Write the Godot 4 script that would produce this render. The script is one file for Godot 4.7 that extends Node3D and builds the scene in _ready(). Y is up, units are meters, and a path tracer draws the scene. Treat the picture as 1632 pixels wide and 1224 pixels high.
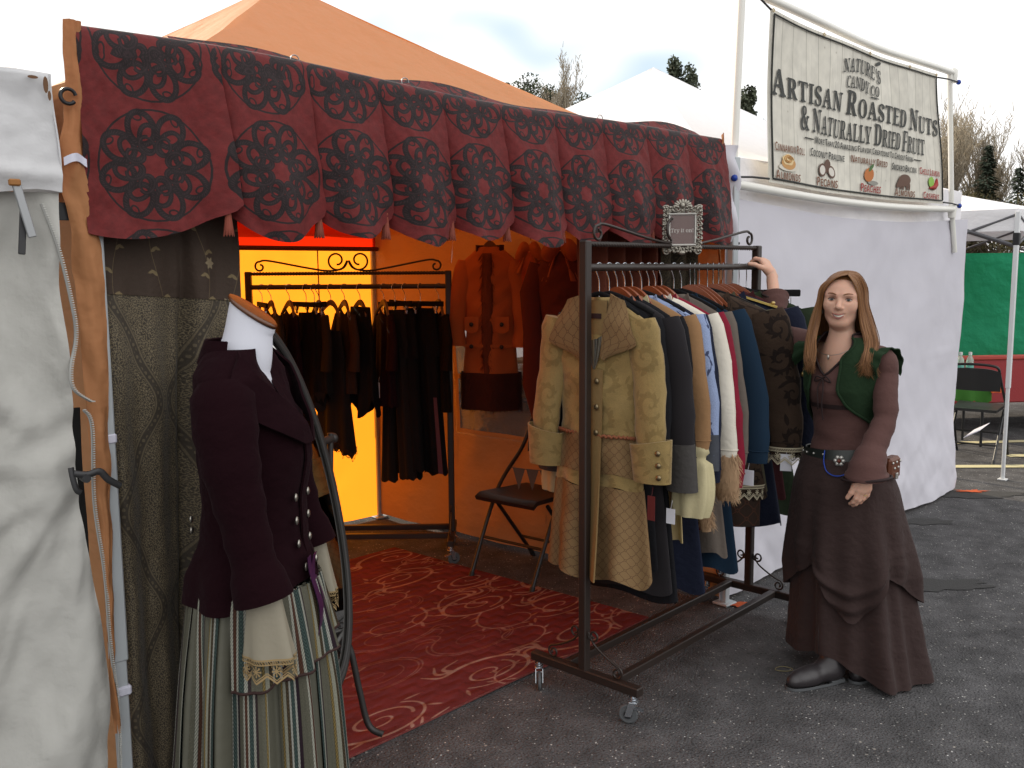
extends Node3D

# ---------------------------------------------------------------- mesh builder
class MB:
	var v := PackedVector3Array()
	var n := PackedVector3Array()
	var t := PackedVector2Array()
	var c := PackedColorArray()
	var ix := PackedInt32Array()
	var col := Color.WHITE

	func put(p: Vector3, nn: Vector3, uv: Vector2) -> int:
		v.append(p); n.append(nn); t.append(uv); c.append(col)
		return v.size() - 1

	func tri(a: Vector3, b: Vector3, d: Vector3) -> void: # counter-clockwise from outside
		var nn := (b - a).cross(d - a).normalized()
		var i := put(a, nn, Vector2(a.x + a.z, a.y)); put(b, nn, Vector2(b.x + b.z, b.y)); put(d, nn, Vector2(d.x + d.z, d.y))
		ix.append_array([i, i + 2, i + 1])

	func quad(a: Vector3, b: Vector3, d: Vector3, e: Vector3) -> void:
		var nn := (b - a).cross(e - a).normalized()
		if nn.length() < 0.5: nn = (d - b).cross(e - b).normalized()
		var i := put(a, nn, Vector2(0, 0)); put(b, nn, Vector2(1, 0)); put(d, nn, Vector2(1, 1)); put(e, nn, Vector2(0, 1))
		ix.append_array([i, i + 2, i + 1, i, i + 3, i + 2])

	# f(u, v) -> Vector3 on a grid; the outside is du x dv
	func grid(f: Callable, nu: int, nv: int, wrap := false, us := 1.0, vs := 1.0, flip := false, off := 0.0) -> int:
		var P := PackedVector3Array()
		var w := nu + 1
		for j in nv + 1:
			for i in w:
				P.append(f.call(i / float(nu), j / float(nv)))
		return lattice(P, nu, nv, wrap, us, vs, flip, off)

	func lattice(P: PackedVector3Array, nu: int, nv: int, wrap := false, us := 1.0, vs := 1.0, flip := false, off := 0.0) -> int:
		var base := v.size()
		var w := nu + 1
		var sg := -1.0 if flip else 1.0
		for j in nv + 1:
			for i in w:
				var nn := Vector3.ZERO
				for jj in [j, clampi(j + 1, 0, nv), clampi(j - 1, 0, nv)]:
					var i0 := i - 1
					var i1 := i + 1
					if wrap:
						if i0 < 0: i0 = nu - 1
						if i1 > nu: i1 = 1
					else:
						i0 = maxi(i0, 0); i1 = mini(i1, nu)
					var du: Vector3 = P[jj * w + i1] - P[jj * w + i0]
					var dv: Vector3 = P[mini(j + 1, nv) * w + i] - P[maxi(j - 1, 0) * w + i]
					nn = du.cross(dv)
					if nn.length_squared() > 1e-18: break
				nn = nn.normalized() * sg
				put(P[j * w + i] + nn * off, nn, Vector2(i / float(nu) * us, (1.0 - j / float(nv)) * vs))
		for j in nv:
			for i in nu:
				var a := base + j * w + i
				if flip: ix.append_array([a, a + 1, a + w, a + 1, a + w + 1, a + w])
				else: ix.append_array([a, a + w, a + 1, a + 1, a + w, a + w + 1])
		return base

	# cloth with two faces and a rim
	func shell(f: Callable, nu: int, nv: int, th: float, us := 1.0, vs := 1.0) -> void:
		var P := PackedVector3Array()
		var w := nu + 1
		for j in nv + 1:
			for i in w: P.append(f.call(i / float(nu), j / float(nv)))
		var a := lattice(P, nu, nv, false, us, vs, false, th * 0.5)
		var b := lattice(P, nu, nv, false, us, vs, true, th * 0.5)
		var ring := []
		for i in nu: ring.append(i)
		for j in nv: ring.append(j * w + nu)
		for i in nu: ring.append(nv * w + nu - i)
		for j in nv: ring.append((nv - j) * w)
		for k in ring.size():
			var p: int = ring[k]
			var q: int = ring[(k + 1) % ring.size()]
			quad(v[a + p], v[b + p], v[b + q], v[a + q])

	func tube(pts: Array, rad, sides := 8, caps := true, squash := 1.0, up0 := Vector3.ZERO) -> void:
		var m := pts.size()
		if m < 2: return
		var tang: Vector3 = (pts[1] - pts[0]).normalized()
		var nx := up0 if up0 != Vector3.ZERO else (Vector3.UP if absf(tang.y) < 0.9 else Vector3.RIGHT)
		nx = (nx - tang * nx.dot(tang)).normalized()
		var P := PackedVector3Array()
		var L := 0.0
		for k in m:
			var t1: Vector3 = (pts[mini(k + 1, m - 1)] - pts[maxi(k - 1, 0)])
			if t1.length() > 1e-9: t1 = t1.normalized()
			else: t1 = tang
			nx = (nx - t1 * nx.dot(t1)).normalized()
			var ny := t1.cross(nx)
			var r: float = rad[k] if rad is Array else rad
			for s in sides + 1:
				var th := TAU * s / sides
				P.append(pts[k] + nx * cos(th) * r + ny * sin(th) * r * squash)
			tang = t1
			if k > 0: L += pts[k].distance_to(pts[k - 1])
		var base := lattice(P, sides, m - 1, true, 1.0, L, false)
		if caps:
			for e in 2:
				var o := base + (0 if e == 0 else (m - 1) * (sides + 1))
				var cn: Vector3 = ((pts[0] - pts[1]) if e == 0 else (pts[m - 1] - pts[m - 2])).normalized()
				var ci := put(pts[0] if e == 0 else pts[m - 1], cn, Vector2.ZERO)
				var first := v.size()
				for s in sides + 1: put(v[o + s], cn, Vector2.ZERO)
				for s in sides:
					if e == 0: ix.append_array([ci, first + s, first + s + 1])
					else: ix.append_array([ci, first + s + 1, first + s])

	func cyl(a: Vector3, b: Vector3, r: float, sides := 10) -> void:
		tube([a, b], r, sides)

	func ell(o: Vector3, r: Vector3, nu := 14, nv := 10, bs := Basis.IDENTITY) -> void:
		grid(func(a, b): return o + bs * Vector3(r.x * sin(PI * b) * cos(TAU * a), -r.y * cos(PI * b), -r.z * sin(PI * b) * sin(TAU * a)), nu, nv, true)

	func lathe(o: Vector3, prof: Array, nu := 20, bs := Basis.IDENTITY) -> void: # prof: Vector2(radius, height), upwards
		var m := prof.size() - 1
		grid(func(a, b):
			var q: Vector2 = prof[int(round(b * m))]
			return o + bs * Vector3(q.x * cos(TAU * a), q.y, -q.x * sin(TAU * a)), nu, m, true)

	func box(o: Vector3, s: Vector3, bs := Basis.IDENTITY, bev := 0.0) -> void:
		var h := s * 0.5
		var b := minf(bev, minf(h.x, minf(h.y, h.z)) * 0.9)
		var Q := func(sx: float, sy: float, sz: float, ax: int) -> Vector3:
			var p := Vector3(sx * (h.x - (0.0 if ax == 0 else b)), sy * (h.y - (0.0 if ax == 1 else b)), sz * (h.z - (0.0 if ax == 2 else b)))
			return o + bs * p
		for ax in 3:
			for sg in [-1.0, 1.0]:
				var e := []
				for k in 4:
					var p: float = [-1.0, 1.0, 1.0, -1.0][k]
					var q: float = [-1.0, -1.0, 1.0, 1.0][k]
					var d := Vector3.ZERO
					d[ax] = sg; d[(ax + 1) % 3] = p; d[(ax + 2) % 3] = q
					e.append(Q.call(d.x, d.y, d.z, ax))
				if sg > 0: quad(e[0], e[1], e[2], e[3])
				else: quad(e[3], e[2], e[1], e[0])
		if b <= 0.0: return
		for ax in 3:
			var a1 := (ax + 1) % 3
			var a2 := (ax + 2) % 3
			for s1 in [-1.0, 1.0]:
				for s2 in [-1.0, 1.0]:
					var lo := Vector3.ZERO
					lo[ax] = -1.0; lo[a1] = s1; lo[a2] = s2
					var hi := lo
					hi[ax] = 1.0
					var A = Q.call(lo.x, lo.y, lo.z, a1)
					var B = Q.call(hi.x, hi.y, hi.z, a1)
					var C = Q.call(hi.x, hi.y, hi.z, a2)
					var D = Q.call(lo.x, lo.y, lo.z, a2)
					if s1 * s2 > 0: quad(D, C, B, A)
					else: quad(A, B, C, D)
		for sx in [-1.0, 1.0]:
			for sy in [-1.0, 1.0]:
				for sz in [-1.0, 1.0]:
					var A = Q.call(sx, sy, sz, 0)
					var B = Q.call(sx, sy, sz, 1)
					var C = Q.call(sx, sy, sz, 2)
					if sx * sy * sz > 0: tri(A, B, C)
					else: tri(A, C, B)

	func done() -> ArrayMesh:
		var arr := []
		arr.resize(Mesh.ARRAY_MAX)
		arr[Mesh.ARRAY_VERTEX] = v
		arr[Mesh.ARRAY_NORMAL] = n
		arr[Mesh.ARRAY_TEX_UV] = t
		arr[Mesh.ARRAY_COLOR] = c
		arr[Mesh.ARRAY_INDEX] = ix
		var m := ArrayMesh.new()
		m.add_surface_from_arrays(Mesh.PRIMITIVE_TRIANGLES, arr)
		return m

# ---------------------------------------------------------------- naming
var taken := {}

func numbered(s: String) -> String:
	if not taken.has(s):
		taken[s] = 0
		return s
	taken[s] += 1
	return "%s_%03d" % [s, taken[s]]

func tag(o: Node, label: String, category: String, group := "", kind := "") -> Node:
	if label != "": o.set_meta("label", label)
	if category != "": o.set_meta("category", category)
	if group != "": o.set_meta("group", group)
	if kind != "": o.set_meta("kind", kind)
	return o

func thing(called: String, label: String, category: String, at := Vector3.ZERO, yaw := 0.0, group := "") -> Node3D:
	var o := Node3D.new()
	o.name = numbered(called)
	add_child(o)
	o.position = at
	o.rotation.y = yaw
	tag(o, label, category, group)
	return o

func part(called: String, mb, m: Material, parent: Node = self, label := "") -> MeshInstance3D:
	var o := MeshInstance3D.new()
	o.mesh = mb.done() if mb is MB else mb
	o.name = numbered(called) if parent == self else called
	parent.add_child(o, true)
	o.material_override = m
	if label != "": o.set_meta("label", label)
	return o

func solo(called: String, mb, m: Material, label: String, category: String, group := "") -> MeshInstance3D:
	var o := part(called, mb, m)
	tag(o, label, category, group)
	return o

func struct(called: String, mb, m: Material) -> MeshInstance3D:
	var o := part(called, mb, m)
	o.set_meta("kind", "structure")
	return o

# ---------------------------------------------------------------- materials and textures
var mats := {}
var texs := {}

func lin(r: float, g: float, b: float) -> Color: # a real-world base colour, linear
	return Color(r, g, b).linear_to_srgb()

func c8(r: int, g: int, b: int) -> Color:
	return Color8(r, g, b)

func mat(key: String, colr: Color, rough := 0.85, opt := {}) -> StandardMaterial3D:
	if mats.has(key): return mats[key]
	var m := StandardMaterial3D.new()
	m.resource_name = key
	m.albedo_color = colr
	m.roughness = rough
	m.cull_mode = BaseMaterial3D.CULL_DISABLED
	m.metallic = opt.get("metal", 0.0)
	m.metallic_specular = opt.get("spec", 0.4)
	if opt.has("tex"):
		m.albedo_texture = opt.tex
	if opt.has("uv"):
		m.uv1_scale = Vector3(opt.uv.x, opt.uv.y, 1)
	if opt.has("tri"):
		m.uv1_triplanar = true
		m.uv1_scale = Vector3.ONE * opt.tri
		if opt.get("world", false): m.uv1_world_triplanar = true
	if opt.has("norm"):
		m.normal_enabled = true
		m.normal_texture = opt.norm
		m.normal_scale = opt.get("ns", 1.0)
	if opt.has("back"):
		m.backlight_enabled = true
		m.backlight = opt.back
	if opt.has("rim"):
		m.rim_enabled = true
		m.rim = opt.rim
		m.rim_tint = opt.get("rimtint", 0.6)
	if opt.get("vc", false): m.vertex_color_use_as_albedo = true
	if opt.has("coat"):
		m.clearcoat_enabled = true
		m.clearcoat = opt.coat
		m.clearcoat_roughness = 0.2
	if opt.get("cut", false):
		m.transparency = BaseMaterial3D.TRANSPARENCY_ALPHA_SCISSOR
		m.alpha_scissor_threshold = 0.5
	if opt.get("alpha", false):
		m.transparency = BaseMaterial3D.TRANSPARENCY_ALPHA
	if opt.has("sss"):
		m.subsurf_scatter_enabled = true
		m.subsurf_scatter_strength = opt.sss
	mats[key] = m
	return m

func noise(sd: int, freq: float, oct := 4, kind := FastNoiseLite.TYPE_SIMPLEX_SMOOTH, frac := FastNoiseLite.FRACTAL_FBM) -> FastNoiseLite:
	var f := FastNoiseLite.new()
	f.seed = sd
	f.frequency = freq
	f.noise_type = kind
	f.fractal_type = frac
	f.fractal_octaves = oct
	return f

func tex_of(img: Image) -> ImageTexture:
	return ImageTexture.create_from_image(img)

# a tileable normal map out of noise
func norm_tex(key: String, sd: int, freq: float, oct: int, bump: float, size := 256) -> ImageTexture:
	if texs.has(key): return texs[key]
	var img := noise(sd, freq, oct).get_seamless_image(size, size)
	img.convert(Image.FORMAT_RGBA8)
	img.bump_map_to_normal_map(bump)
	texs[key] = tex_of(img)
	return texs[key]

# a woven cloth's normal map
func weave_tex() -> ImageTexture:
	if texs.has("weave"): return texs.weave
	var s := 128
	var img := Image.create(s, s, false, Image.FORMAT_RGBA8)
	var nz := noise(5, 0.2, 2)
	for y in s:
		for x in s:
			var over := (x / 4 + y / 4) % 2 == 0
			var h := (absf(sin(x * PI / 4.0)) if over else absf(sin(y * PI / 4.0))) * 0.6 + 0.2 + nz.get_noise_2d(x, y) * 0.2
			img.set_pixel(x, y, Color(h, h, h))
	img.bump_map_to_normal_map(2.0)
	texs["weave"] = tex_of(img)
	return texs.weave

# drawing on a tileable picture
class Canvas:
	var img: Image
	var w: int
	var h: int
	func _init(ww: int, hh: int, base: Color):
		w = ww; h = hh
		img = Image.create(w, h, false, Image.FORMAT_RGBA8)
		img.fill(base)
	func dot(x: float, y: float, r: float, c: Color) -> void:
		for yy in range(int(floor(y - r)), int(ceil(y + r)) + 1):
			for xx in range(int(floor(x - r)), int(ceil(x + r)) + 1):
				var d := Vector2(xx - x, yy - y).length()
				var a := clampf(r - d + 0.5, 0.0, 1.0) * c.a
				if a > 0.01:
					var px := posmod(xx, w)
					var py := posmod(yy, h)
					img.set_pixel(px, py, img.get_pixel(px, py).lerp(Color(c.r, c.g, c.b), a))
	func line(pts: Array, r0: float, r1: float, c: Color) -> void:
		for k in pts.size() - 1:
			var a: Vector2 = pts[k]
			var b: Vector2 = pts[k + 1]
			var st := maxi(1, int(a.distance_to(b) / maxf(0.6, minf(r0, r1) * 0.7)))
			for s in st:
				var q := (k + s / float(st)) / (pts.size() - 1)
				var p := a.lerp(b, s / float(st))
				dot(p.x, p.y, lerpf(r0, r1, q), c)
	func ring(o: Vector2, rx: float, ry: float, ang: float, th: float, c: Color) -> void:
		var pts := []
		for k in 41:
			var a := TAU * k / 40.0
			pts.append(o + Vector2(cos(a) * rx, sin(a) * ry).rotated(ang))
		line(pts, th, th, c)
	func spiral(o: Vector2, r0: float, r1: float, a0: float, turns: float, th0: float, th1: float, c: Color, sq := 1.0) -> void:
		var pts := []
		var m := int(absf(turns) * 28) + 4
		for k in m + 1:
			var q := k / float(m)
			var a := a0 + turns * TAU * q
			var r := lerpf(r0, r1, q)
			pts.append(o + Vector2(cos(a) * r, sin(a) * r * sq))
		line(pts, th0, th1, c)
	func leaf(o: Vector2, ang: float, L: float, wd: float, c: Color) -> void:
		for k in 13:
			var q := k / 12.0
			dot(o.x + cos(ang) * L * q, o.y + sin(ang) * L * q, maxf(0.5, wd * sin(PI * pow(q, 0.8))), c)
	# multiply by noise, so that no field of one colour stays flat
	func grain(sd: int, freq: float, amt: float) -> void:
		var f := FastNoiseLite.new()
		f.seed = sd
		f.frequency = freq
		f.fractal_octaves = 3
		var g := f.get_seamless_image(w, h)
		var d := img.get_data()
		var e := g.get_data()
		var bpp := e.size() / (w * h)
		for k in w * h:
			var q := 1.0 + (e[k * bpp] / 255.0 - 0.5) * 2.0 * amt
			for ch in 3:
				d[k * 4 + ch] = clampi(int(d[k * 4 + ch] * q), 0, 255)
		img = Image.create_from_data(w, h, false, Image.FORMAT_RGBA8, d)
	func tex() -> ImageTexture:
		return ImageTexture.create_from_image(img)

func sm(a: float, b: float, x: float) -> float:
	return smoothstep(a, b, x)

func bez(p: Array, m := 12) -> Array: # Catmull-Rom through points
	var out := []
	for k in p.size() - 1:
		var a: Vector3 = p[maxi(k - 1, 0)]
		var b: Vector3 = p[k]
		var cc: Vector3 = p[k + 1]
		var d: Vector3 = p[mini(k + 2, p.size() - 1)]
		for s in m:
			out.append(b.cubic_interpolate(cc, a, d, s / float(m)))
	out.append(p[p.size() - 1])
	return out

func scroll(o: Vector3, ex: Vector3, ey: Vector3, r0: float, r1: float, a0: float, turns: float) -> Array:
	var out := []
	var m := int(absf(turns) * 22) + 3
	for k in m + 1:
		var q := k / float(m)
		var a := a0 + turns * TAU * q
		out.append(o + (ex * cos(a) + ey * sin(a)) * lerpf(r0, r1, q))
	return out

# ---------------------------------------------------------------- the place's measures (metres)
const FL := Vector3(-1.09, 0, -2.45)   # booth corners on the ground
const FR := Vector3(1.014, 0, -4.30)
const BR := Vector3(-0.871, 0, -5.916)
const BL := Vector3(-2.975, 0, -4.066)
const U := Vector3(0.7510, 0, -0.6603)   # along the booth's front
const N := Vector3(0.6603, 0, 0.7510)    # out of the booth's front
const RN := Vector3(0.274, 0, -3.285)  # near and far end of the clothes rack
const RF := Vector3(1.097, 0, -4.185)
const RD := Vector3(0.6749, 0, -0.7379)
const RX := Vector3(0.7379, 0, 0.6749)   # across the rack, towards the road
const WA := Vector3(1.2, 0, -4.5)        # the neighbour's white front
const WD := Vector3(0.698, 0, -0.716)
const WN := Vector3(0.716, 0, 0.698)
const UP := Vector3.UP

func bs(x: Vector3, y: Vector3) -> Basis: # a basis with these two axes
	return Basis(x, y, x.cross(y))

func front(s: float, y: float, d := 0.0) -> Vector3: return FL + U * s + N * d + UP * y
func rack(s: float, y: float, d := 0.0) -> Vector3: return RN + RD * s + RX * d + UP * y
func white(s: float, y: float, d := 0.0) -> Vector3: return WA + WD * s + WN * d + UP * y

func _ready() -> void:
	var cam := Camera3D.new()
	cam.name = "camera"
	cam.fov = 44.93
	cam.near = 0.05
	cam.far = 600.0
	add_child(cam)
	cam.position = Vector3(0, 1.6, 0)
	cam.rotation_degrees = Vector3(-7.0, 0, -0.4)
	cam.current = true
	var we := WorldEnvironment.new()
	we.name = "world_environment"
	var env := Environment.new()
	env.background_mode = Environment.BG_SKY
	env.tonemap_mode = Environment.TONE_MAPPER_LINEAR
	env.tonemap_exposure = 0.95
	env.sdfgi_enabled = true
	env.ssao_enabled = true
	env.ssil_enabled = true
	var sky := Sky.new()
	sky.sky_material = make_sky()
	env.sky = sky
	we.environment = env
	add_child(we)
	var sun := DirectionalLight3D.new()
	sun.name = "sun"
	sun.light_color = Color(1.0, 0.93, 0.82)
	sun.light_energy = 1.6
	sun.light_angular_distance = 0.5
	sun.shadow_enabled = true
	add_child(sun)
	sun.look_at_from_position(Vector3(-0.58, 0.50, -0.66) * 20.0, Vector3.ZERO)
	build_ground()
	build_orange_tent()
	build_candy_tent()
	build_left_tent()
	build_far_booth()
	build_trees()
	build_awning()
	build_curtains()
	build_rug()
	build_mannequin()
	build_mirror()
	build_inner_rack()
	build_front_rack()
	build_wall_garments()
	build_chair()
	build_woman()
	build_small_things()

func make_sky() -> PanoramaSkyMaterial:
	var w := 512
	var h := 256
	var img := Image.create(w, h, false, Image.FORMAT_RGBF)
	var nz := noise(11, 1.1, 5)
	var sd := Vector3(-0.58, 0.50, -0.66).normalized()
	for y in h:
		for x in w:
			var ph := (x + 0.5) / w * TAU - PI
			var th := (y + 0.5) / h * PI
			var d := Vector3(sin(ph) * sin(th), cos(th), -cos(ph) * sin(th))
			var cl := nz.get_noise_3d(d.x * 2.2, d.y * 5.0, d.z * 2.2) * 0.5 + 0.5
			var cover := smoothstep(0.20, 0.37, cl)
			var near_sun := pow(maxf(0.0, d.dot(sd)), 6.0)
			cover = maxf(cover, smoothstep(0.1, 0.5, near_sun))
			var blue := Color(0.46, 0.74, 1.0).lerp(Color(0.80, 0.95, 1.04), 1.0 - clampf(d.y * 1.3, 0, 1))
			var cc := blue.lerp(Color(1.34, 1.33, 1.32), cover)
			var k := 0.62 + 0.55 * near_sun
			if d.y < 0.0: cc = Color(0.32, 0.31, 0.30)
			img.set_pixel(x, y, Color(cc.r * k * 1.6, cc.g * k * 1.6, cc.b * k * 1.6))
	var m := PanoramaSkyMaterial.new()
	m.panorama = tex_of(img)
	return m

# ---------------------------------------------------------------- ground
func build_ground() -> void:
	var cv := Canvas.new(1024, 1024, Color8(82, 81, 82))
	var rng := RandomNumberGenerator.new()
	rng.seed = 7
	for k in 15000:
		var g := rng.randf()
		var q := 34 + int(g * 74)
		cv.dot(rng.randf() * 1024, rng.randf() * 1024, rng.randf_range(0.7, 2.4), Color8(q, q, q, 150))
	for k in 3000:
		var q2 := 110 + int(pow(rng.randf(), 2.0) * 130)
		cv.dot(rng.randf() * 1024, rng.randf() * 1024, rng.randf_range(0.6, 1.9), Color8(q2, q2 - 2, q2 - 8, 225))
	for k in 60:
		cv.dot(rng.randf() * 1024, rng.randf() * 1024, rng.randf_range(2.0, 3.4), Color8(165, 160, 150, 200))
	cv.grain(3, 0.008, 0.16)
	var hm := noise(21, 0.30, 3).get_seamless_image(512, 512)
	hm.convert(Image.FORMAT_RGBA8)
	hm.bump_map_to_normal_map(5.0)
	var m := mat("asphalt", Color(1, 1, 1), 0.93, {"tex": cv.tex(), "tri": 1.0 / 1.7, "world": true, "norm": tex_of(hm), "ns": 0.6, "spec": 0.25})
	var g := MB.new()
	g.grid(func(a, b): return Vector3((a - 0.5) * 700.0, 0, (b - 0.5) * -700.0), 40, 40)
	struct("asphalt_ground", g, m)
	# darker repair and oil patches, thin sheets with ragged edges
	var pm := mat("oil", lin(0.040, 0.039, 0.038), 0.8, {"norm": norm_tex("fine", 9, 0.1, 3, 3.0), "tri": 4.0})
	var k := 0
	for q in [[3.28, -6.42, 0.30, 0.11], [2.62, -5.72, 0.16, 0.07], [2.05, -5.0, 0.12, 0.06], [2.1, -4.55, 0.35, 0.10]]:
		struct("asphalt_stain", ragged(Vector3(q[0], 0.004, q[1]), q[2], q[3], 0.3, 40 + k), pm)
		k += 1
	var om := mat("spray", lin(0.42, 0.075, 0.02), 0.9)
	k = 0
	for q in [[1.075, -4.27, 0.06, 0.028], [1.12, -4.245, 0.03, 0.014], [3.27, -6.50, 0.10, 0.035]]:
		struct("orange_spray_mark", ragged(Vector3(q[0], 0.0085, q[1]), q[2], q[3], 0.7, 60 + k, 0.45), om)
		k += 1
	# tar-filled cracks
	k = 0
	for q in [[1.9, -3.95, 4.6, -4.35], [2.3, -4.75, 5.2, -5.6], [0.9, -2.7, 1.9, -2.55]]:
		var cr := MB.new()
		var a := Vector3(q[0], 0.005, q[1])
		var b := Vector3(q[2], 0.005, q[3])
		var cn := noise(70 + k, 1.6, 4)
		var side := (b - a).normalized().cross(UP)
		cr.grid(func(u, v): return a.lerp(b, u) + side * (0.14 * cn.get_noise_1d(u * 6.0) + (0.5 - v) * 0.012 * (0.4 + absf(cn.get_noise_1d(40.0 + u * 30.0)) * 2.0) * sin(PI * clampf(u * 1.02, 0, 1))), 90, 1, false, 1, 1, true)
		struct("asphalt_crack", cr, pm)
		k += 1
	# parking bay lines
	var lm := mat("paint_line", lin(0.55, 0.50, 0.30), 0.8, {"norm": norm_tex("fine", 9, 0.1, 3, 3.0), "tri": 4.0})
	for q in [[3.0, -7.35, 7.5, -7.28], [4.2, -7.75, 8.0, -7.9], [4.0, -8.35, 8.5, -8.75]]:
		var l := MB.new()
		var a := Vector3(q[0], 0.006, q[1])
		var b := Vector3(q[2], 0.006, q[3])
		var sd := (b - a).normalized().cross(UP) * 0.05
		l.grid(func(u, v): return (a - sd).lerp(b - sd, u) + sd * 2.0 * (1.0 - v), 20, 1, false, 1, 1, true)
		struct("painted_line", l, lm)
	# the hill behind the booths and the low rise that closes the horizon
	var hmth = mat("far_hill", lin(0.10, 0.10, 0.07), 0.95, {"norm": norm_tex("leafy", 14, 0.06, 4, 6.0), "tri": 0.2})
	var hg := MB.new()
	hg.grid(func(a, b):
		var an := lerpf(-0.9, 0.9, a)
		var r := lerpf(40.0, 260.0, b)
		return Vector3(sin(an) * r, hill_y(sin(an) * r, -cos(an) * r), -cos(an) * r), 110, 40)
	struct("distant_hills", hg, hmth)

var hill_n: FastNoiseLite
func hill_y(x: float, z: float) -> float:
	if hill_n == null: hill_n = noise(31, 0.03, 3)
	var r := Vector2(x, z).length()
	var az := atan2(x, -z)
	var top := 7.4 * (1.0 - sm(0.08, 0.42, az)) + 0.6
	return top * sm(41.0, 74.0, r) + 0.022 * maxf(0.0, r - 78.0) + 0.8 * hill_n.get_noise_2d(x, z) * sm(45.0, 80.0, r) - 0.05 - 0.5 * (1.0 - sm(40.0, 44.0, r))

func ragged(o: Vector3, rx: float, rz: float, rough: float, sd: int, hole := 0.0) -> MB:
	var m := MB.new()
	var f := noise(sd, 0.9, 3)
	m.grid(func(a, b):
		var d := Vector2(cos(TAU * a), sin(TAU * a))
		var r = (1.0 + rough * f.get_noise_2d(d.x * 2.0, d.y * 2.0) * 1.6) * b
		return o + Vector3(d.x * rx * r, 0, -d.y * rz * r), 36, 3, true)
	return m

# ---------------------------------------------------------------- the orange canopy
func tent_cloth(key: String, colr: Color, back: Color, ns := 0.7) -> StandardMaterial3D:
	return mat(key, colr, 0.75, {"norm": norm_tex("wrinkle", 12, 0.012, 5, 10.0, 512), "ns": ns, "tri": 0.9, "back": back, "spec": 0.35})

# a wall hung between two ground points, slightly billowed and creased
func cloth_wall(a: Vector3, b: Vector3, y0: float, y1: float, out: Vector3, sd: int, amp := 0.03, nu := 40, nv := 30) -> Callable:
	var f := noise(sd, 1.1, 4)
	return func(u, v):
		var p := a.lerp(b, u)
		var y := lerpf(y0, y1, v)
		var L := a.distance_to(b)
		var e := minf(1.0, minf(u, 1.0 - u) * 8.0)
		var k := f.get_noise_2d(u * L * 1.3, y * 0.7) * 1.2 + 0.35 * f.get_noise_2d(u * L * 2.0 + y * 2.2, y * 3.0 - u * L)
		return p + UP * y + out * amp * k * e

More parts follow.
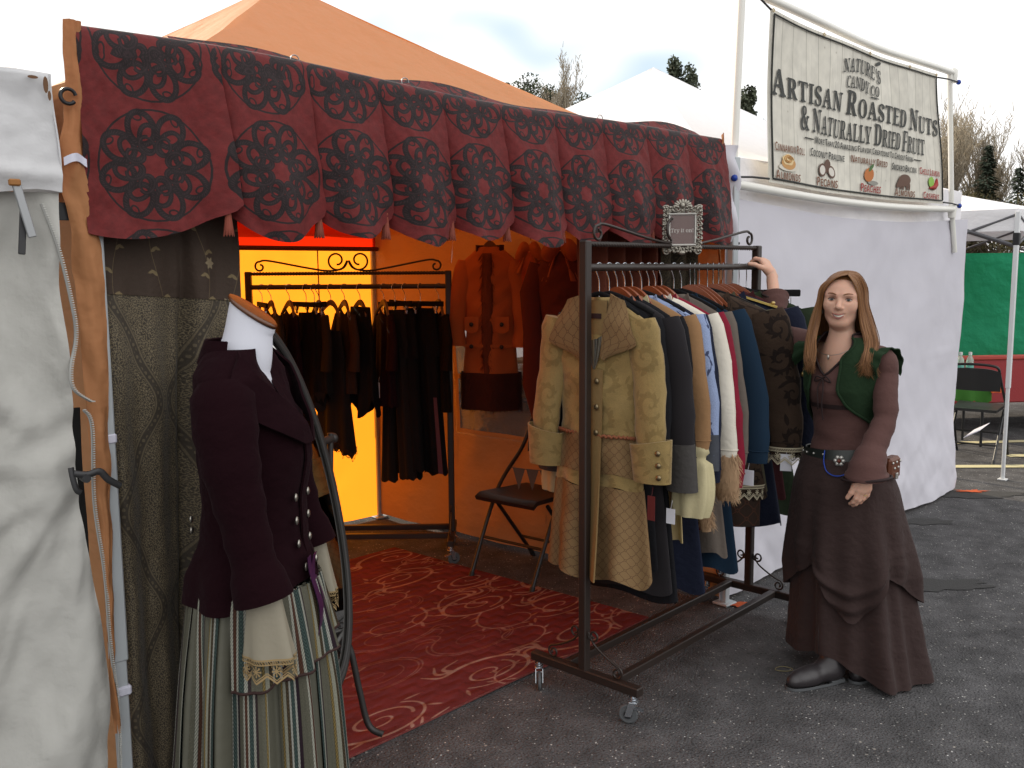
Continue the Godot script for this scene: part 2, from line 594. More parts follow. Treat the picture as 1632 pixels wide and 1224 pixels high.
func build_orange_tent() -> void:
	var t := thing("canopy_tent", "orange pop-up canopy tent whose sunlit back wall glows yellow", "tent")
	var cl := tent_cloth("orange_cloth", lin(0.54, 0.27, 0.13), Color(0.72, 0.43, 0.22))
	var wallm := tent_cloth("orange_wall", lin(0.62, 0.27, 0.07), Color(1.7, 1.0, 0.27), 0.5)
	var sidem := tent_cloth("orange_side", lin(0.45, 0.245, 0.115), Color(0.42, 0.255, 0.11), 0.7)
	var ctr := (FL + BR) * 0.5 + UP * 2.84
	var eave := 2.06
	var cs := [FL, FR, BR, BL]
	for k in 4:
		var a: Vector3 = cs[k] + UP * eave
		var b: Vector3 = cs[(k + 1) % 4] + UP * eave
		var g := MB.new()
		var rn := noise(50 + k, 1.2, 3)
		g.grid(func(u, v):
			var p := a.lerp(b, u).lerp(ctr, v)
			p.y = lerpf(eave, ctr.y, pow(v, 1.2))
			p.y -= 0.05 * sin(PI * u) * sin(PI * v) * (1.0 - v)
			p.y += rn.get_noise_2d(u * 3.0, v * 2.0) * 0.012 * sin(PI * v)
			return p, 30, 24)
		part("roof_panel", g, cl, t)
		# the canopy's own valance
		if k != 0:
			var vl := MB.new()
			var o: Vector3 = (b - a).cross(UP).normalized() * -1.0
			var f := cloth_wall(cs[k], cs[(k + 1) % 4], eave - 0.24, eave, o, 80 + k, 0.02)
			vl.grid(f, 30, 4)
			part("valance", vl, cl, t)
	var bw := MB.new()
	bw.grid(cloth_wall(BR + (BR - BL).normalized() * -0.01, BL, 0.02, 1.74, Vector3(0.66, 0, 0.75), 91, 0.035), 44, 30)
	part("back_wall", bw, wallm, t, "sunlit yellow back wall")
	# the red band above it, lit from behind
	var rb := MB.new()
	rb.grid(cloth_wall(BR + N * 0.03, BL + N * 0.03, 1.735, 2.05, Vector3(0.66, 0, 0.75), 92, 0.02), 30, 8)
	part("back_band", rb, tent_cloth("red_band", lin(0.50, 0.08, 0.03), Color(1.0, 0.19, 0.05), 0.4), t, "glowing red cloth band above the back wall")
	var rod := MB.new()
	rod.cyl(BR + N * 0.05 + UP * 1.735, BL + N * 0.05 + UP * 1.735, 0.014, 8)
	part("hem_rod", rod, mat("dark_seam", lin(0.10, 0.02, 0.012), 0.7), t)
	# wall seams
	for s in [0.42, 1.02, 1.7]:
		var sm1 := MB.new()
		var p := BR.lerp(BL, s / 2.8) + N * 0.045
		sm1.tube([p + UP * 0.05, p + UP * 0.9 + U * 0.004, p + UP * 1.74], 0.004, 5)
		part("seam", sm1, mat("seam_red", lin(0.25, 0.05, 0.015), 0.8), t)
	# right wall with its clear window: cloth pieces round an opening
	var wn := Vector3(-0.65, 0, 0.76)
	var wl := FR.distance_to(BR)
	var sf := cloth_wall(FR, BR, 0.03, 2.04, wn, 95, 0.03)
	var s0 := 1.10 / wl
	var s1 := 1.78 / wl
	var v0 := 0.62 / 2.02
	var v1 := 1.47 / 2.02
	for q in [[0.0, s0, 0.0, 1.0, 20, 26], [s1, 1.0, 0.0, 1.0, 14, 26], [s0, s1, 0.0, v0, 12, 10], [s0, s1, v1, 1.0, 12, 8]]:
		var g := MB.new()
		g.grid(func(u, v): return sf.call(lerpf(q[0], q[1], u), lerpf(q[2], q[3], v)), q[4], q[5], false, 1, 1, true)
		part("side_wall", g, sidem, t)
	var pane := MB.new()
	pane.grid(func(u, v): return sf.call(lerpf(s0 - 0.005, s1 + 0.005, u), lerpf(v0 - 0.005, v1 + 0.005, v)) + wn * 0.006, 14, 14, false, 1, 1, true)
	var pm := mat("vinyl", Color(0.95, 0.93, 0.88, 0.16), 0.08, {"alpha": true, "norm": norm_tex("vinyl", 77, 0.02, 3, 12.0), "ns": 0.8, "tri": 2.0})
	part("window_pane", pane, pm, t)
	var bd := MB.new()
	for e in [[s0, s1, v0, v0 + 0.012], [s0, s1, v1 - 0.012, v1], [s0, s0 + 0.012, v0, v1], [s1 - 0.012, s1, v0, v1], [s0, s1, v0 + 0.16, v0 + 0.175]]:
		bd.grid(func(u, v): return sf.call(lerpf(e[0], e[1], u), lerpf(e[2], e[3], v)) + wn * 0.011, 8, 8, false, 1, 1, true)
	part("window_border", bd, sidem, t)
	# left wall
	var lw := MB.new()
	lw.grid(cloth_wall(FL + N * -0.03, BL, 0.05, 2.1, Vector3(0.65, 0, -0.76), 97, 0.03), 24, 20)
	part("left_wall", lw, sidem, t)
	# left front edge: the orange drape that wraps the corner pole
	var st := MB.new()
	var sn := noise(99, 2.0, 3)
	st.shell(func(u, v):
		var y := lerpf(0.35, 2.225, v)
		var l := lerpf(-0.034, -0.060, sm(0.6, 1.7, y))
		l = lerpf(l, -0.086, exp(-pow((y - 1.86) / 0.10, 2.0)))
		l = lerpf(l, -0.050, sm(1.98, 2.2, y))
		var r := lerpf(-0.020, 0.012, sm(0.5, 1.6, y))
		r = lerpf(r, -0.008, sm(1.66, 1.74, y))
		var s := lerpf(l, r, u)
		return front(s + sn.get_noise_2d(3.0, y * 2.2) * 0.006, y, 0.030 + 0.014 * sin(u * PI) + sn.get_noise_2d(u * 1.4, y * 2.6) * 0.008 + 0.006 * sin(y * 26.0 + u * 5.0) * sm(0.1, 0.5, sn.get_noise_2d(7.0, y * 1.5) + 0.3)), 10, 90, 0.003)
	part("corner_drape", st, tent_cloth("corner_cloth", lin(0.36, 0.165, 0.07), Color(0.55, 0.27, 0.10), 0.5), t, "brown orange corner drape")
	var sr := MB.new()
	sr.shell(func(u, v): return front(lerpf(2.655, 2.71, u), lerpf(1.55, 2.19, v), 0.035 - 0.03 * u + 0.01 * sin(v * 14.0 + u * 3.0)), 6, 20, 0.003)
	part("corner_drape", sr, mats.corner_cloth, t)
	# legs: grey telescoping posts
	var gm := mat("post_grey", lin(0.40, 0.43, 0.45), 0.45, {"spec": 0.5})
	for k in 4:
		var a: Vector3 = cs[k]
		var ay := atan2(U.z, U.x) * -1.0
		var bb := Basis(UP, ay)
		var lg := MB.new()
		lg.box(a + UP * 1.32, Vector3(0.042, 1.56, 0.042), bb, 0.004)
		var leg := part("leg", lg, gm, t)
		var lo := MB.new()
		lo.box(a + UP * 0.28, Vector3(0.034, 0.54, 0.034), bb, 0.003)
		part("leg_extension", lo, gm, leg)
		var ft := MB.new()
		ft.box(a + UP * 0.008, Vector3(0.085, 0.012, 0.085), bb, 0.004)
		part("foot", ft, gm, leg)
	for yy in [1.16, 0.455]:
		var st2 := MB.new()
		st2.box(FL + UP * yy, Vector3(0.049, 0.028, 0.049), Basis(UP, atan2(U.z, U.x) * -1.0), 0.005)
		part("strap", st2, mat("white_webbing", lin(0.62, 0.62, 0.72), 0.8, {"norm": weave_tex(), "tri": 40.0}), t, "white hook and loop straps round the pole")
	var wt := MB.new()
	wt.shell(func(u, v): return front(lerpf(-0.075, -0.018, u), 1.865 + 0.02 * v + 0.012 * sin(u * PI), 0.058 + 0.012 * sin(u * 5.0)), 10, 3, 0.003)
	part("tie", wt, mats.white_webbing, t)
	var rg := MB.new()
	rg.tube(scroll(front(-0.055, 2.035, 0.055), U, UP, 0.018, 0.018, 0.2, 0.86), 0.005, 6)
	part("ring", rg, mat("dark_metal", lin(0.03, 0.03, 0.032), 0.4, {"metal": 0.6}), t)
	# truss bars under the eaves
	for k in 4:
		var a: Vector3 = cs[k]
		var b: Vector3 = cs[(k + 1) % 4]
		var inn := (ctr - (a + b) * 0.5)
		inn.y = 0
		inn = inn.normalized() * 0.05
		for j in 4:
			var p := a.lerp(b, j / 4.0) + inn
			var q := a.lerp(b, (j + 1) / 4.0) + inn
			var tb := MB.new()
			tb.tube([p + UP * (2.03 if j % 2 == 0 else 1.82), q + UP * (1.82 if j % 2 == 0 else 2.03)], 0.009, 6)
			part("truss_bar", tb, gm, t)
	var cp := MB.new()
	cp.cyl(ctr + UP * -0.55, ctr + UP * -0.01, 0.018)
	part("centre_pole", cp, gm, t)

# ---------------------------------------------------------------- the neighbour's white booth and its banner
func build_candy_tent() -> void:
	var t := thing("canopy_tent", "white canopy tent with a plain white front wall under the banner", "tent")
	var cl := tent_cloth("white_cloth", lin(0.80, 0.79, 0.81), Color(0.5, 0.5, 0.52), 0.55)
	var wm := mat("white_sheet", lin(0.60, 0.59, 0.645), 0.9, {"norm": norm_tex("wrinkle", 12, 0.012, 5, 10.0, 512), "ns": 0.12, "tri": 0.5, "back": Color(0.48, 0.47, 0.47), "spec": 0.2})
	var wf := noise(120, 1.0, 4)
	var g := MB.new()
	g.shell(func(u, v):
		var s := lerpf(-0.30, 2.86, u) + 0.02 * wf.get_noise_1d(v * 3.0)
		var top := 1.93 - 0.06 * sin(PI * u)
		var bot := 0.02 + 0.02 * maxf(0.0, wf.get_noise_1d(u * 3.0))
		var y := lerpf(bot, top, v)
		var lowk := 1.0 - sm(0.0, 0.9, y)
		var d := 0.03 * wf.get_noise_2d(s * 0.8, y * 0.7) + lowk * (0.05 * sin(u * 2.8) + 0.07 * wf.get_noise_2d(s * 0.9 + y * 0.6, y * 0.5) + 0.018 * wf.get_noise_2d(s * 2.2 - y * 2.0, y * 2.0))
		d += 0.006 * exp(-pow((s - 1.62) / 0.010, 2.0)) + 0.005 * exp(-pow((s - 0.72) / 0.010, 2.0)) + 0.004 * exp(-pow((y - 1.02) / 0.008, 2.0))
		return white(s, y, d - 0.03), 110, 70, 0.003)
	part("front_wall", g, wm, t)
	var c0 := white(-0.28, 0, -0.07)
	var c1 := white(2.86, 0, -0.07)
	var bk := -WN * 3.0
	var cs := [c0, c1, c1 + bk, c0 + bk]
	var ctr: Vector3 = (c0 + c1 + bk) * 0.5
	ctr.y = 2.96
	for k in 4:
		var a: Vector3 = cs[k] + UP * 2.12
		var b: Vector3 = cs[(k + 1) % 4] + UP * 2.12
		var rg := MB.new()
		rg.grid(func(u, v):
			var p := a.lerp(b, u).lerp(ctr, v)
			p.y = lerpf(2.12, 2.96, pow(v, 1.22)) - 0.05 * sin(PI * u) * sin(PI * v)
			return p, 20, 16)
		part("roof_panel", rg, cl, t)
		var vg := MB.new()
		var o: Vector3 = (b - a).cross(UP).normalized() * -1.0
		vg.grid(cloth_wall(cs[k] + o * -0.005, cs[(k + 1) % 4] + o * -0.005, 1.86, 2.12, o, 130 + k, 0.03), 30, 6)
		part("valance", vg, cl, t)
		if k == 1 or k == 2:
			var wg := MB.new()
			wg.grid(cloth_wall(cs[k], cs[(k + 1) % 4], 0.03, 1.9, o, 140 + k, 0.05), 24, 18)
			part("wall", wg, cl, t)
		var lg := MB.new()
		lg.box(cs[k] + UP * 1.06 - WN * 0.06 + WD * (0.03 if k % 3 == 0 else -0.03), Vector3(0.04, 2.1, 0.04), Basis(UP, 0.8), 0.004)
		part("leg", lg, mat("white_post", lin(0.62, 0.63, 0.64), 0.4, {"spec": 0.5}), t)
	# the rolled-up side flap at its left front corner
	var fl := MB.new()
	fl.shell(func(u, v):
		var y := lerpf(1.72, 2.15, v)
		return white(-0.34 + 0.11 * u + 0.01 * sin(y * 20.0), y, -0.02 + 0.05 * sin(u * PI) + 0.012 * sin(y * 31.0 + u * 4.0)), 10, 14, 0.004)
	part("side_flap", fl, wm, t)
	var fb := MB.new()
	fb.box(white(-0.27, 1.715, 0.0), Vector3(0.12, 0.012, 0.02), bs(WD, UP), 0.003)
	part("flap_clip", fb, mat("black_plastic", lin(0.015, 0.015, 0.017), 0.5), t)
	# PVC pipe frame that carries the banner
	var pf := thing("pipe_frame", "white plastic pipe frame on the white tent carrying the banner", "frame")
	var pv := mat("pvc", lin(0.72, 0.71, 0.66), 0.35, {"spec": 0.5})
	for s in [[-0.26, 0.0, 3.15, -0.10], [2.40, 1.7, 2.84, 0.0]]:
		var p := MB.new()
		var top: Vector3 = white(s[0] + (0.06 if s[0] < 0 else -0.05), s[2], -0.005)
		p.tube([white(s[0] + (0.0 if s[0] < 0 else 0.2), s[1], -0.005), white(s[0] + (0.0 if s[0] < 0 else 0.1), 2.0, -0.005), top], 0.017, 10)
		part("upright_pipe", p, pv, pf)
	var tp := MB.new()
	var tpl := []
	for k in 13:
		var q := k / 12.0
		tpl.append(white(lerpf(-0.05, 2.40, q), 2.845 + 0.005 * sin(q * 9.0) - 0.018 * sin(q * PI), 0.0 - 0.012 * sin(q * PI)))
	tp.tube(tpl, 0.02, 10)
	part("top_pipe", tp, pv, pf)
	var bp := MB.new()
	var bpl := []
	for k in 13:
		var q := k / 12.0
		bpl.append(white(lerpf(-0.27, 2.52, q), 1.982 - 0.03 * sin(q * PI) , 0.005))
	bp.tube(bpl, 0.021, 10)
	part("bottom_pipe", bp, pv, pf)
	for q in [[-0.27, 1.982], [2.50, 1.985], [2.40, 2.845]]:
		var jm := MB.new()
		jm.tube([white(q[0], q[1] - 0.06, 0.0), white(q[0], q[1] - 0.02, 0.0), white(q[0], q[1] + 0.02, 0.0), white(q[0], q[1] + 0.034, 0.0)], [0.023, 0.027, 0.027, 0.012], 12)
		part("pipe_joint", jm, pv, pf)
	for q in [[-0.30, 2.005], [2.56, 2.005], [2.43, 2.79]]:
		var bt := MB.new()
		bt.ell(white(q[0], q[1], 0.025), Vector3(0.016, 0.016, 0.016), 10, 8)
		part("bungee_ball", bt, mat("blue_plastic", lin(0.01, 0.045, 0.30), 0.35), pf)
	build_banner()

func bann(s: float, y: float, d := 0.0) -> Vector3: # the banner's hanging surface
	var w := 0.008 * sin(s * 3.1 + y * 4.0) + 0.006 * sin(s * 7.0 - y * 6.0) - 0.014 * sin(PI * clampf(s / 2.2, 0, 1))
	return white(s, y, 0.022 + w + d)

func bann_top(s: float) -> float: return 2.80 - 0.026 * sin(PI * clampf(s / 2.13, 0, 1))
func bann_bot(s: float) -> float: return 2.004 - 0.012 * sin(PI * clampf(s / 2.25, 0, 1))
func bann_right(y: float) -> float: return lerpf(2.275, 2.11, (y - 2.0) / 0.8)

var fonts := {}
# lettering laid on the banner: small capitals stretched to fit the span s0..s1
func lettering(o: Node, text: String, s0: float, s1: float, y: float, h: float, m: Material, serif := true, small := 0.76, arch := 0.0, slant := 0.0) -> void:
	var key := "serif" if serif else "sans"
	if not fonts.has(key):
		var sf := SystemFont.new()
		sf.font_names = PackedStringArray(["Droid Serif" if serif else "Droid Sans"])
		sf.font_weight = 700
		fonts[key] = sf
	var x := 0.0
	var tris := [] # triangles as [Vector2 x3]
	for wd in text.split(" "):
		for k in wd.length():
			var ch := wd[k]
			var sc := 1.0 if (ch == ch.to_upper() and ch.to_lower() != ch) or ch.to_lower() == ch.to_upper() else small
			var tm := TextMesh.new()
			tm.font = fonts[key]
			tm.text = ch.to_upper()
			tm.font_size = 64
			tm.pixel_size = 1.0 / 64.0
			tm.depth = 0.0
			tm.curve_step = 3.0
			tm.horizontal_alignment = HORIZONTAL_ALIGNMENT_LEFT
			tm.vertical_alignment = VERTICAL_ALIGNMENT_BOTTOM
			var arr := tm.get_mesh_arrays()
			var vs: PackedVector3Array = arr[Mesh.ARRAY_VERTEX]
			var ii: PackedInt32Array = arr[Mesh.ARRAY_INDEX] if arr[Mesh.ARRAY_INDEX] != null else PackedInt32Array()
			if ii.size() == 0:
				for q in vs.size(): ii.append(q)
			var base := tm_base(tm)
			var far := 0.0
			for p in vs: far = maxf(far, p.x)
			for q in range(0, ii.size() - 2, 3):
				if absf(vs[ii[q]].z - vs[ii[q + 1]].z) > 1e-5: continue
				tris.append([Vector2(vs[ii[q]].x, vs[ii[q]].y - base) * sc + Vector2(x, 0), Vector2(vs[ii[q + 1]].x, vs[ii[q + 1]].y - base) * sc + Vector2(x, 0), Vector2(vs[ii[q + 2]].x, vs[ii[q + 2]].y - base) * sc + Vector2(x, 0)])
			x += (far + 0.06) * sc
		x += 0.24
	x -= 0.30
	var mb := MB.new()
	var seen := {}
	for tr in tris:
		var p := []
		for q: Vector2 in tr:
			var s := lerpf(s0, s1, q.x / x)
			var yy := y + q.y * h / 0.72 + arch * sin(PI * q.x / x) + slant * (s - s0)
			p.append(bann(s, yy, 0.004))
		var nn: Vector3 = (p[1] - p[0]).cross(p[2] - p[0])
		if nn.dot(WN) >= 0.0: mb.tri(p[0], p[1], p[2])
		else: mb.tri(p[0], p[2], p[1])
	part("lettering", mb, m, o)

var base_of := {}
func tm_base(tm: TextMesh) -> float: # the height of the baseline in a text mesh, from a letter that stands on it
	var k := str(tm.font.get_instance_id())
	if not base_of.has(k):
		var t2 := TextMesh.new()
		t2.font = tm.font; t2.text = "H"; t2.font_size = tm.font_size; t2.pixel_size = tm.pixel_size; t2.depth = 0.0
		t2.horizontal_alignment = HORIZONTAL_ALIGNMENT_LEFT
		t2.vertical_alignment = VERTICAL_ALIGNMENT_BOTTOM
		var lo := 1e9
		for p in t2.get_mesh_arrays()[Mesh.ARRAY_VERTEX]: lo = minf(lo, p.y)
		base_of[k] = lo
	return base_of[k]

func blob(o: Node, called: String, s: float, y: float, rs: float, ry: float, m: Material, ang := 0.0, d := 0.004, pts := 20, wob := 0.0) -> void:
	var mb := MB.new()
	for k in pts:
		var a := TAU * k / pts
		var b := TAU * (k + 1) / pts
		var f := func(x: float) -> Vector3:
			var r := 1.0 + wob * sin(x * 5.0)
			var q := Vector2(cos(x) * rs * r, sin(x) * ry * r).rotated(ang)
			return bann(s + q.x, y + q.y, d)
		mb.tri(bann(s, y, d), f.call(a), f.call(b))
	part(called, mb, m, o)

func build_banner() -> void:
	var cv := Canvas.new(1024, 384, Color8(204, 200, 188))
	var rng := RandomNumberGenerator.new()
	rng.seed = 19
	for k in 17: # printed planks
		var x := k * 60.0 + rng.randf() * 8.0
		var dk := rng.randi_range(-7, 7)
		cv.img.fill_rect(Rect2i(int(x), 0, 60, 384), Color8(204 + dk, 200 + dk, 188 + dk))
	for k in 17:
		var x := k * 60.0 + rng.randf() * 6.0
		cv.line([Vector2(x, 2), Vector2(x + 1, 180), Vector2(x, 381)], 0.9, 0.7, Color8(140, 136, 124, 150))
		for j in 5:
			var gx := x + rng.randf_range(6, 54)
			var gy := rng.randf_range(5, 300)
			cv.line([Vector2(gx, gy), Vector2(gx + rng.randf_range(-2, 2), gy + rng.randf_range(30, 120))], 0.6, 0.5, Color8(170, 166, 154, 110))
		if rng.randf() < 0.6: cv.dot(x + 30, rng.randf_range(20, 360), 2.4, Color8(150, 142, 126, 170))
	cv.grain(8, 0.02, 0.05)
	var bm := mat("banner_vinyl", Color(1, 1, 1), 0.5, {"tex": cv.tex(), "back": Color(0.16, 0.16, 0.15), "spec": 0.4})
	var t := thing("banner", "large white plank-print vinyl banner advertising roasted nuts and dried fruit", "banner")
	var g := MB.new()
	g.shell(func(u, v):
		var y0 := lerpf(2.0, 2.8, v)
		var s = u * bann_right(y0)
		return bann(s, lerpf(bann_bot(s), bann_top(s), v), -0.004), 60, 24, 0.0015)
	part("sheet", g, bm, t)
	var ink := mat("banner_ink", lin(0.022, 0.024, 0.021), 0.55)
	var sh := mat("banner_ink_soft", lin(0.26, 0.25, 0.22), 0.55)
	var brn := mat("banner_brown", lin(0.16, 0.055, 0.02), 0.55)
	var ora := mat("banner_orange", lin(0.45, 0.14, 0.025), 0.55)
	var red := mat("banner_red", lin(0.30, 0.025, 0.02), 0.55)
	# printed border line
	var bd := MB.new()
	var ring := []
	for k in 31: ring.append(bann(lerpf(0.03, 2.09, k / 30.0), bann_top(lerpf(0.03, 2.09, k / 30.0)) - 0.022, 0.004))
	for k in 13: ring.append(bann(bann_right(lerpf(2.78, 2.03, k / 12.0)) - 0.03, lerpf(2.76, 2.03, k / 12.0), 0.004))
	for k in 31: ring.append(bann(lerpf(2.23, 0.03, k / 30.0), bann_bot(lerpf(2.23, 0.03, k / 30.0)) + 0.02, 0.004))
	for k in 13: ring.append(bann(0.03, lerpf(2.03, 2.775, k / 12.0), 0.004))
	bd.tube(ring, 0.0045, 4, false)
	part("border_line", bd, ink, t)
	lettering(t, "NATURE'S", 0.77, 1.25, 2.618, 0.07, ink, true, 1.0, 0.028)
	lettering(t, "CANDY", 0.82, 1.11, 2.548, 0.062, ink, true, 1.0, 0.012)
	lettering(t, "CO", 1.125, 1.235, 2.548, 0.055, ink, true, 1.0)
	blob(t, "logo_leaf", 1.215, 2.727, 0.035, 0.010, ink, 0.25)
	blob(t, "logo_stroke", 1.18, 2.537, 0.055, 0.004, ink, 0.0)
	lettering(t, "Artisan Roasted Nuts", 0.035, 2.12, 2.417, 0.125, ink, true, 0.79)
	lettering(t, "& Naturally Dried Fruit", 0.32, 1.92, 2.283, 0.118, ink, true, 0.80)
	lettering(t, "More Than 20 Amazing Flavor Creations To Choose From", 0.49, 1.75, 2.232, 0.033, ink, false, 0.8)
	for q in [[0.37, 0.47], [1.765, 1.87]]:
		var dsh := MB.new()
		dsh.tube([bann(q[0], 2.247, 0.004), bann(q[1], 2.247, 0.004)], 0.003, 4)
		part("dash", dsh, ink, t)
	lettering(t, "Cinnamon Roll", 0.055, 0.37, 2.158, 0.040, brn, false, 0.82)
	lettering(t, "Coconut Praline", 0.44, 0.86, 2.166, 0.038, ink, false, 0.82)
	lettering(t, "Naturally Dried", 0.93, 1.38, 2.172, 0.038, brn, false, 0.82)
	lettering(t, "Smoked Bacon", 1.45, 1.80, 2.168, 0.038, ink, false, 0.82)
	lettering(t, "Chili Lemon", 1.845, 2.155, 2.168, 0.040, red, false, 0.82)
	lettering(t, "Almonds", 0.06, 0.325, 2.025, 0.042, brn, false, 0.84)
	lettering(t, "Pecans", 0.53, 0.785, 2.022, 0.046, brn, false, 0.84)
	lettering(t, "Peaches", 1.05, 1.325, 2.022, 0.044, red, false, 0.84)
	lettering(t, "Almonds", 1.525, 1.785, 2.022, 0.042, brn, false, 0.84)
	lettering(t, "Cashews", 1.90, 2.165, 2.022, 0.042, red, false, 0.84)
	# printed pictures
	var cream := mat("print_cream", lin(0.66, 0.50, 0.26), 0.55)
	var tan := mat("print_tan", lin(0.48, 0.25, 0.08), 0.55)
	blob(t, "bun_plate", 0.19, 2.085, 0.10, 0.018, mat("print_plate", lin(0.58, 0.54, 0.46), 0.55), 0.0, 0.0035)
	blob(t, "bun_print", 0.19, 2.105, 0.075, 0.030, tan, 0.0, 0.0042)
	blob(t, "bun_icing", 0.185, 2.122, 0.06, 0.026, cream, 0.0, 0.0048, 20, 0.08)
	var swirl := MB.new()
	var sp := []
	for k in 30: sp.append(bann(0.185 + cos(k * 0.5) * (0.05 - k * 0.0013), 2.124 + sin(k * 0.5) * (0.02 - k * 0.0005), 0.0055))
	swirl.tube(sp, 0.003, 4)
	part("bun_swirl", swirl, tan, t)
	var shell := mat("print_shell", lin(0.10, 0.045, 0.025), 0.55)
	var flesh := mat("print_flesh", lin(0.62, 0.58, 0.52), 0.55)
	blob(t, "coconut_print", 0.66, 2.130, 0.040, 0.034, shell, 0.3, 0.0035)
	blob(t, "coconut_print", 0.60, 2.105, 0.046, 0.034, shell, 0.0, 0.0042)
	blob(t, "coconut_flesh", 0.60, 2.105, 0.034, 0.024, flesh, 0.0, 0.0048)
	blob(t, "coconut_print", 0.71, 2.102, 0.046, 0.030, shell, -0.3, 0.0044)
	blob(t, "coconut_flesh", 0.71, 2.102, 0.034, 0.021, flesh, -0.3, 0.005)
	blob(t, "peach_shadow", 1.21, 2.075, 0.07, 0.012, sh, 0.0, 0.0035)
	blob(t, "peach_print", 1.15, 2.116, 0.060, 0.038, ora, 0.1, 0.0042)
	blob(t, "peach_leaf", 1.17, 2.156, 0.035, 0.012, mat("print_green", lin(0.05, 0.13, 0.03), 0.55), 0.6, 0.0048)
	blob(t, "boar_body", 1.64, 2.115, 0.085, 0.036, shell, 0.08, 0.0040)
	blob(t, "boar_head", 1.575, 2.096, 0.045, 0.022, shell, 0.5, 0.0044)
	for q in [1.60, 1.63, 1.68, 1.71]: blob(t, "boar_leg", q, 2.082, 0.012, 0.024, shell, 0.0, 0.0037)
	blob(t, "lime_print", 2.02, 2.128, 0.045, 0.032, mat("print_lime", lin(0.22, 0.42, 0.05), 0.55), 0.0, 0.0040)
	var chili := MB.new()
	chili.tube([bann(2.11, 2.155, 0.004), bann(2.10, 2.12, 0.004), bann(2.06, 2.095, 0.004), bann(1.99, 2.088, 0.004)], [0.004, 0.016, 0.017, 0.003], 6)
	part("chili_print", chili, red, t)
	# eyelets
	for s in [0.02, 0.55, 1.1, 1.65, 2.09]:
		var ey := MB.new()
		ey.tube(scroll(bann(s, bann_top(s) - 0.008, 0.003), WD, UP, 0.008, 0.008, 0, 1.0), 0.002, 5)
		part("eyelet", ey, mat("brass", lin(0.45, 0.33, 0.14), 0.35, {"metal": 0.9}), t)
	# black bungee cords to the frame
	var cords := [[bann(0.0, 2.02), white(-0.29, 2.01, 0.02)], [bann(0.0, 2.79), white(-0.28, 2.88, 0.005)], [bann(2.27, 2.015), white(2.55, 2.008, 0.025)], [bann(2.12, 2.78), white(2.42, 2.79, 0.025)]]
	for q in cords:
		var cd := MB.new()
		cd.tube([q[0], q[0].lerp(q[1], 0.5) + UP * 0.004, q[1]], 0.005, 6)
		part("bungee_cord", cd, mats.black_plastic, t)

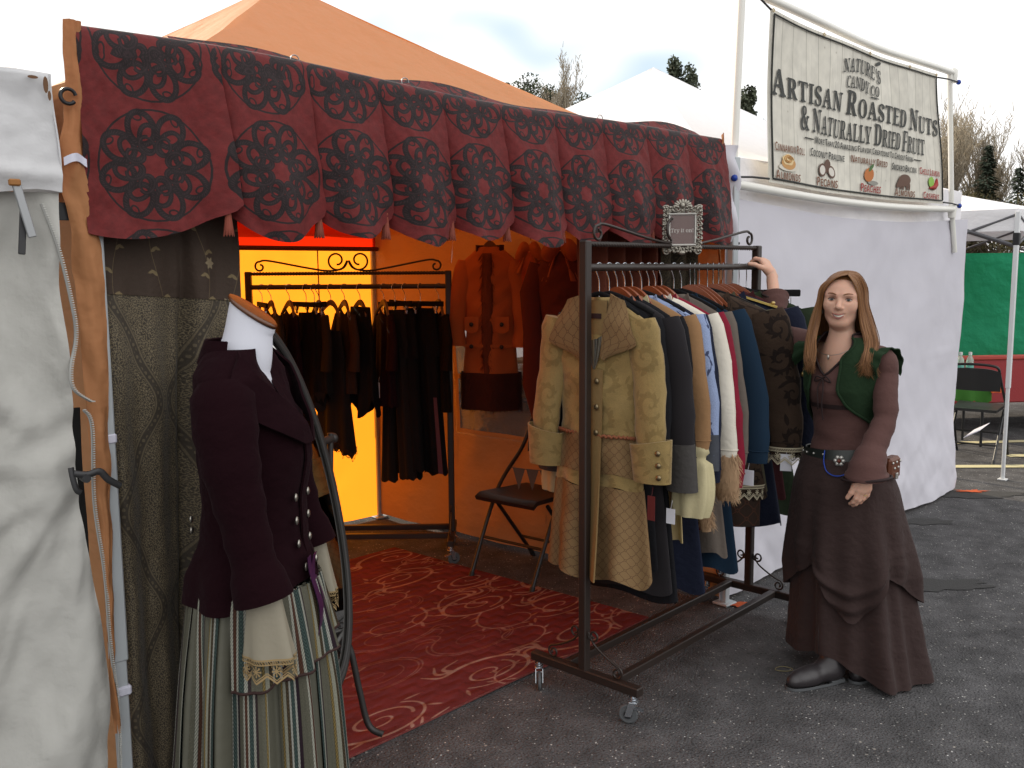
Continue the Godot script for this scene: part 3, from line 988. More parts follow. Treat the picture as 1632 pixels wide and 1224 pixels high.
# ---------------------------------------------------------------- the beige tent at the left edge
func build_left_tent() -> void:
	var t := thing("canvas_tent", "off-white canvas tent wall with a zip at the left edge", "tent")
	var la := Vector3(-1.16, 0, -2.4)
	var L := func(s: float, y: float, d: float) -> Vector3: return la - U * s + N * d + UP * y
	var cm := mat("canvas", lin(0.41, 0.405, 0.38), 0.9, {"norm": norm_tex("wrinkle", 12, 0.012, 5, 10.0, 512), "tri": 2.2, "ns": 0.35, "back": Color(0.12, 0.12, 0.11)})
	var f := noise(150, 1.6, 3)
	var g := MB.new()
	g.shell(func(u, v):
		var y := lerpf(0.02, 1.80, v)
		var pinch := exp(-pow((y - 1.12) / 0.22, 2.0))
		var s := lerpf(-0.03 + 0.035 * sm(0.7, 1.5, y) + 0.02 * pinch + 0.01 * sin(y * 9.0), 1.15, pow(u, 1.6))
		var dy := 1.10 - y
		var dist := Vector2(s + 0.03, dy).length()
		var ang := atan2(s + 0.03, absf(dy) + 0.02)
		var rad := sin(ang * (13.0 if dy > 0.0 else 9.0) + (0.0 if dy > 0.0 else 1.3) + 1.5 * f.get_noise_2d(ang * 2.0, dist)) * minf(dist, 0.75) * 0.050
		var fall := rad * sm(0.05, 0.25, dist) * sm(1.80, 1.62, y)
		var gather := sin((y - 1.13) * 60.0 + s * 30.0) * 0.008 * pinch * exp(-s * 8.0)
		var diag := 0.006 * sin(y * 23.0 + s * 40.0) * sm(0.3, 0.9, y) * exp(-s * 4.0)
		return L.call(s, y, 0.03 + fall + gather + diag + 0.03 * f.get_noise_2d(s * 2.5, y * 1.2) + 0.02 * sin(s * 14.0 + y * 1.3)), 60, 90, 0.003)
	part("wall", g, cm, t)
	# the valance above, boxed over the eave
	var vm := mat("canvas_white", lin(0.55, 0.55, 0.56), 0.85, {"norm": norm_tex("wrinkle", 12, 0.012, 5, 10.0, 512), "tri": 2.2, "ns": 0.3, "back": Color(0.25, 0.25, 0.24)})
	var vv := MB.new()
	vv.shell(func(u, v):
		var s := lerpf(0.0, 1.15, u)
		var y = lerpf(1.80, 2.085, minf(v, 0.9) / 0.9) + 0.006 * sin(s * 30.0) * (1.0 - v)
		var dep := 0.055 + 0.016 * f.get_noise_2d(s * 3.0, y * 3.0) - 0.10 * maxf(0.0, v - 0.9) / 0.1 + 0.014 * exp(-pow((y - 1.84) / 0.02, 2.0))
		return L.call(s + 0.006 * sin(y * 16.0), y, dep), 40, 30, 0.004)
	part("valance", vv, vm, t)
	var ve := MB.new()
	ve.shell(func(u, v): return L.call(0.0 + 0.006 * sin(lerpf(1.80, 2.085, v) * 16.0), lerpf(1.80, 2.085, v) - 0.012 * u * u, lerpf(0.055, -0.3, u)), 10, 14, 0.004)
	part("valance_end", ve, vm, t)
	for q in [[0.022, 2.055, 0.006, 0.02], [0.015, 2.03, 0.004, 0.012], [0.05, 2.07, 0.012, 0.004]]:
		var rs := MB.new()
		rs.grid(func(a, b): return L.call(q[0] + cos(TAU * a) * q[2] * b, q[1] + sin(TAU * a) * q[3] * b, 0.072), 14, 2, true)
		part("rust_stain", rs, mat("rust", lin(0.14, 0.075, 0.04), 0.9), t)
	# rear walls and roof so that the tent stands as one
	var rf := MB.new()
	var r0: Vector3 = L.call(0.0, 2.085, 0.02)
	var r1: Vector3 = L.call(1.2, 2.085, 0.02)
	rf.grid(func(u, v): return r0.lerp(r1, u) + N * (-2.0 * v) + UP * 0.30 * sin(PI * 0.5 * v), 10, 10)
	part("roof_panel", rf, vm, t)
	# the zip's two toothed edges, standing off the cloth in loops
	var zm := mat("zip_tape", lin(0.30, 0.30, 0.285), 0.8)
	var tm := mat("zip_teeth", lin(0.45, 0.45, 0.42), 0.5)
	var z1 := bez([L.call(0.045, 1.77, 0.05), L.call(0.02, 1.66, 0.075), L.call(-0.005, 1.52, 0.07), L.call(-0.012, 1.44, 0.06), L.call(0.012, 1.36, 0.085), L.call(0.01, 1.31, 0.09), L.call(-0.03, 1.275, 0.075), L.call(-0.045, 1.27, 0.06)], 10)
	var z2 := bez([L.call(-0.02, 1.25, 0.06), L.call(-0.04, 1.20, 0.05), L.call(-0.035, 1.0, 0.045), L.call(-0.05, 0.8, 0.045), L.call(-0.052, 0.6, 0.05), L.call(-0.062, 0.42, 0.05), L.call(-0.055, 0.2, 0.05)], 10)
	for z in [z1, z2]:
		var tp := MB.new()
		tp.tube(z, 0.0036, 6, true, 0.5)
		var tape := part("zip_tape", tp, zm, t)
		var th := MB.new()
		var acc := 0.0
		for k in z.size() - 1:
			var a: Vector3 = z[k]
			var b: Vector3 = z[k + 1]
			var dd := a.distance_to(b)
			while acc < dd:
				th.box(a.lerp(b, acc / dd) + N * 0.003 + U * 0.004, Vector3(0.005, 0.0026, 0.004), bs(U, UP))
				acc += 0.006
			acc -= dd
		part("zip_teeth", th, tm, tape).set_meta("kind", "stuff")
	var bk := MB.new()
	bk.box(L.call(-0.012, 1.755, 0.03), Vector3(0.06, 0.045, 0.004), bs(U, UP), 0.001)
	part("hook_tape", bk, mats.black_plastic, t)
	var dk := MB.new()
	dk.shell(func(u, v): return L.call(lerpf(-0.028, -0.005, u), lerpf(0.1, 1.25, v), 0.0 + 0.006 * sin(v * 20.0)), 3, 20, 0.003)
	part("black_flap", dk, mat("black_cloth", lin(0.012, 0.012, 0.012), 0.9), t)
	# clamps
	var c1 := thing("spring_clamp", "grey metal bar clamp with orange top hanging on the canvas valance", "clamp", L.call(0.095, 1.76, 0.095), atan2(N.x, N.z))
	var cb := MB.new()
	cb.box(Vector3(0, -0.01, 0), Vector3(0.02, 0.13, 0.008), Basis(Vector3.BACK, 0.22), 0.002)
	part("bar", cb, mat("steel", lin(0.32, 0.33, 0.34), 0.45, {"metal": 0.7}), c1)
	var ct := MB.new()
	ct.box(Vector3(-0.018, 0.055, 0.004), Vector3(0.026, 0.016, 0.014), Basis.IDENTITY, 0.003)
	part("tip", ct, mat("orange_plastic", lin(0.28, 0.12, 0.03), 0.5), c1)
	var cc := MB.new()
	cc.box(Vector3(-0.004, -0.06, -0.012), Vector3(0.016, 0.11, 0.008), Basis(Vector3.BACK, -0.1), 0.002)
	part("bar", cc, mat("steel_dark", lin(0.05, 0.05, 0.052), 0.5, {"metal": 0.5}), c1)
	var c2 := thing("hand_clamp", "dark grey hand clamp gripping the gathered canvas beside the orange drape", "clamp", L.call(0.0, 1.09, 0.10), atan2(N.x, N.z))
	var dm := mat("steel_dark", lin(0.05, 0.05, 0.052), 0.5)
	var j1 := MB.new()
	j1.tube(bez([Vector3(-0.030, 0.022, 0), Vector3(-0.028, -0.005, 0.004), Vector3(-0.022, -0.035, 0.006), Vector3(-0.012, -0.045, 0.004)], 6), 0.0075, 8, true, 0.6)
	part("jaw", j1, dm, c2)
	var j2 := MB.new()
	j2.tube(bez([Vector3(-0.025, 0.006, 0.004), Vector3(0.005, 0.0, 0.01), Vector3(0.035, 0.004, 0.012), Vector3(0.055, -0.02, 0.012), Vector3(0.085, -0.042, 0.01)], 6), 0.009, 8, true, 0.6)
	part("handle", j2, dm, c2)
	var sp := MB.new()
	sp.cyl(Vector3(0.0, -0.008, -0.006), Vector3(0.0, -0.008, 0.022), 0.011)
	part("spring", sp, dm, c2)

# ---------------------------------------------------------------- stall at the far right
func build_far_booth() -> void:
	var t := thing("canopy_tent", "small white canopy on a thin grey leg at the far right", "tent")
	var cl = mats.white_cloth
	var P := Vector3(3.70, 0, -6.87) # its visible front leg
	var ex := Vector3(-0.698, 0, 0.716) * -1.0
	var ez := Vector3(-0.716, 0, -0.698)
	var cs := [P + WN * 0.0 - WD * 0.0, P + WD * 2.6, P + WD * 2.6 + ez * 2.6, P + ez * 2.6]
	var ctr: Vector3 = (cs[0] + cs[2]) * 0.5 + UP * 2.34
	for k in 4:
		var a: Vector3 = cs[k] + UP * 2.02
		var b: Vector3 = cs[(k + 1) % 4] + UP * 2.02
		var g := MB.new()
		g.grid(func(u, v):
			var p := a.lerp(b, u).lerp(ctr, v)
			p.y = lerpf(2.02, 2.34, v)
			return p, 12, 10)
		part("roof_panel", g, cl, t)
		var vg := MB.new()
		var o: Vector3 = (b - a).cross(UP).normalized() * -1.0
		vg.grid(cloth_wall(cs[k], cs[(k + 1) % 4], 1.86, 2.02, o, 160 + k, 0.02), 16, 3)
		part("valance", vg, cl, t)
		var lg := MB.new()
		lg.box(cs[k] + UP * 1.35, Vector3(0.032, 1.3, 0.032), Basis(UP, 0.8), 0.003)
		lg.box(cs[k] + UP * 0.36, Vector3(0.024, 0.7, 0.024), Basis(UP, 0.8), 0.003)
		lg.box(cs[k] + UP * 0.006, Vector3(0.06, 0.01, 0.06), Basis(UP, 0.8), 0.002)
		part("leg", lg, mats.white_post, t)
		var kb := MB.new()
		kb.box(cs[k] + UP * 1.80, Vector3(0.045, 0.09, 0.045), Basis(UP, 0.8), 0.006)
		part("slider", kb, mats.black_plastic, t)
		var tr := MB.new()
		for j in 4:
			var p: Vector3 = cs[k].lerp(cs[(k + 1) % 4], j / 4.0)
			var q: Vector3 = cs[k].lerp(cs[(k + 1) % 4], (j + 1) / 4.0)
			tr.tube([p + UP * (1.98 if j % 2 == 0 else 1.75), q + UP * (1.75 if j % 2 == 0 else 1.98)], 0.011, 5)
			tr.tube([p + UP * (1.75 if j % 2 == 0 else 1.98), q + UP * (1.98 if j % 2 == 0 else 1.75)], 0.011, 5)
		part("truss_bar", tr, mat("grey_bar", lin(0.12, 0.12, 0.13), 0.5), t)
	# green tarpaulin
	var gt := MB.new()
	var ga := Vector3(4.2, 0, -9.9)
	var gb := Vector3(8.4, 0, -9.3)
	gt.shell(cloth_wall(ga, gb, 0.66, 1.74, Vector3(-0.14, 0, 0.99), 170, 0.06), 30, 16, 0.004)
	solo("green_tarp", gt, tent_cloth("green_tarp_cloth", lin(0.015, 0.25, 0.13), Color(0.03, 0.5, 0.25), 0.6), "bright green tarpaulin hung behind the red trailer", "tarp")
	# red trailer
	var tr := thing("utility_trailer", "low red utility trailer with one black wheel behind the chairs", "trailer", Vector3(6.2, 0, -9.0), 0.14)
	var rm := mat("red_paint", lin(0.28, 0.016, 0.02), 0.45, {"norm": norm_tex("fine", 9, 0.1, 3, 3.0), "tri": 2.0, "ns": 0.15, "spec": 0.5})
	var bd := MB.new()
	bd.box(Vector3(0, 0.52, 0.0), Vector3(4.2, 0.42, 0.04), Basis.IDENTITY, 0.01)
	bd.box(Vector3(0, 0.34, -0.7), Vector3(4.2, 0.05, 1.4), Basis.IDENTITY, 0.01)
	bd.box(Vector3(0, 0.52, -1.4), Vector3(4.2, 0.42, 0.04), Basis.IDENTITY, 0.01)
	var body := part("bed", bd, rm, tr)
	var rl := MB.new()
	rl.box(Vector3(0, 0.745, 0.012), Vector3(4.24, 0.045, 0.06), Basis.IDENTITY, 0.012)
	part("rail", rl, mat("red_rail", lin(0.40, 0.06, 0.045), 0.45), body)
	for x in [-1.9, -1.1, -0.3, 0.5, 1.3]:
		var rb := MB.new()
		rb.box(Vector3(x, 0.52, 0.035), Vector3(0.06, 0.40, 0.03), Basis.IDENTITY, 0.006)
		part("stake_post", rb, rm, body)
	var wh := MB.new()
	var tp := []
	for k in 25: tp.append(Vector3(-0.55 + cos(TAU * k / 24.0) * 0.22, 0.30 + sin(TAU * k / 24.0) * 0.22, 0.10))
	wh.tube(tp, 0.08, 10, false, 1.0)
	var wheel := part("wheel", wh, mat("tyre", lin(0.014, 0.014, 0.015), 0.85), tr)
	var rim := MB.new()
	rim.cyl(Vector3(-0.55, 0.30, 0.06), Vector3(-0.55, 0.30, 0.16), 0.15, 18)
	part("rim", rim, mat("steel", lin(0.32, 0.33, 0.34), 0.45, {"metal": 0.7}), wheel)
	# chairs, table with cloth, bottles, bag
	var c1 := folding_chair("black folding chair beside the white wall at the far booth", "far booth chairs")
	c1.position = Vector3(3.92, 0, -7.72)
	c1.rotation.y = 2.5
	var c2 := folding_chair("dark folding chair under the white bag", "far booth chairs")
	c2.position = Vector3(4.75, 0, -7.75)
	c2.rotation.y = -0.9
	var bg := MB.new()
	var bn := noise(181, 2.5, 3)
	bg.grid(func(a, b):
		var d := Vector3(sin(PI * b) * cos(TAU * a), -cos(PI * b), -sin(PI * b) * sin(TAU * a))
		var r := 1.0 + 0.25 * bn.get_noise_3dv(d * 1.3)
		return Vector3(4.72, 0.56, -7.72) + Vector3(d.x * 0.30, d.y * 0.12, d.z * 0.2) * r, 24, 16, true)
	solo("plastic_bag", bg, mat("bag_white", lin(0.72, 0.72, 0.70), 0.5, {"norm": norm_tex("wrinkle", 12, 0.012, 5, 10.0, 512), "tri": 3.0}), "white stuffed plastic bag on the far folding chair", "bag")
	var tb := thing("small_table", "small table with a bright green cloth behind the black chair", "table", Vector3(4.02, 0, -8.35))
	var tp2 := MB.new()
	tp2.box(Vector3(0, 0.60, 0), Vector3(0.4, 0.03, 0.4), Basis.IDENTITY, 0.006)
	part("table_top", tp2, mat("table_grey", lin(0.3, 0.3, 0.3), 0.6), tb)
	for sx in [-0.17, 0.17]:
		for sz in [-0.17, 0.17]:
			var lg := MB.new()
			lg.cyl(Vector3(sx, 0, sz), Vector3(sx, 0.59, sz), 0.012)
			part("leg", lg, mats.black_plastic, tb)
	var tc := MB.new()
	tc.shell(func(u, v): return Vector3(4.02, 0, -8.35) + Vector3(lerpf(-0.21, 0.21, u), 0.625 - maxf(0.0, v - 0.5) * 0.45 - 0.05 * sin(u * 17.0) * maxf(0.0, v - 0.5), lerpf(-0.20, 0.22, minf(1.0, v * 2.0)) + 0.04 * sin(u * 14.0) * maxf(0.0, v - 0.5)), 24, 12, 0.004)
	solo("table_cloth", tc, mat("lime_cloth", lin(0.04, 0.15, 0.02), 0.8), "lime green cloth hanging from the small far table", "cloth")
	for k in 3:
		var b := thing("water_bottle", ["clear green-tinted bottle nearest the white wall", "clear bottle in the middle of the far table", "clear bottle at the right of the far table"][k], "bottle", Vector3(3.92 + k * 0.085, 0.626, -8.25), 0, "bottles on the far table")
		var g := MB.new()
		g.lathe(Vector3.ZERO, [Vector2(0, 0), Vector2(0.03, 0.002), Vector2(0.032, 0.02), Vector2(0.031, 0.12), Vector2(0.03, 0.15), Vector2(0.013, 0.19), Vector2(0.012, 0.2)], 14)
		part("body", g, mat("bottle_plastic", Color(0.75, 0.9, 0.85, 0.35), 0.1, {"alpha": true}), b)
		var lb := MB.new()
		lb.lathe(Vector3.ZERO, [Vector2(0.033, 0.05), Vector2(0.033, 0.11)], 14)
		part("wrapper", lb, mat("bottle_label", lin(0.15, 0.42, 0.36), 0.6), b)
		var cp := MB.new()
		cp.cyl(Vector3(0, 0.195, 0), Vector3(0, 0.22, 0), 0.015)
		part("cap", cp, mat("cap_white", lin(0.7, 0.7, 0.7), 0.5), b)
	var oc := MB.new()
	oc.shell(func(u, v): return Vector3(4.25, 0.62 - 0.12 * v, -8.12) + Vector3(lerpf(-0.04, 0.05, u), 0, 0.03 * v + 0.01 * sin(u * 9.0)), 8, 5, 0.003)
	solo("orange_cloth", oc, mat("orange_rag", lin(0.55, 0.10, 0.02), 0.8), "orange rag hanging off the green-covered far table", "cloth")
	var pp := MB.new()
	pp.shell(func(u, v): return white(lerpf(2.80, 3.02, u), 0.40 + 0.06 * v + 0.03 * u, 0.05 + 0.10 * v), 6, 4, 0.003)
	solo("paper_sheet", pp, mats.white_sheet, "white paper sheet sticking out at the end of the white wall", "paper")

# ---------------------------------------------------------------- trees
func limb(mb: MB, a: Vector3, dir: Vector3, L: float, r: float, depth: int, rng: RandomNumberGenerator, tips: Array, spread := 0.6, up := 0.25) -> void:
	var pts := [a]
	var rads := [r]
	var d := dir
	var p := a
	var m := 4
	for k in m:
		d = (d + Vector3(rng.randf_range(-0.16, 0.16), rng.randf_range(-0.05, 0.12), rng.randf_range(-0.16, 0.16))).normalized()
		p += d * L / m
		pts.append(p)
		rads.append(lerpf(r, r * 0.55, (k + 1.0) / m))
	mb.tube(pts, rads, 5 if depth > 1 else 3, false)
	tips.append(p)
	if depth <= 0: return
	var n := 3 if depth > 2 else 4
	for k in n:
		var at: Vector3 = pts[clampi(int(m * rng.randf_range(0.4, 1.0)), 1, m)]
		var ax := Vector3(rng.randf_range(-1, 1), 0, rng.randf_range(-1, 1)).normalized()
		var nd := (d + ax * spread * rng.randf_range(0.6, 1.3) + UP * up).normalized()
		limb(mb, at, nd, L * rng.randf_range(0.55, 0.8), r * 0.5, depth - 1, rng, tips, spread, up)
	limb(mb, p, (d + UP * 0.2).normalized(), L * 0.75, r * 0.52, depth - 1, rng, tips, spread, up)

func leafy(o: Vector3, size: Vector3, n: int, leaf: float, rng: RandomNumberGenerator, lumps: Array) -> MB:
	var mb := MB.new()
	for k in n:
		var lp: Array = lumps[rng.randi() % lumps.size()]
		var d := Vector3(rng.randfn(), rng.randfn(), rng.randfn()).normalized()
		var p: Vector3 = o + (lp[0] + d * lp[1] * pow(rng.randf(), 0.45)) * size
		var q := Basis.from_euler(Vector3(rng.randf() * TAU, rng.randf() * TAU, rng.randf() * TAU))
		var l := leaf * rng.randf_range(0.6, 1.3)
		var tn := rng.randf_range(0.65, 1.25)
		mb.col = Color(tn, tn, tn * 0.9)
		mb.quad(p + q * Vector3(-l, -l * 0.4, 0), p + q * Vector3(l, -l * 0.5, 0.15 * l), p + q * Vector3(l * 0.8, l * 0.5, 0), p + q * Vector3(-l * 0.7, l * 0.45, 0.2 * l))
	mb.col = Color.WHITE
	return mb

func make_tree(called: String, label: String, at: Vector3, h: float, w: float, style: String, sd: int, group := "") -> void:
	var rng := RandomNumberGenerator.new()
	rng.seed = sd
	at.y = hill_y(at.x, at.z) - 0.1
	var t := thing(called, label, "tree", at, 0.0, group)
	var bark := mat("bark", lin(0.13, 0.10, 0.075), 0.95)
	var pale := mat("pale_bark", lin(0.34, 0.29, 0.22), 0.95)
	var tips := []
	var tr := MB.new()
	if style == "bare":
		limb(tr, Vector3.ZERO, UP, h * 0.31, h * 0.016, 5, rng, tips, 0.42, 0.42)
		part("trunk", tr, pale, t)
		var tw := MB.new()
		for p: Vector3 in tips:
			for j in 1:
				var d := Vector3(rng.randf_range(-0.5, 0.5), rng.randf_range(0.3, 1.0), rng.randf_range(-0.5, 0.5)) * h * 0.05
				tw.tube([p, p + d * 0.6, p + d], [0.026, 0.018, 0.010], 3, false)
		part("crown", tw, pale, t).set_meta("kind", "stuff")
		return
	if style == "fir":
		tr.tube([Vector3.ZERO, UP * h * 0.5, UP * h * 0.97], [h * 0.02, h * 0.013, h * 0.003], 7)
		part("trunk", tr, bark, t)
		var mb := MB.new()
		for k in 2600:
			var q := pow(rng.randf(), 1.25)
			var y := lerpf(0.16, 1.0, q) * h
			var tier := 0.75 + 0.35 * sin(y / h * 44.0)
			var r := w * 0.5 * (1.0 - q) * tier * pow(rng.randf(), 0.5) + 0.05
			var an := rng.randf() * TAU
			var p := Vector3(cos(an) * r, y - r * 0.25, sin(an) * r)
			var o := Vector3(cos(an), -0.3, sin(an))
			var sdv := o.cross(UP).normalized()
			var l := h * 0.036 * rng.randf_range(0.5, 1.2)
			var tn := rng.randf_range(0.65, 1.25)
			mb.col = Color(tn, tn, tn)
			mb.quad(p - sdv * l * 0.3, p + o * l - sdv * l * 0.08, p + o * l + sdv * l * 0.1, p + sdv * l * 0.3 + UP * l * 0.12)
		part("crown", mb, mat("needles", lin(0.07, 0.09, 0.06), 0.9, {"vc": true}), t).set_meta("kind", "stuff")
		return
	# broad or ragged evergreen
	limb(tr, Vector3.ZERO, UP, h * (0.34 if style == "pine" else 0.38), h * 0.03, 2 if style == "pine" else 3, rng, tips, 0.75, 0.1)
	part("trunk", tr, bark, t)
	var lumps := []
	var nl := 15
	for k in nl:
		var an := rng.randf() * TAU
		var rr := pow(rng.randf(), 0.6) * 0.36
		lumps.append([Vector3(cos(an) * rr, rng.randf_range(0.42, 0.88), sin(an) * rr), rng.randf_range(0.09, 0.17)] if style != "pine" else [Vector3(cos(an) * rr * (1.25 - k * 0.06), 0.35 + 0.042 * k, sin(an) * rr * (1.25 - k * 0.06)), rng.randf_range(0.07, 0.13)])
	var cm := mat("oak_leaf", lin(0.080, 0.096, 0.058), 0.9, {"vc": true}) if style == "oak" else mat("pine_leaf", lin(0.10, 0.115, 0.082), 0.9, {"vc": true})
	if style == "brush": cm = mat("brush_leaf", lin(0.13, 0.11, 0.055), 0.9, {"vc": true})
	part("crown", leafy(Vector3.ZERO, Vector3(w, h, w), 4600, h * 0.0135, rng, lumps), cm, t).set_meta("kind", "stuff")

func build_trees() -> void:
	make_tree("oak_tree", "round dark oak on the hill right above the orange roof", Vector3(1.3, 0, -74), 8.2, 8.0, "oak", 201, "oaks on the hill")
	make_tree("oak_tree", "dark oak under the bare tree behind the white peak", Vector3(3.4, 0, -76), 8.0, 8.0, "oak", 202, "oaks on the hill")
	make_tree("oak_tree", "smallest dark oak, half behind the orange roof", Vector3(-0.6, 0, -73), 5.8, 6.0, "oak", 203, "oaks on the hill")
	make_tree("bare_tree", "leafless tree standing above the oaks on the hill", Vector3(4.5, 0, -70), 9.4, 5.0, "bare", 214)
	make_tree("fir_tree", "thin spire-shaped fir at the left of the hill oaks", Vector3(-0.2, 0, -72), 7.8, 1.6, "fir", 205)
	make_tree("pine_tree", "ragged pine rising over the right slope of the white peak", Vector3(12.8, 0, -72), 10.6, 5.5, "pine", 206, "pines behind the white tents")
	make_tree("pine_tree", "ragged pine beside the tall white pipe", Vector3(18.6, 0, -75), 11.0, 5.0, "pine", 207, "pines behind the white tents")
	make_tree("poplar_tree", "tall leafless poplar just right of the banner pipe", Vector3(29.9, 0, -62), 13.0, 4.0, "bare", 208, "bare poplars at the right")
	make_tree("poplar_tree", "tall leafless poplar at the far right behind the fir", Vector3(33.0, 0, -64), 13.4, 4.0, "bare", 209, "bare poplars at the right")
	make_tree("poplar_tree", "leafless poplar at the right edge of the picture", Vector3(33.8, 0, -61), 12.2, 4.0, "bare", 210, "bare poplars at the right")
	make_tree("poplar_tree", "short leafless poplar nearest the banner's lower corner", Vector3(28.4, 0, -61), 11.4, 3.0, "bare", 211, "bare poplars at the right")
	make_tree("fir_tree", "dark green fir between the bare poplars", Vector3(30.2, 0, -60), 8.8, 4.5, "fir", 212)
	make_tree("fir_tree", "lower fir in front of the bare poplars", Vector3(30.6, 0, -57), 7.2, 4.5, "fir", 213)
	var k := 0
	for q in [[26.6, -56, 5.6, 6.0], [29.2, -55, 5.4, 7.0], [31.8, -54, 5.8, 7.0], [34.5, -55, 6.0, 7.0], [28.5, -60, 6.2, 6.0]]:
		make_tree("brush_tree", ["olive brush tree nearest the banner pipe", "olive brush tree below the fir", "olive brush tree right of the far canopy's peak", "olive brush tree at the picture's right edge", "olive brush tree behind the others under the shortest poplar"][k], Vector3(q[0], 0, q[1]), q[2], q[3], "brush", 220 + k, "olive brush trees")
		k += 1

# ---------------------------------------------------------------- patterned awning
func awning_tex() -> ImageTexture:
	var s := 512
	var cv := Canvas.new(s, s, Color8(97, 34, 34))
	var dk := Color8(37, 30, 31, 235)
	var mid := Color8(58, 44, 46, 160)
	var o := Vector2(256, 256)
	var R := func(c: Vector2, rx: float, ry: float, ang: float, th: float) -> void:
		cv.ring(c, rx, ry, ang, th, dk)
		for k in 34: # the rope's twist
			var a := TAU * k / 34.0
			var p := c + Vector2(cos(a) * rx, sin(a) * ry).rotated(ang)
			cv.line([p + Vector2(th * 0.5, 0).rotated(a + ang + 0.8), p - Vector2(th * 0.5, 0).rotated(a + ang + 0.8)], 1.5, 1.5, mid)
	cv.ring(o, 238.0, 238.0, 0.0, 4.2, dk)
	for k in 8:
		var a := TAU * (k + 0.5) / 8.0 + 0.06
		var d := Vector2(cos(a), sin(a))
		var e := Vector2(cos(a + 0.16), sin(a + 0.16))
		R.call(o + d * 166, 69.0, 55.0, a, 13.5)
		R.call(o + e * 118, 56.0, 41.0, a + 0.2, 11.0)
		R.call(o + d * 90, 38.0, 30.0, a - 0.2, 8.5)
		cv.ring(o + d * 214, 20.0, 13.0, a + PI * 0.5 + 0.5, 3.6, dk)
		cv.dot(o.x + e.x * 128, o.y + e.y * 128, 6, Color8(96, 34, 35))
	cv.grain(17, 0.02, 0.10)
	cv.grain(18, 0.3, 0.08)
	return cv.tex()

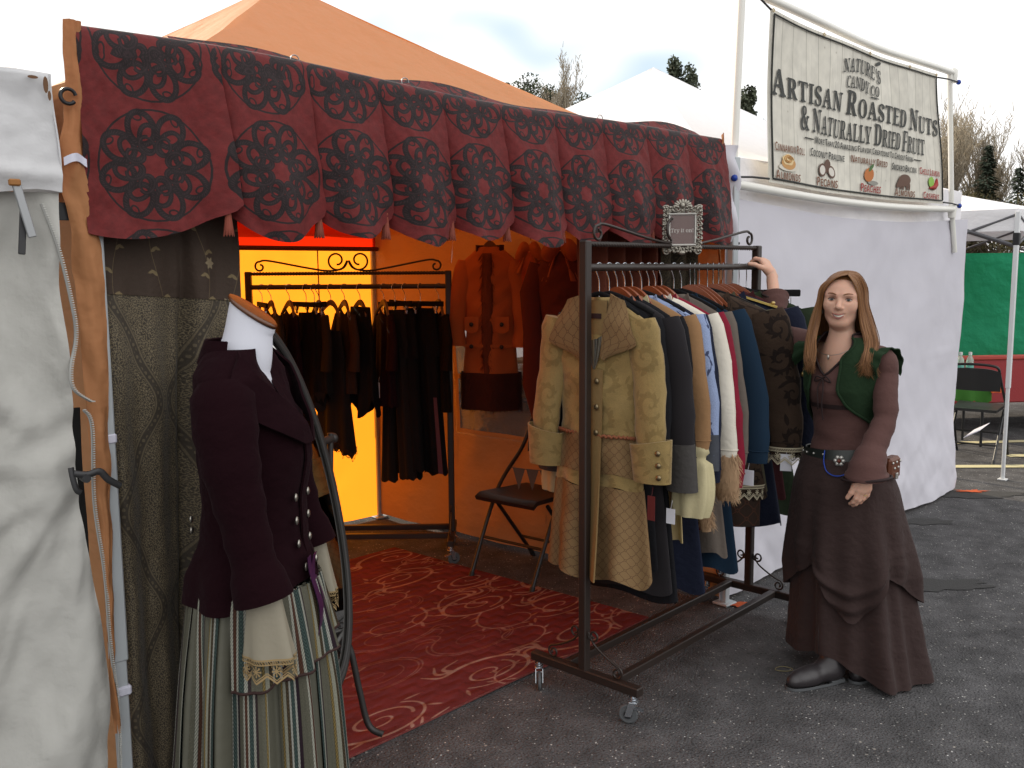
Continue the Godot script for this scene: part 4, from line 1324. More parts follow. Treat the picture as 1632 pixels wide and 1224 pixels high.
func build_awning() -> void:
	var t := thing("awning", "long red awning printed with black linked-ring medallions and scalloped hem", "awning")
	var m := mat("awning_cloth", Color(1, 1, 1), 0.68, {"tex": awning_tex(), "norm": norm_tex("soft", 15, 0.03, 4, 3.0), "ns": 0.4, "rim": 0.08, "spec": 0.3, "back": Color(0.10, 0.10, 0.10)})
	var cuts := [-0.025, 0.344, 0.618, 0.865, 1.115, 1.371, 1.63, 1.885, 2.14, 2.40, 2.675]
	var nz := noise(230, 1.5, 3)
	for i in cuts.size() - 1:
		var a: float = cuts[i]
		var b: float = cuts[i + 1]
		var w := b - a
		var first := i == 0
		var mb := MB.new()
		var nu := 26
		var nv := 40
		var rng := RandomNumberGenerator.new()
		rng.seed = 300 + i
		var bulge := rng.randf_range(0.75, 1.25)
		var lean := rng.randf_range(-0.02, 0.025)
		# v runs from the hem up to the pole, over it and down behind
		var f := func(u: float, v: float) -> Vector3:
			var q := u
			var hemq := pow(maxf(0.0, sin(PI * (q if not first else lerpf(0.30, 1.0, q)))), 0.7)
			var hem := 1.785 - (0.098 + 0.012 * sin(i * 2.7)) * hemq
			if first: hem = minf(hem, 1.785 - 0.05 * (1.0 - q)) if q > 0.5 else minf(hem, lerpf(1.733, 1.70, q * 1.4))
			var top := 2.168 - 0.045 * sm(0.3, 1.8, a + q * w) + 0.005 * sin((a + q * w) * 4.0)
			if v < 0.8:
				var k := 1.0 - v / 0.8      # 1 at the hem
				var y := lerpf(top, hem, k)
				var h := pow(k, 0.85)
				var pl := 0.0
				if first:
					pl = 0.02 * h * sin(PI * q) + 0.05 * h * sm(0.75, 1.0, q)
				else: # pleats: the left edge of every section lies deep under its neighbour's proud right edge
					pl = h * bulge * (0.108 * sin(PI * clampf(q * 0.80 + 0.12, 0, 1)) - 0.100 * exp(-q * 8.0)) + 0.018 * h * sin(q * 13.0 + i) * (1.0 - q)
				pl += 0.020 * h * nz.get_noise_2d(a * 3.0 + q * w * 3.0, y * 2.0) + 0.004 * nz.get_noise_2d(a * 9.0 + q * w * 14.0, y * 9.0)
				var s := a + q * w + lean * h * sin(PI * q)
				if q > 0.85: s += 0.035 * h * sm(0.85, 1.0, q)
				if i == 0 and q < 0.1: s += 0.0
				return front(s, y, 0.045 + pl)
			var th := (v - 0.8) / 0.2 * PI * 0.9
			return front(a + q * w, top + sin(th) * 0.054, 0.004 + 0.041 * cos(th))
		var base := mb.grid(f, nu, nv)
		for j in nv + 1: # the print follows the cloth
			for k in nu + 1:
				var p: Vector3 = mb.v[base + j * (nu + 1) + k]
				var uu: float = i + 0.5 + (k / float(nu) - 0.5) * w * 1.12 / 0.31
				if first: uu = ((a + w * k / float(nu)) - 0.155) / 0.31 + 0.5
				var yy := p.y if j / float(nv) < 0.8 else 2.15 + (j / float(nv) - 0.8) * 0.6
				mb.t[base + j * (nu + 1) + k] = Vector2(uu, 0.5 - (yy - 1.880) / 0.31)
		part("cloth_pleat", mb, m, t)
	# the pole it hangs over, and the cloth tucked behind
	var pl := MB.new()
	pl.cyl(front(-0.03, 2.175, 0.004), front(2.68, 2.130, 0.004), 0.018)
	part("pole", pl, mats.post_grey, t)
	var bk := MB.new()
	var base2 := bk.grid(func(u, v): return front(lerpf(0.25, 2.60, u), 2.250 - 0.045 * sm(0.3, 1.8, lerpf(0.25, 2.60, u)) - 0.04 * v + 0.020 * sin(u * 19.0) * sin(u * 5.0) * (1.0 - v), -0.07 + 0.06 * v), 50, 4, false, 8, 0.3)
	part("tucked_cloth", bk, m, t)
	for s in [0.62, 1.02, 1.95]:
		var pn := MB.new()
		pn.tube(scroll(front(s, 2.235 - 0.045 * sm(0.3, 1.8, s), -0.03), U, UP, 0.014, 0.014, 0.0, 0.9), 0.0018, 5)
		part("safety_pin", pn, mats.steel, t)
	# tassels at the points between scallops
	var tm := mat("tassel_thread", lin(0.22, 0.055, 0.035), 0.8, {"norm": norm_tex("fine", 9, 0.1, 3, 3.0), "tri": 30.0})
	for i in range(1, cuts.size() - 1):
		if i in [7, 9]: continue
		var o := front(cuts[i] + (0.006 if i % 2 == 0 else -0.004), 1.79, 0.075)
		var tb := MB.new()
		tb.tube(scroll(o, U, UP, 0.007, 0.007, 0.0, 1.0), 0.0018, 5)
		tb.ell(o + UP * -0.013, Vector3(0.0085, 0.009, 0.0085), 10, 8)
		tb.lathe(o + UP * -0.088, [Vector2(0.001, 0.0), Vector2(0.0135, 0.0), Vector2(0.0125, 0.02), Vector2(0.0095, 0.045), Vector2(0.0075, 0.06), Vector2(0.005, 0.068)], 12)
		for k in 11:
			var an := TAU * k / 11.0
			tb.tube([o + UP * -0.022 + Vector3(cos(an), 0, sin(an)) * 0.0065, o + UP * -0.06 + Vector3(cos(an), 0, sin(an)) * 0.0105, o + UP * -0.092 + Vector3(cos(an), 0, sin(an)) * 0.0145], 0.0014, 4, false)
		part("tassel", tb, tm, t)

# ---------------------------------------------------------------- curtains
func brocade_tex() -> ImageTexture:
	var w := 512
	var h := 768
	var base := Color8(58, 51, 42)
	var gold := Color8(148, 134, 104)
	var cv := Canvas.new(w, h, base)
	var nz := noise(31, 0.055, 3, FastNoiseLite.TYPE_SIMPLEX, FastNoiseLite.FRACTAL_RIDGED)
	var n2 := noise(32, 0.4, 1)
	# filigree inside ogee fields, plain bands between them
	for y in h:
		for x in w:
			var fx := absf(fposmod(x / 512.0, 1.0) - 0.5) * 2.0
			var ph := y / 768.0 * TAU
			var edge := 0.50 + 0.34 * cos(ph) + 0.05 * cos(ph * 3.0)
			var e1 := fx - edge
			var sx := absf(x - 256.0) # mirrored, as woven figures are
			var r := nz.get_noise_2d(sx * 1.25, y * 1.25)
			var q := 0.0
			if absf(e1) > 0.10 and r > 0.12: q = 0.8
			if absf(absf(e1) - 0.075) < 0.014: q = 0.55
			if absf(e1) < 0.03 and sin(y * 0.22) * sin(sx * 0.2) > 0.3: q = 0.5
			q *= 0.7 + 0.5 * n2.get_noise_2d(x, y)
			if q > 0.0: cv.img.set_pixel(x, y, base.lerp(gold, clampf(q, 0, 1)))
	cv.grain(33, 0.5, 0.12)
	return cv.tex()

func vine_tex(base: Color, ink: Color) -> ImageTexture:
	var cv := Canvas.new(512, 512, base)
	var rng := RandomNumberGenerator.new()
	rng.seed = 41
	for k in 4:
		var x := 64.0 + k * 128.0
		var pts := []
		for j in 33: pts.append(Vector2(x + sin(j * TAU / 32.0 + k * 1.7) * 30.0, j * 16.0))
		cv.line(pts, 0.8, 0.8, Color(ink.r, ink.g, ink.b, 0.5))
		for j in range(2, 32, 4):
			var p: Vector2 = pts[j]
			var sd := 1.0 if j % 8 == 2 else -1.0
			cv.leaf(p, -PI * 0.5 + sd * 0.9, 26.0, 5.0, ink)
			cv.leaf(p + Vector2(sd * 12, -12), -PI * 0.5 + sd * 1.9, 20.0, 4.0, ink)
		var c := Vector2(x + 34 * (1 if k % 2 == 0 else -1), 90.0 + 110.0 * k)
		for j in 6: cv.leaf(c, TAU * j / 6.0, 18.0, 5.0, ink.lightened(0.12))
	cv.grain(42, 0.4, 0.16)
	return cv.tex()

func build_curtains() -> void:
	var bm := mat("brocade", Color(1, 1, 1), 0.72, {"tex": brocade_tex(), "norm": norm_tex("fine", 9, 0.1, 3, 3.0), "ns": 0.25, "rim": 0.2})
	bm.uv1_scale = Vector3(1, 1, 1)
	var vm := mat("vine_cloth", Color(1, 1, 1), 0.8, {"tex": vine_tex(Color8(60, 48, 40), Color8(112, 98, 72)), "norm": norm_tex("fine", 9, 0.1, 3, 3.0), "ns": 0.2})
	var cur := thing("curtain", "dark gold brocade curtain with a vine-figured top beside the grey pole", "curtain")
	var nz := noise(240, 1.2, 3)
	var f := func(u: float, y: float) -> Vector3:
		var wide := lerpf(0.40, 0.33, sm(1.7, 0.2, y))
		var s := 0.022 + u * wide
		var fold := 0.030 * sin(u * TAU * 1.35 + 0.6) + 0.018 * sin(u * TAU * 3.1 + y * 0.5) + 0.05 * exp(-pow((u - 0.60) / 0.035, 2.0)) * -1.0
		return front(s, y, -0.055 + fold * sm(1.9, 1.2, y) + 0.015 * nz.get_noise_2d(u * 2.0, y * 2.0))
	var up := MB.new()
	up.shell(func(u, v): return f.call(u, lerpf(1.545 - 0.03 * u, 1.95, v)) + N * 0.004, 60, 20, 0.003, 0.9, 0.8)
	part("upper_panel", up, vm, cur, "dark brown vine-figured upper panel")
	var lo := MB.new()
	lo.shell(func(u, v): return f.call(u, lerpf(0.06, 1.55 - 0.03 * u, v)), 70, 70, 0.003, 1.15, 2.45)
	part("lower_panel", lo, bm, cur)
	# drapes at the far front corner, behind the rack
	var rm := mat("rust_drape", lin(0.13, 0.032, 0.015), 0.8, {"norm": norm_tex("soft", 15, 0.03, 4, 3.0), "ns": 0.5, "tri": 3.0, "back": Color(0.4, 0.11, 0.04)})
	var dr := MB.new()
	dr.shell(func(u, v):
		var y := lerpf(0.45, 1.98, v)
		return front(lerpf(1.90, 2.42, u), y, -0.10 + 0.035 * sin(u * TAU * 5.0 + 0.4 * sin(y * 2.0)) + 0.015 * nz.get_noise_2d(u * 3.0, y)), 70, 24, 0.003)
	solo("curtain", dr, rm, "rust red pleated drape behind the coat rack", "curtain")
	var d2 := MB.new()
	d2.shell(func(u, v):
		var y := lerpf(0.45, 1.98, v)
		return front(lerpf(2.40, 2.63, u), y, -0.085 + 0.025 * sin(u * TAU * 2.2) + 0.01 * nz.get_noise_2d(u * 3.0, y)), 40, 20, 0.003, 0.6, 3.4)
	solo("curtain", d2, mat("brocade_dark", Color(0.8, 0.78, 0.75), 0.75, {"tex": bm.albedo_texture, "norm": norm_tex("fine", 9, 0.1, 3, 3.0), "ns": 0.25}), "narrow dark brocade curtain between the rust drape and the far pole", "curtain")

# ---------------------------------------------------------------- rug
func build_rug() -> void:
	var W := 700
	var H := 1024
	var cv := Canvas.new(W, H, Color8(106, 48, 48))
	var tan := Color8(150, 114, 100, 210)
	var thin := Color8(132, 88, 80, 150)
	var rng := RandomNumberGenerator.new()
	rng.seed = 77
	# big scrolls: bold round the border, thin in the field
	for row in 6:
		for cl in 4:
			var o := Vector2(90 + cl * 175 + (40 if row % 2 == 0 else -30), 90 + row * 172)
			var edge := row == 0 or row == 5 or cl == 0 or cl == 3
			var c := tan if edge else thin
			var th := 3.4 if edge else 1.3
			var dirn := 1.0 if (row + cl) % 2 == 0 else -1.0
			var a0 := rng.randf() * TAU
			cv.spiral(o, 8, 48, a0, dirn * 1.35, th * 0.55, th * 0.8, c, 0.85)
			cv.spiral(o, 60, 74, a0 + 1.0, dirn * 0.72, th * 0.5, th * 1.3, c, 0.9)
			if not edge: cv.spiral(o, 64, 82, a0 + 0.9, dirn * 0.70, 1.2, 1.6, c, 0.9)
			var e := a0 + 1.0 + dirn * 0.72 * TAU
			var p := o + Vector2(cos(e), sin(e) * 0.9) * 74.0
			for j in 3:
				var an := e + (j - 1) * 0.8
				var q := []
				for k in 9: q.append(p + Vector2(cos(an), sin(an)) * (k * 6.0) + Vector2(cos(an + PI / 2), sin(an + PI / 2)) * sin(k * 0.5) * 14.0 * dirn)
				cv.line(q, th * 1.3, th * 0.4, c)
			cv.dot(p.x, p.y, th * 1.5, c)
			# leaves along the sweep
			for j in 4:
				var an := a0 + 1.0 + dirn * TAU * 0.15 * j
				var pp := o + Vector2(cos(an), sin(an) * 0.9) * 66.0
				cv.leaf(pp, an + dirn * 0.7, 30.0 if edge else 18.0, th * 0.9, c)
	for j in 26: # long flowing stems with curled ends and leaves
		var o := Vector2(rng.randf() * W, rng.randf() * H)
		var an := rng.randf() * TAU
		var sgn := 1.0 if j % 2 == 0 else -1.0
		var pts := []
		var p := o
		for k in 46:
			pts.append(p)
			an += sgn * (0.02 + 0.0045 * k)
			p += Vector2(cos(an), sin(an)) * 6.0
		cv.line(pts, 2.4, 1.0, Color8(146, 108, 96, 170))
		for k in range(4, 40, 6): cv.leaf(pts[k], an * 0.0 + (pts[k + 1] - pts[k]).angle() - sgn * 0.8, 20.0, 3.2, Color8(146, 108, 96, 170))
	cv.grain(78, 0.5, 0.13)
	cv.grain(79, 0.01, 0.12)
	var m := mat("rug", Color(1, 1, 1), 0.92, {"tex": cv.tex(), "norm": weave_tex(), "ns": 0.5, "spec": 0.2})
	# corners: front left (behind the mirror stand), front right, back right, back left
	var A := Vector3(-0.90, 0, -2.52)
	var B := Vector3(0.62, 0, -4.10)
	var D := Vector3(-0.686, 0, -5.22)
	var C := Vector3(-2.21, 0, -3.66)
	var g := MB.new()
	g.shell(func(u, v):
		var p := A.lerp(B, u).lerp(C.lerp(D, u), v)
		return p + UP * (0.009 + 0.002 * sin(u * 14.0) * (1.0 - v)), 40, 40, 0.008)
	solo("rug", g, m, "red rug with tan scrolling leaf pattern on the booth floor", "rug")

# ---------------------------------------------------------------- cloth kinds
func cloth(key: String, colr: Color, rough := 0.85, ns := 0.35, tri := 14.0, rim := 0.0) -> StandardMaterial3D:
	var o := {"norm": norm_tex("cloth_creases", 23, 0.018, 5, 9.0, 512), "ns": ns, "tri": tri * 0.16, "spec": 0.25}
	if rim > 0.0: o["rim"] = rim
	return mat(key, colr, rough, o)

func printed(key: String, tex: Texture2D, rough := 0.8, ns := 0.3, rim := 0.0) -> StandardMaterial3D:
	var o := {"tex": tex, "norm": norm_tex("fine", 9, 0.1, 3, 3.0), "ns": ns * 0.5, "spec": 0.3}
	if rim > 0.0: o["rim"] = rim
	return mat(key, Color(1, 1, 1), rough, o)

func damask_tex(base: Color, ink: Color, sd: int) -> ImageTexture: # large leafy scrolls in two tones
	var cv := Canvas.new(384, 384, base)
	var rng := RandomNumberGenerator.new()
	rng.seed = sd
	for k in 9:
		var o := Vector2((k % 3) * 128 + 64 + rng.randf_range(-20, 20), (k / 3) * 128 + 64 + rng.randf_range(-20, 20))
		var dn := 1.0 if k % 2 == 0 else -1.0
		var a0 := rng.randf() * TAU
		cv.spiral(o, 5, 46, a0, dn * 1.25, 3.0, 6.0, ink)
		for j in 8:
			var an := a0 + dn * TAU * (0.35 + 0.11 * j)
			var r := lerpf(16, 48, j / 8.0)
			var p := o + Vector2(cos(an), sin(an)) * r
			cv.leaf(p, an + dn * 0.9, rng.randf_range(18, 34), rng.randf_range(5, 9), ink)
			cv.leaf(p, an - dn * 0.5, rng.randf_range(12, 22), 4.0, ink)
	for k in 14: cv.leaf(Vector2(rng.randf() * 384, rng.randf() * 384), rng.randf() * TAU, rng.randf_range(24, 44), rng.randf_range(5, 9), ink)
	cv.grain(sd + 1, 0.012, 0.06)
	cv.grain(sd + 2, 0.35, 0.14)
	return cv.tex()

func check_tex(base: Color, ink: Color) -> ImageTexture: # diagonal lattice with a ring at the crossings
	var s := 128
	var cv := Canvas.new(s, s, base)
	for k in 2:
		cv.line([Vector2(0, 0), Vector2(s, s)], 2.6, 2.6, ink)
		cv.line([Vector2(0, s), Vector2(s, 0)], 2.6, 2.6, ink)
	for q in [Vector2(0, 0), Vector2(64, 64)]:
		cv.dot(q.x, q.y, 14, base)
		cv.ring(q, 11, 11, 0, 1.8, ink)
		for j in 4: cv.dot(q.x + cos(TAU * j / 4.0) * 15.0, q.y + sin(TAU * j / 4.0) * 15.0, 3.4, ink)
	for j in 8: cv.dot(8 + j * 16.0, 8 + j * 16.0, 3.2, ink)
	for j in 8: cv.dot(8 + j * 16.0, 120 - j * 16.0, 3.2, ink)
	cv.grain(51, 0.3, 0.16)
	return cv.tex()

func stripe_tex() -> ImageTexture: # woven herringbone stripes of the skirt
	var w := 512
	var h := 64
	var cv := Canvas.new(w, h, Color8(120, 118, 104))
	var kinds := [[Color8(160, 160, 146), 12, 1], [Color8(96, 62, 46), 14, 1], [Color8(160, 160, 146), 10, 1], [Color8(66, 84, 80), 22, 2], [Color8(158, 158, 146), 14, 1], [Color8(72, 58, 60), 12, 1], [Color8(110, 108, 92), 40, 0], [Color8(140, 118, 66), 9, 1], [Color8(154, 153, 134), 16, 0], [Color8(84, 70, 50), 16, 2], [Color8(160, 160, 150), 12, 1], [Color8(66, 84, 80), 22, 2], [Color8(160, 160, 150), 12, 1], [Color8(58, 40, 52), 14, 0], [Color8(108, 106, 90), 36, 0]]
	var x := 0
	var n := 0
	while x < w:
		var kd: Array = kinds[n % kinds.size()]
		for xx in range(x, mini(w, x + kd[1])):
			for y in h:
				var c: Color = kd[0]
				var q := 1.0
				if kd[2] == 1: q = 0.86 + 0.28 * (1.0 if posmod(y + (xx - x), 8) < 4 else 0.0)
				elif kd[2] == 2: q = 0.78 + 0.44 * (1.0 if posmod(y + absi((xx - x) - int(kd[1]) / 2), 8) < 4 else 0.0)
				if xx == x: q *= 0.6
				cv.img.set_pixel(xx, y, Color(c.r * q, c.g * q, c.b * q))
		x += kd[1]
		n += 1
	cv.grain(61, 0.2, 0.12)
	cv.img.adjust_bcs(0.80, 1.15, 0.75)
	return cv.tex()

func lace_tex() -> ImageTexture: # open crochet edging, its holes cut out
	var w := 128
	var h := 64
	var cv := Canvas.new(w, h, Color8(196, 186, 162))
	cv.img.fill(Color(0.77, 0.73, 0.63, 0.0))
	var d := func(x: float, y: float, r: float) -> void:
		for yy in range(int(y - r), int(y + r) + 1):
			for xx in range(int(x - r), int(x + r) + 1):
				if Vector2(xx - x, yy - y).length() <= r and yy >= 0 and yy < h: cv.img.set_pixel(posmod(xx, w), yy, Color(0.74, 0.70, 0.60, 1.0))
	for k in w: 
		for y in [0, 1, 2, 3, 12, 13, 14]: d.call(k, y, 0.6)
	for k in range(0, w, 8):
		for j in 10: d.call(k + j * 0.8, 3 + j, 1.2)
	for k in 2:
		var o := Vector2(32 + k * 64, 30)
		for j in 8:
			var a := TAU * j / 8.0
			for q in 12: d.call(o.x + cos(a) * q * 1.3, o.y + sin(a) * q * 1.1, 1.6)
			d.call(o.x + cos(a) * 14.0, o.y + sin(a) * 12.0, 2.6)
		for j in 60:
			var x := k * 64 + j * 64 / 60.0
			var y := 40.0 + 20.0 * (1.0 - absf(j - 30.0) / 30.0)
			d.call(x, y, 2.6)
			d.call(x, y - 7.0, 1.3)
	return cv.tex()

func lace_mat() -> StandardMaterial3D:
	if not mats.has("lace"): return mat("lace", Color(1, 1, 1), 0.85, {"tex": lace_tex(), "cut": true})
	return mats.lace

# ---------------------------------------------------------------- one hanging garment
# local frame: the origin on the rail, x along the shoulders, y up, z to the garment's front
func coat_w(p: Dictionary, y: float) -> Vector2: # half width and half depth at a height
	var sh: float = p.sh
	var top := -0.105
	var tip = -0.165 - 0.02 * p.get("slope", 1.0)
	var L: float = p.len
	var hem: Vector2 = p.get("hem", Vector2(0.20, 0.06))
	var th: float = p.get("thick", 0.034)
	if y > tip:
		var q := clampf((top - y) / (top - tip), 0.0, 1.0)
		return Vector2(lerpf(0.055, sh, pow(q, 0.85)), lerpf(0.022, th * 0.8, q))
	var waist := -0.56
	var wv: float = p.get("waist", 0.165)
	if y > waist:
		var q := sm(tip, waist, y)
		return Vector2(lerpf(sh, wv, q), lerpf(th * 0.85, th, q))
	var q := clampf((waist - y) / maxf(0.01, waist + L), 0.0, 2.0)
	return Vector2(lerpf(wv, hem.x, pow(q, 0.8)), lerpf(th, hem.y, q))

func coat_body(p: Dictionary, y0: float, y1: float, off := 0.0, nu := 48, nv := 30, us := 2.0, vs := 2.0, a0 := 0.0, a1 := 1.0) -> MB:
	var mb := MB.new()
	var sd: float = p.get("seed", 1.0)
	var nf: float = p.get("folds", 6.0)
	var L: float = p.len
	var hemwave: float = p.get("hemwave", 0.0)
	mb.grid(func(u, v):
		var y := lerpf(y0, y1, v)
		var wd := coat_w(p, y)
		var a := TAU * lerpf(a0, a1, u)
		var dn := clampf((-0.45 - y) / maxf(0.05, L - 0.45), 0, 1)
		var k = 1.0 + p.get("foldamp", 0.5) * dn * sin(a * nf + sd) * 0.5
		var kx := 1.0 + 0.06 * dn * sin(a * nf + sd + 1.0)
		var ca := cos(a)
		var sa := sin(a)
		var yy = y + hemwave * sin(a * 5.0 + sd) * dn + 0.012 * sin(a * nf + sd) * (1.0 - v) * dn
		var crease := (0.005 * sin(y * 31.0 + a * 3.0 + sd) + 0.004 * sin(y * 57.0 - a * 5.0 + sd * 2.0)) * (1.0 - 0.6 * dn)
		return Vector3(ca * (wd.x * kx + off), yy, -sa * ((wd.y + 0.012 * absf(sa)) * k + off + crease)), nu, nv, absf(a1 - a0) > 0.99, us, vs)
	return mb

func sleeve_pts(p: Dictionary, side: float) -> Array:
	var sh: float = p.sh
	var L: float = p.get("sleeve", 0.58)
	var out: float = p.get("out", 0.05)
	var fz: float = p.get("fz", 0.012)
	var o := []
	for k in 13:
		var q := k / 12.0
		o.append(Vector3(side * (sh - 0.022 + out * sin(q * 1.7) + 0.012 * q), -0.182 - q * L, fz * q * 1.5 + 0.006 * sin(q * 9.0 + p.get("seed", 1.0))))
	return o

func make_coat(called: String, label: String, cat: String, at: Vector3, x_axis: Vector3, p: Dictionary, grp := "") -> Node3D:
	var t := thing(called, label, cat, at, 0.0, grp)
	t.basis = bs(x_axis, UP)
	var L: float = p.len
	var bm: Material = p.mat
	part("body", coat_body(p, -L, -0.105, 0.0, 48, 34, p.get("us", 2.0), p.get("vs", 2.2)), bm, t)
	var smat: Material = p.get("sleeve_mat", bm)
	for side in p.get("sides", [-1.0, 1.0]):
		var sp := sleeve_pts(p, side)
		var rad := []
		var r0: float = p.get("sr", 0.066)
		for k in sp.size():
			var q := k / 12.0
			rad.append(r0 * (lerpf(1.0, 0.72, q) + 0.035 * sin(q * 22.0 + side + r0 * 90.0) * sm(0.1, 0.4, q) + 0.03 * sin(q * 47.0 + side * 2.0 + r0 * 300.0) * exp(-pow((q - 0.55) / 0.2, 2.0))) * sm(-0.16, 0.06, q))
		var sb := MB.new()
		sb.tube(sp, rad, 16, true, p.get("ssq", 0.55), Vector3(1, 0, 0))
		for k in sb.t.size(): sb.t[k] = Vector2(sb.t[k].x * 1.0, sb.t[k].y * 2.2)
		# armhole and elbow seams
		for q in [[11, 0.0]]:
			var e0: Vector3 = sp[q[0]]
			sb.tube(scroll(e0, Vector3(1, 0.35 * side if q[0] == 1 else 0.0, 0), Vector3.BACK * p.get("ssq", 0.55), rad[q[0]] * 1.01, rad[q[0]] * 1.01, 0, 1.0), 0.0022, 5, false)
		var sl := part("sleeve", sb, smat, t)
		var e: Vector3 = sp[12]
		var d: Vector3 = (sp[12] - sp[10]).normalized()
		var re: float = rad[12]
		match p.get("cuff", ""):
			"band":
				var cb := MB.new()
				var cl: float = p.get("cuff_len", 0.10)
				cb.tube([e - d * (cl * 0.9), e - d * cl * 0.5, e + d * cl * 0.1], [re * 1.14, re * 1.20, re * 1.26], 16, true, p.get("ssq", 0.55) * 1.05, Vector3(1, 0, 0))
				part("cuff", cb, p.cuff_mat, sl)
			"lace":
				var cb := MB.new()
				cb.grid(func(u, v): return e + d * (0.045 - 0.075 * v) + Vector3(cos(TAU * u) * re * 1.14, 0, -sin(TAU * u) * re * 0.75), 40, 4, true, 4.0, 1.0)
				part("cuff_lace", cb, lace_mat(), sl)
			"ruffle":
				var cb := MB.new()
				var cl: float = p.get("cuff_len", 0.22)
				cb.grid(func(u, v):
					var q = 1.0 - v
					var r = re * (0.95 + 0.9 * sin(q * 2.6) * (0.55 + 0.45 * q) + 0.14 * sin(u * TAU * 7.0) * sm(0.0, 0.3, q))
					if q > 0.12 and q < 0.2: r = re * 0.85
					return e - d * 0.02 + d * cl * q + Vector3(cos(TAU * u) * r, 0, -sin(TAU * u) * r * 0.6 + 0.01 * q), 56, 20, true)
				part("cuff_ruffle", cb, p.cuff_mat, sl)
			"fur":
				part("cuff_fur", fur(e - d * 0.03, e + d * 0.15, re * 1.35, p.get("ssq", 0.55), int(900 + side), 900), p.cuff_mat, sl)
	# collar and lapels
	var cm: Material = p.get("collar_mat", bm)
	if p.get("collar", true):
		var cb := MB.new()
		cb.shell(func(u, v):
			var a := lerpf(-0.62, PI + 0.62, u)
			var r := lerpf(0.062, 0.082, 1.0 - v)
			return Vector3(cos(a) * r * 1.05, -0.150 + 0.055 * v - 0.02 * absf(cos(a)) + (0.03 if sin(a) < 0 else 0.0) * sin(a), -sin(a) * r * 0.62 - 0.005), 22, 4, 0.005)
		var co := part("collar", cb, cm, t)
		for side in [-1.0, 1.0]:
			var lb := MB.new()
			lb.shell(func(u, v):
				var y := lerpf(-0.13, -0.40, v)
				var wdt = 0.075 * sin(PI * clampf(0.15 + v * 0.85, 0, 1)) * (1.0 - 0.2 * v)
				var x = lerpf(0.055, 0.006, v) + wdt * u
				return Vector3(side * x, y + 0.03 * u, coat_w(p, y).y + 0.017 - 0.006 * u + 0.002), 6, 12, 0.004)
			part("lapel", lb, cm, co)
	if p.has("buttons"):
		for k in int(p.buttons):
			var bb := MB.new()
			bb.ell(Vector3(0.02, -0.46 - k * 0.10, coat_w(p, -0.46 - k * 0.1).y + 0.018), Vector3(0.010, 0.010, 0.005), 12, 6)
			part("button", bb, p.button_mat, t)
	return t

# hair tufts round a tube from a to b
func fur(a: Vector3, b: Vector3, r: float, sq: float, sd: int, n: int) -> MB:
	var mb := MB.new()
	var rng := RandomNumberGenerator.new()
	rng.seed = sd
	var ax := (b - a).normalized()
	mb.tube([a, a.lerp(b, 0.3), a.lerp(b, 0.7), b], [r * 0.75, r * 0.95, r * 0.9, r * 0.5], 10, true, sq, Vector3(1, 0, 0))
	var e1 := Vector3.RIGHT
	e1 = (e1 - ax * e1.dot(ax)).normalized()
	var e2 := ax.cross(e1)
	for k in n:
		var q := rng.randf()
		var an := rng.randf() * TAU
		var rr := r * lerpf(1.0, 0.7, q)
		var rd := e1 * cos(an) + e2 * sin(an) * sq
		var p := a.lerp(b, q * 0.93) + rd * rr * 0.85
		var d := (ax * rng.randf_range(0.6, 1.2) + rd.normalized() * rng.randf_range(0.25, 0.75) + Vector3(rng.randf_range(-0.3, 0.3), 0, rng.randf_range(-0.3, 0.3))).normalized()
		var l := rng.randf_range(0.018, 0.042)
		var s := d.cross(rd).normalized() * 0.0016
		mb.tri(p - s, p + s, p + d * l * 0.6 + s * 0.7 + UP * -0.002)
		mb.tri(p + s * 0.9, p - s * 0.6 + d * l * 0.5, p + d * l - UP * 0.006)
	return mb

# clothes hanger: hook over the rail and a pair of shoulders
func make_hanger(label: String, at: Vector3, x_axis: Vector3, m: Material, wooden: bool, grp: String, wide := 0.19) -> Node3D:
	var t := thing("coat_hanger", label, "hanger", at, 0.0, grp)
	t.basis = bs(x_axis, UP)
	var hk := MB.new()
	var pts := scroll(Vector3(0, -0.004, 0), Vector3.BACK, UP, 0.020, 0.020, -0.35, 0.62)
	pts = [Vector3(0, -0.105, 0), Vector3(0, -0.055, 0), Vector3(0, -0.035, 0.006), Vector3(0, -0.022, 0.014)] + pts
	hk.tube(bez(pts, 3), 0.0021, 6)
	part("hook", hk, mat("chrome", lin(0.55, 0.58, 0.62), 0.25, {"metal": 0.9}), t)
	var bd := MB.new()
	if wooden:
		wide *= 0.60
		bd.shell(func(u, v):
			var x := lerpf(-wide, wide, u)
			var q := absf(x) / wide
			var y := -0.070 - 0.078 * pow(q, 1.6)
			return Vector3(x, y - lerpf(0.030, 0.0, v) * (1.0 - 0.55 * q) , 0.014 * q * q), 26, 5, 0.013)
	else:
		var ps := []
		for k in 21:
			var x := lerpf(-wide, wide, k / 20.0)
			ps.append(Vector3(x, -0.092 - 0.07 * pow(absf(x) / wide, 1.3), 0.0))
		bd.tube(ps, 0.009, 8, true, 0.6)
	part("shoulders", bd, m, t)
	if not wooden:
		var br := MB.new()
		br.tube([Vector3(-wide, -0.162, 0), Vector3(-wide * 0.9, -0.178, 0), Vector3(wide * 0.9, -0.178, 0), Vector3(wide, -0.162, 0)], 0.005, 6)
		part("bar", br, m, t)
	return t

func price_tag(parent: Node, at: Vector3, m: Material, w := 0.035, h := 0.055, yaw := 0.0) -> void:
	var g := MB.new()
	g.box(at, Vector3(w, h, 0.0015), Basis(UP, yaw), 0.0)
	part("price_tag", g, m, parent)
	var s := MB.new()
	s.tube([at + UP * h * 0.45, at + UP * (h * 0.5 + 0.03) + Vector3(0.004, 0, -0.004)], 0.0008, 4)
	part("tag_string", s, m, parent)

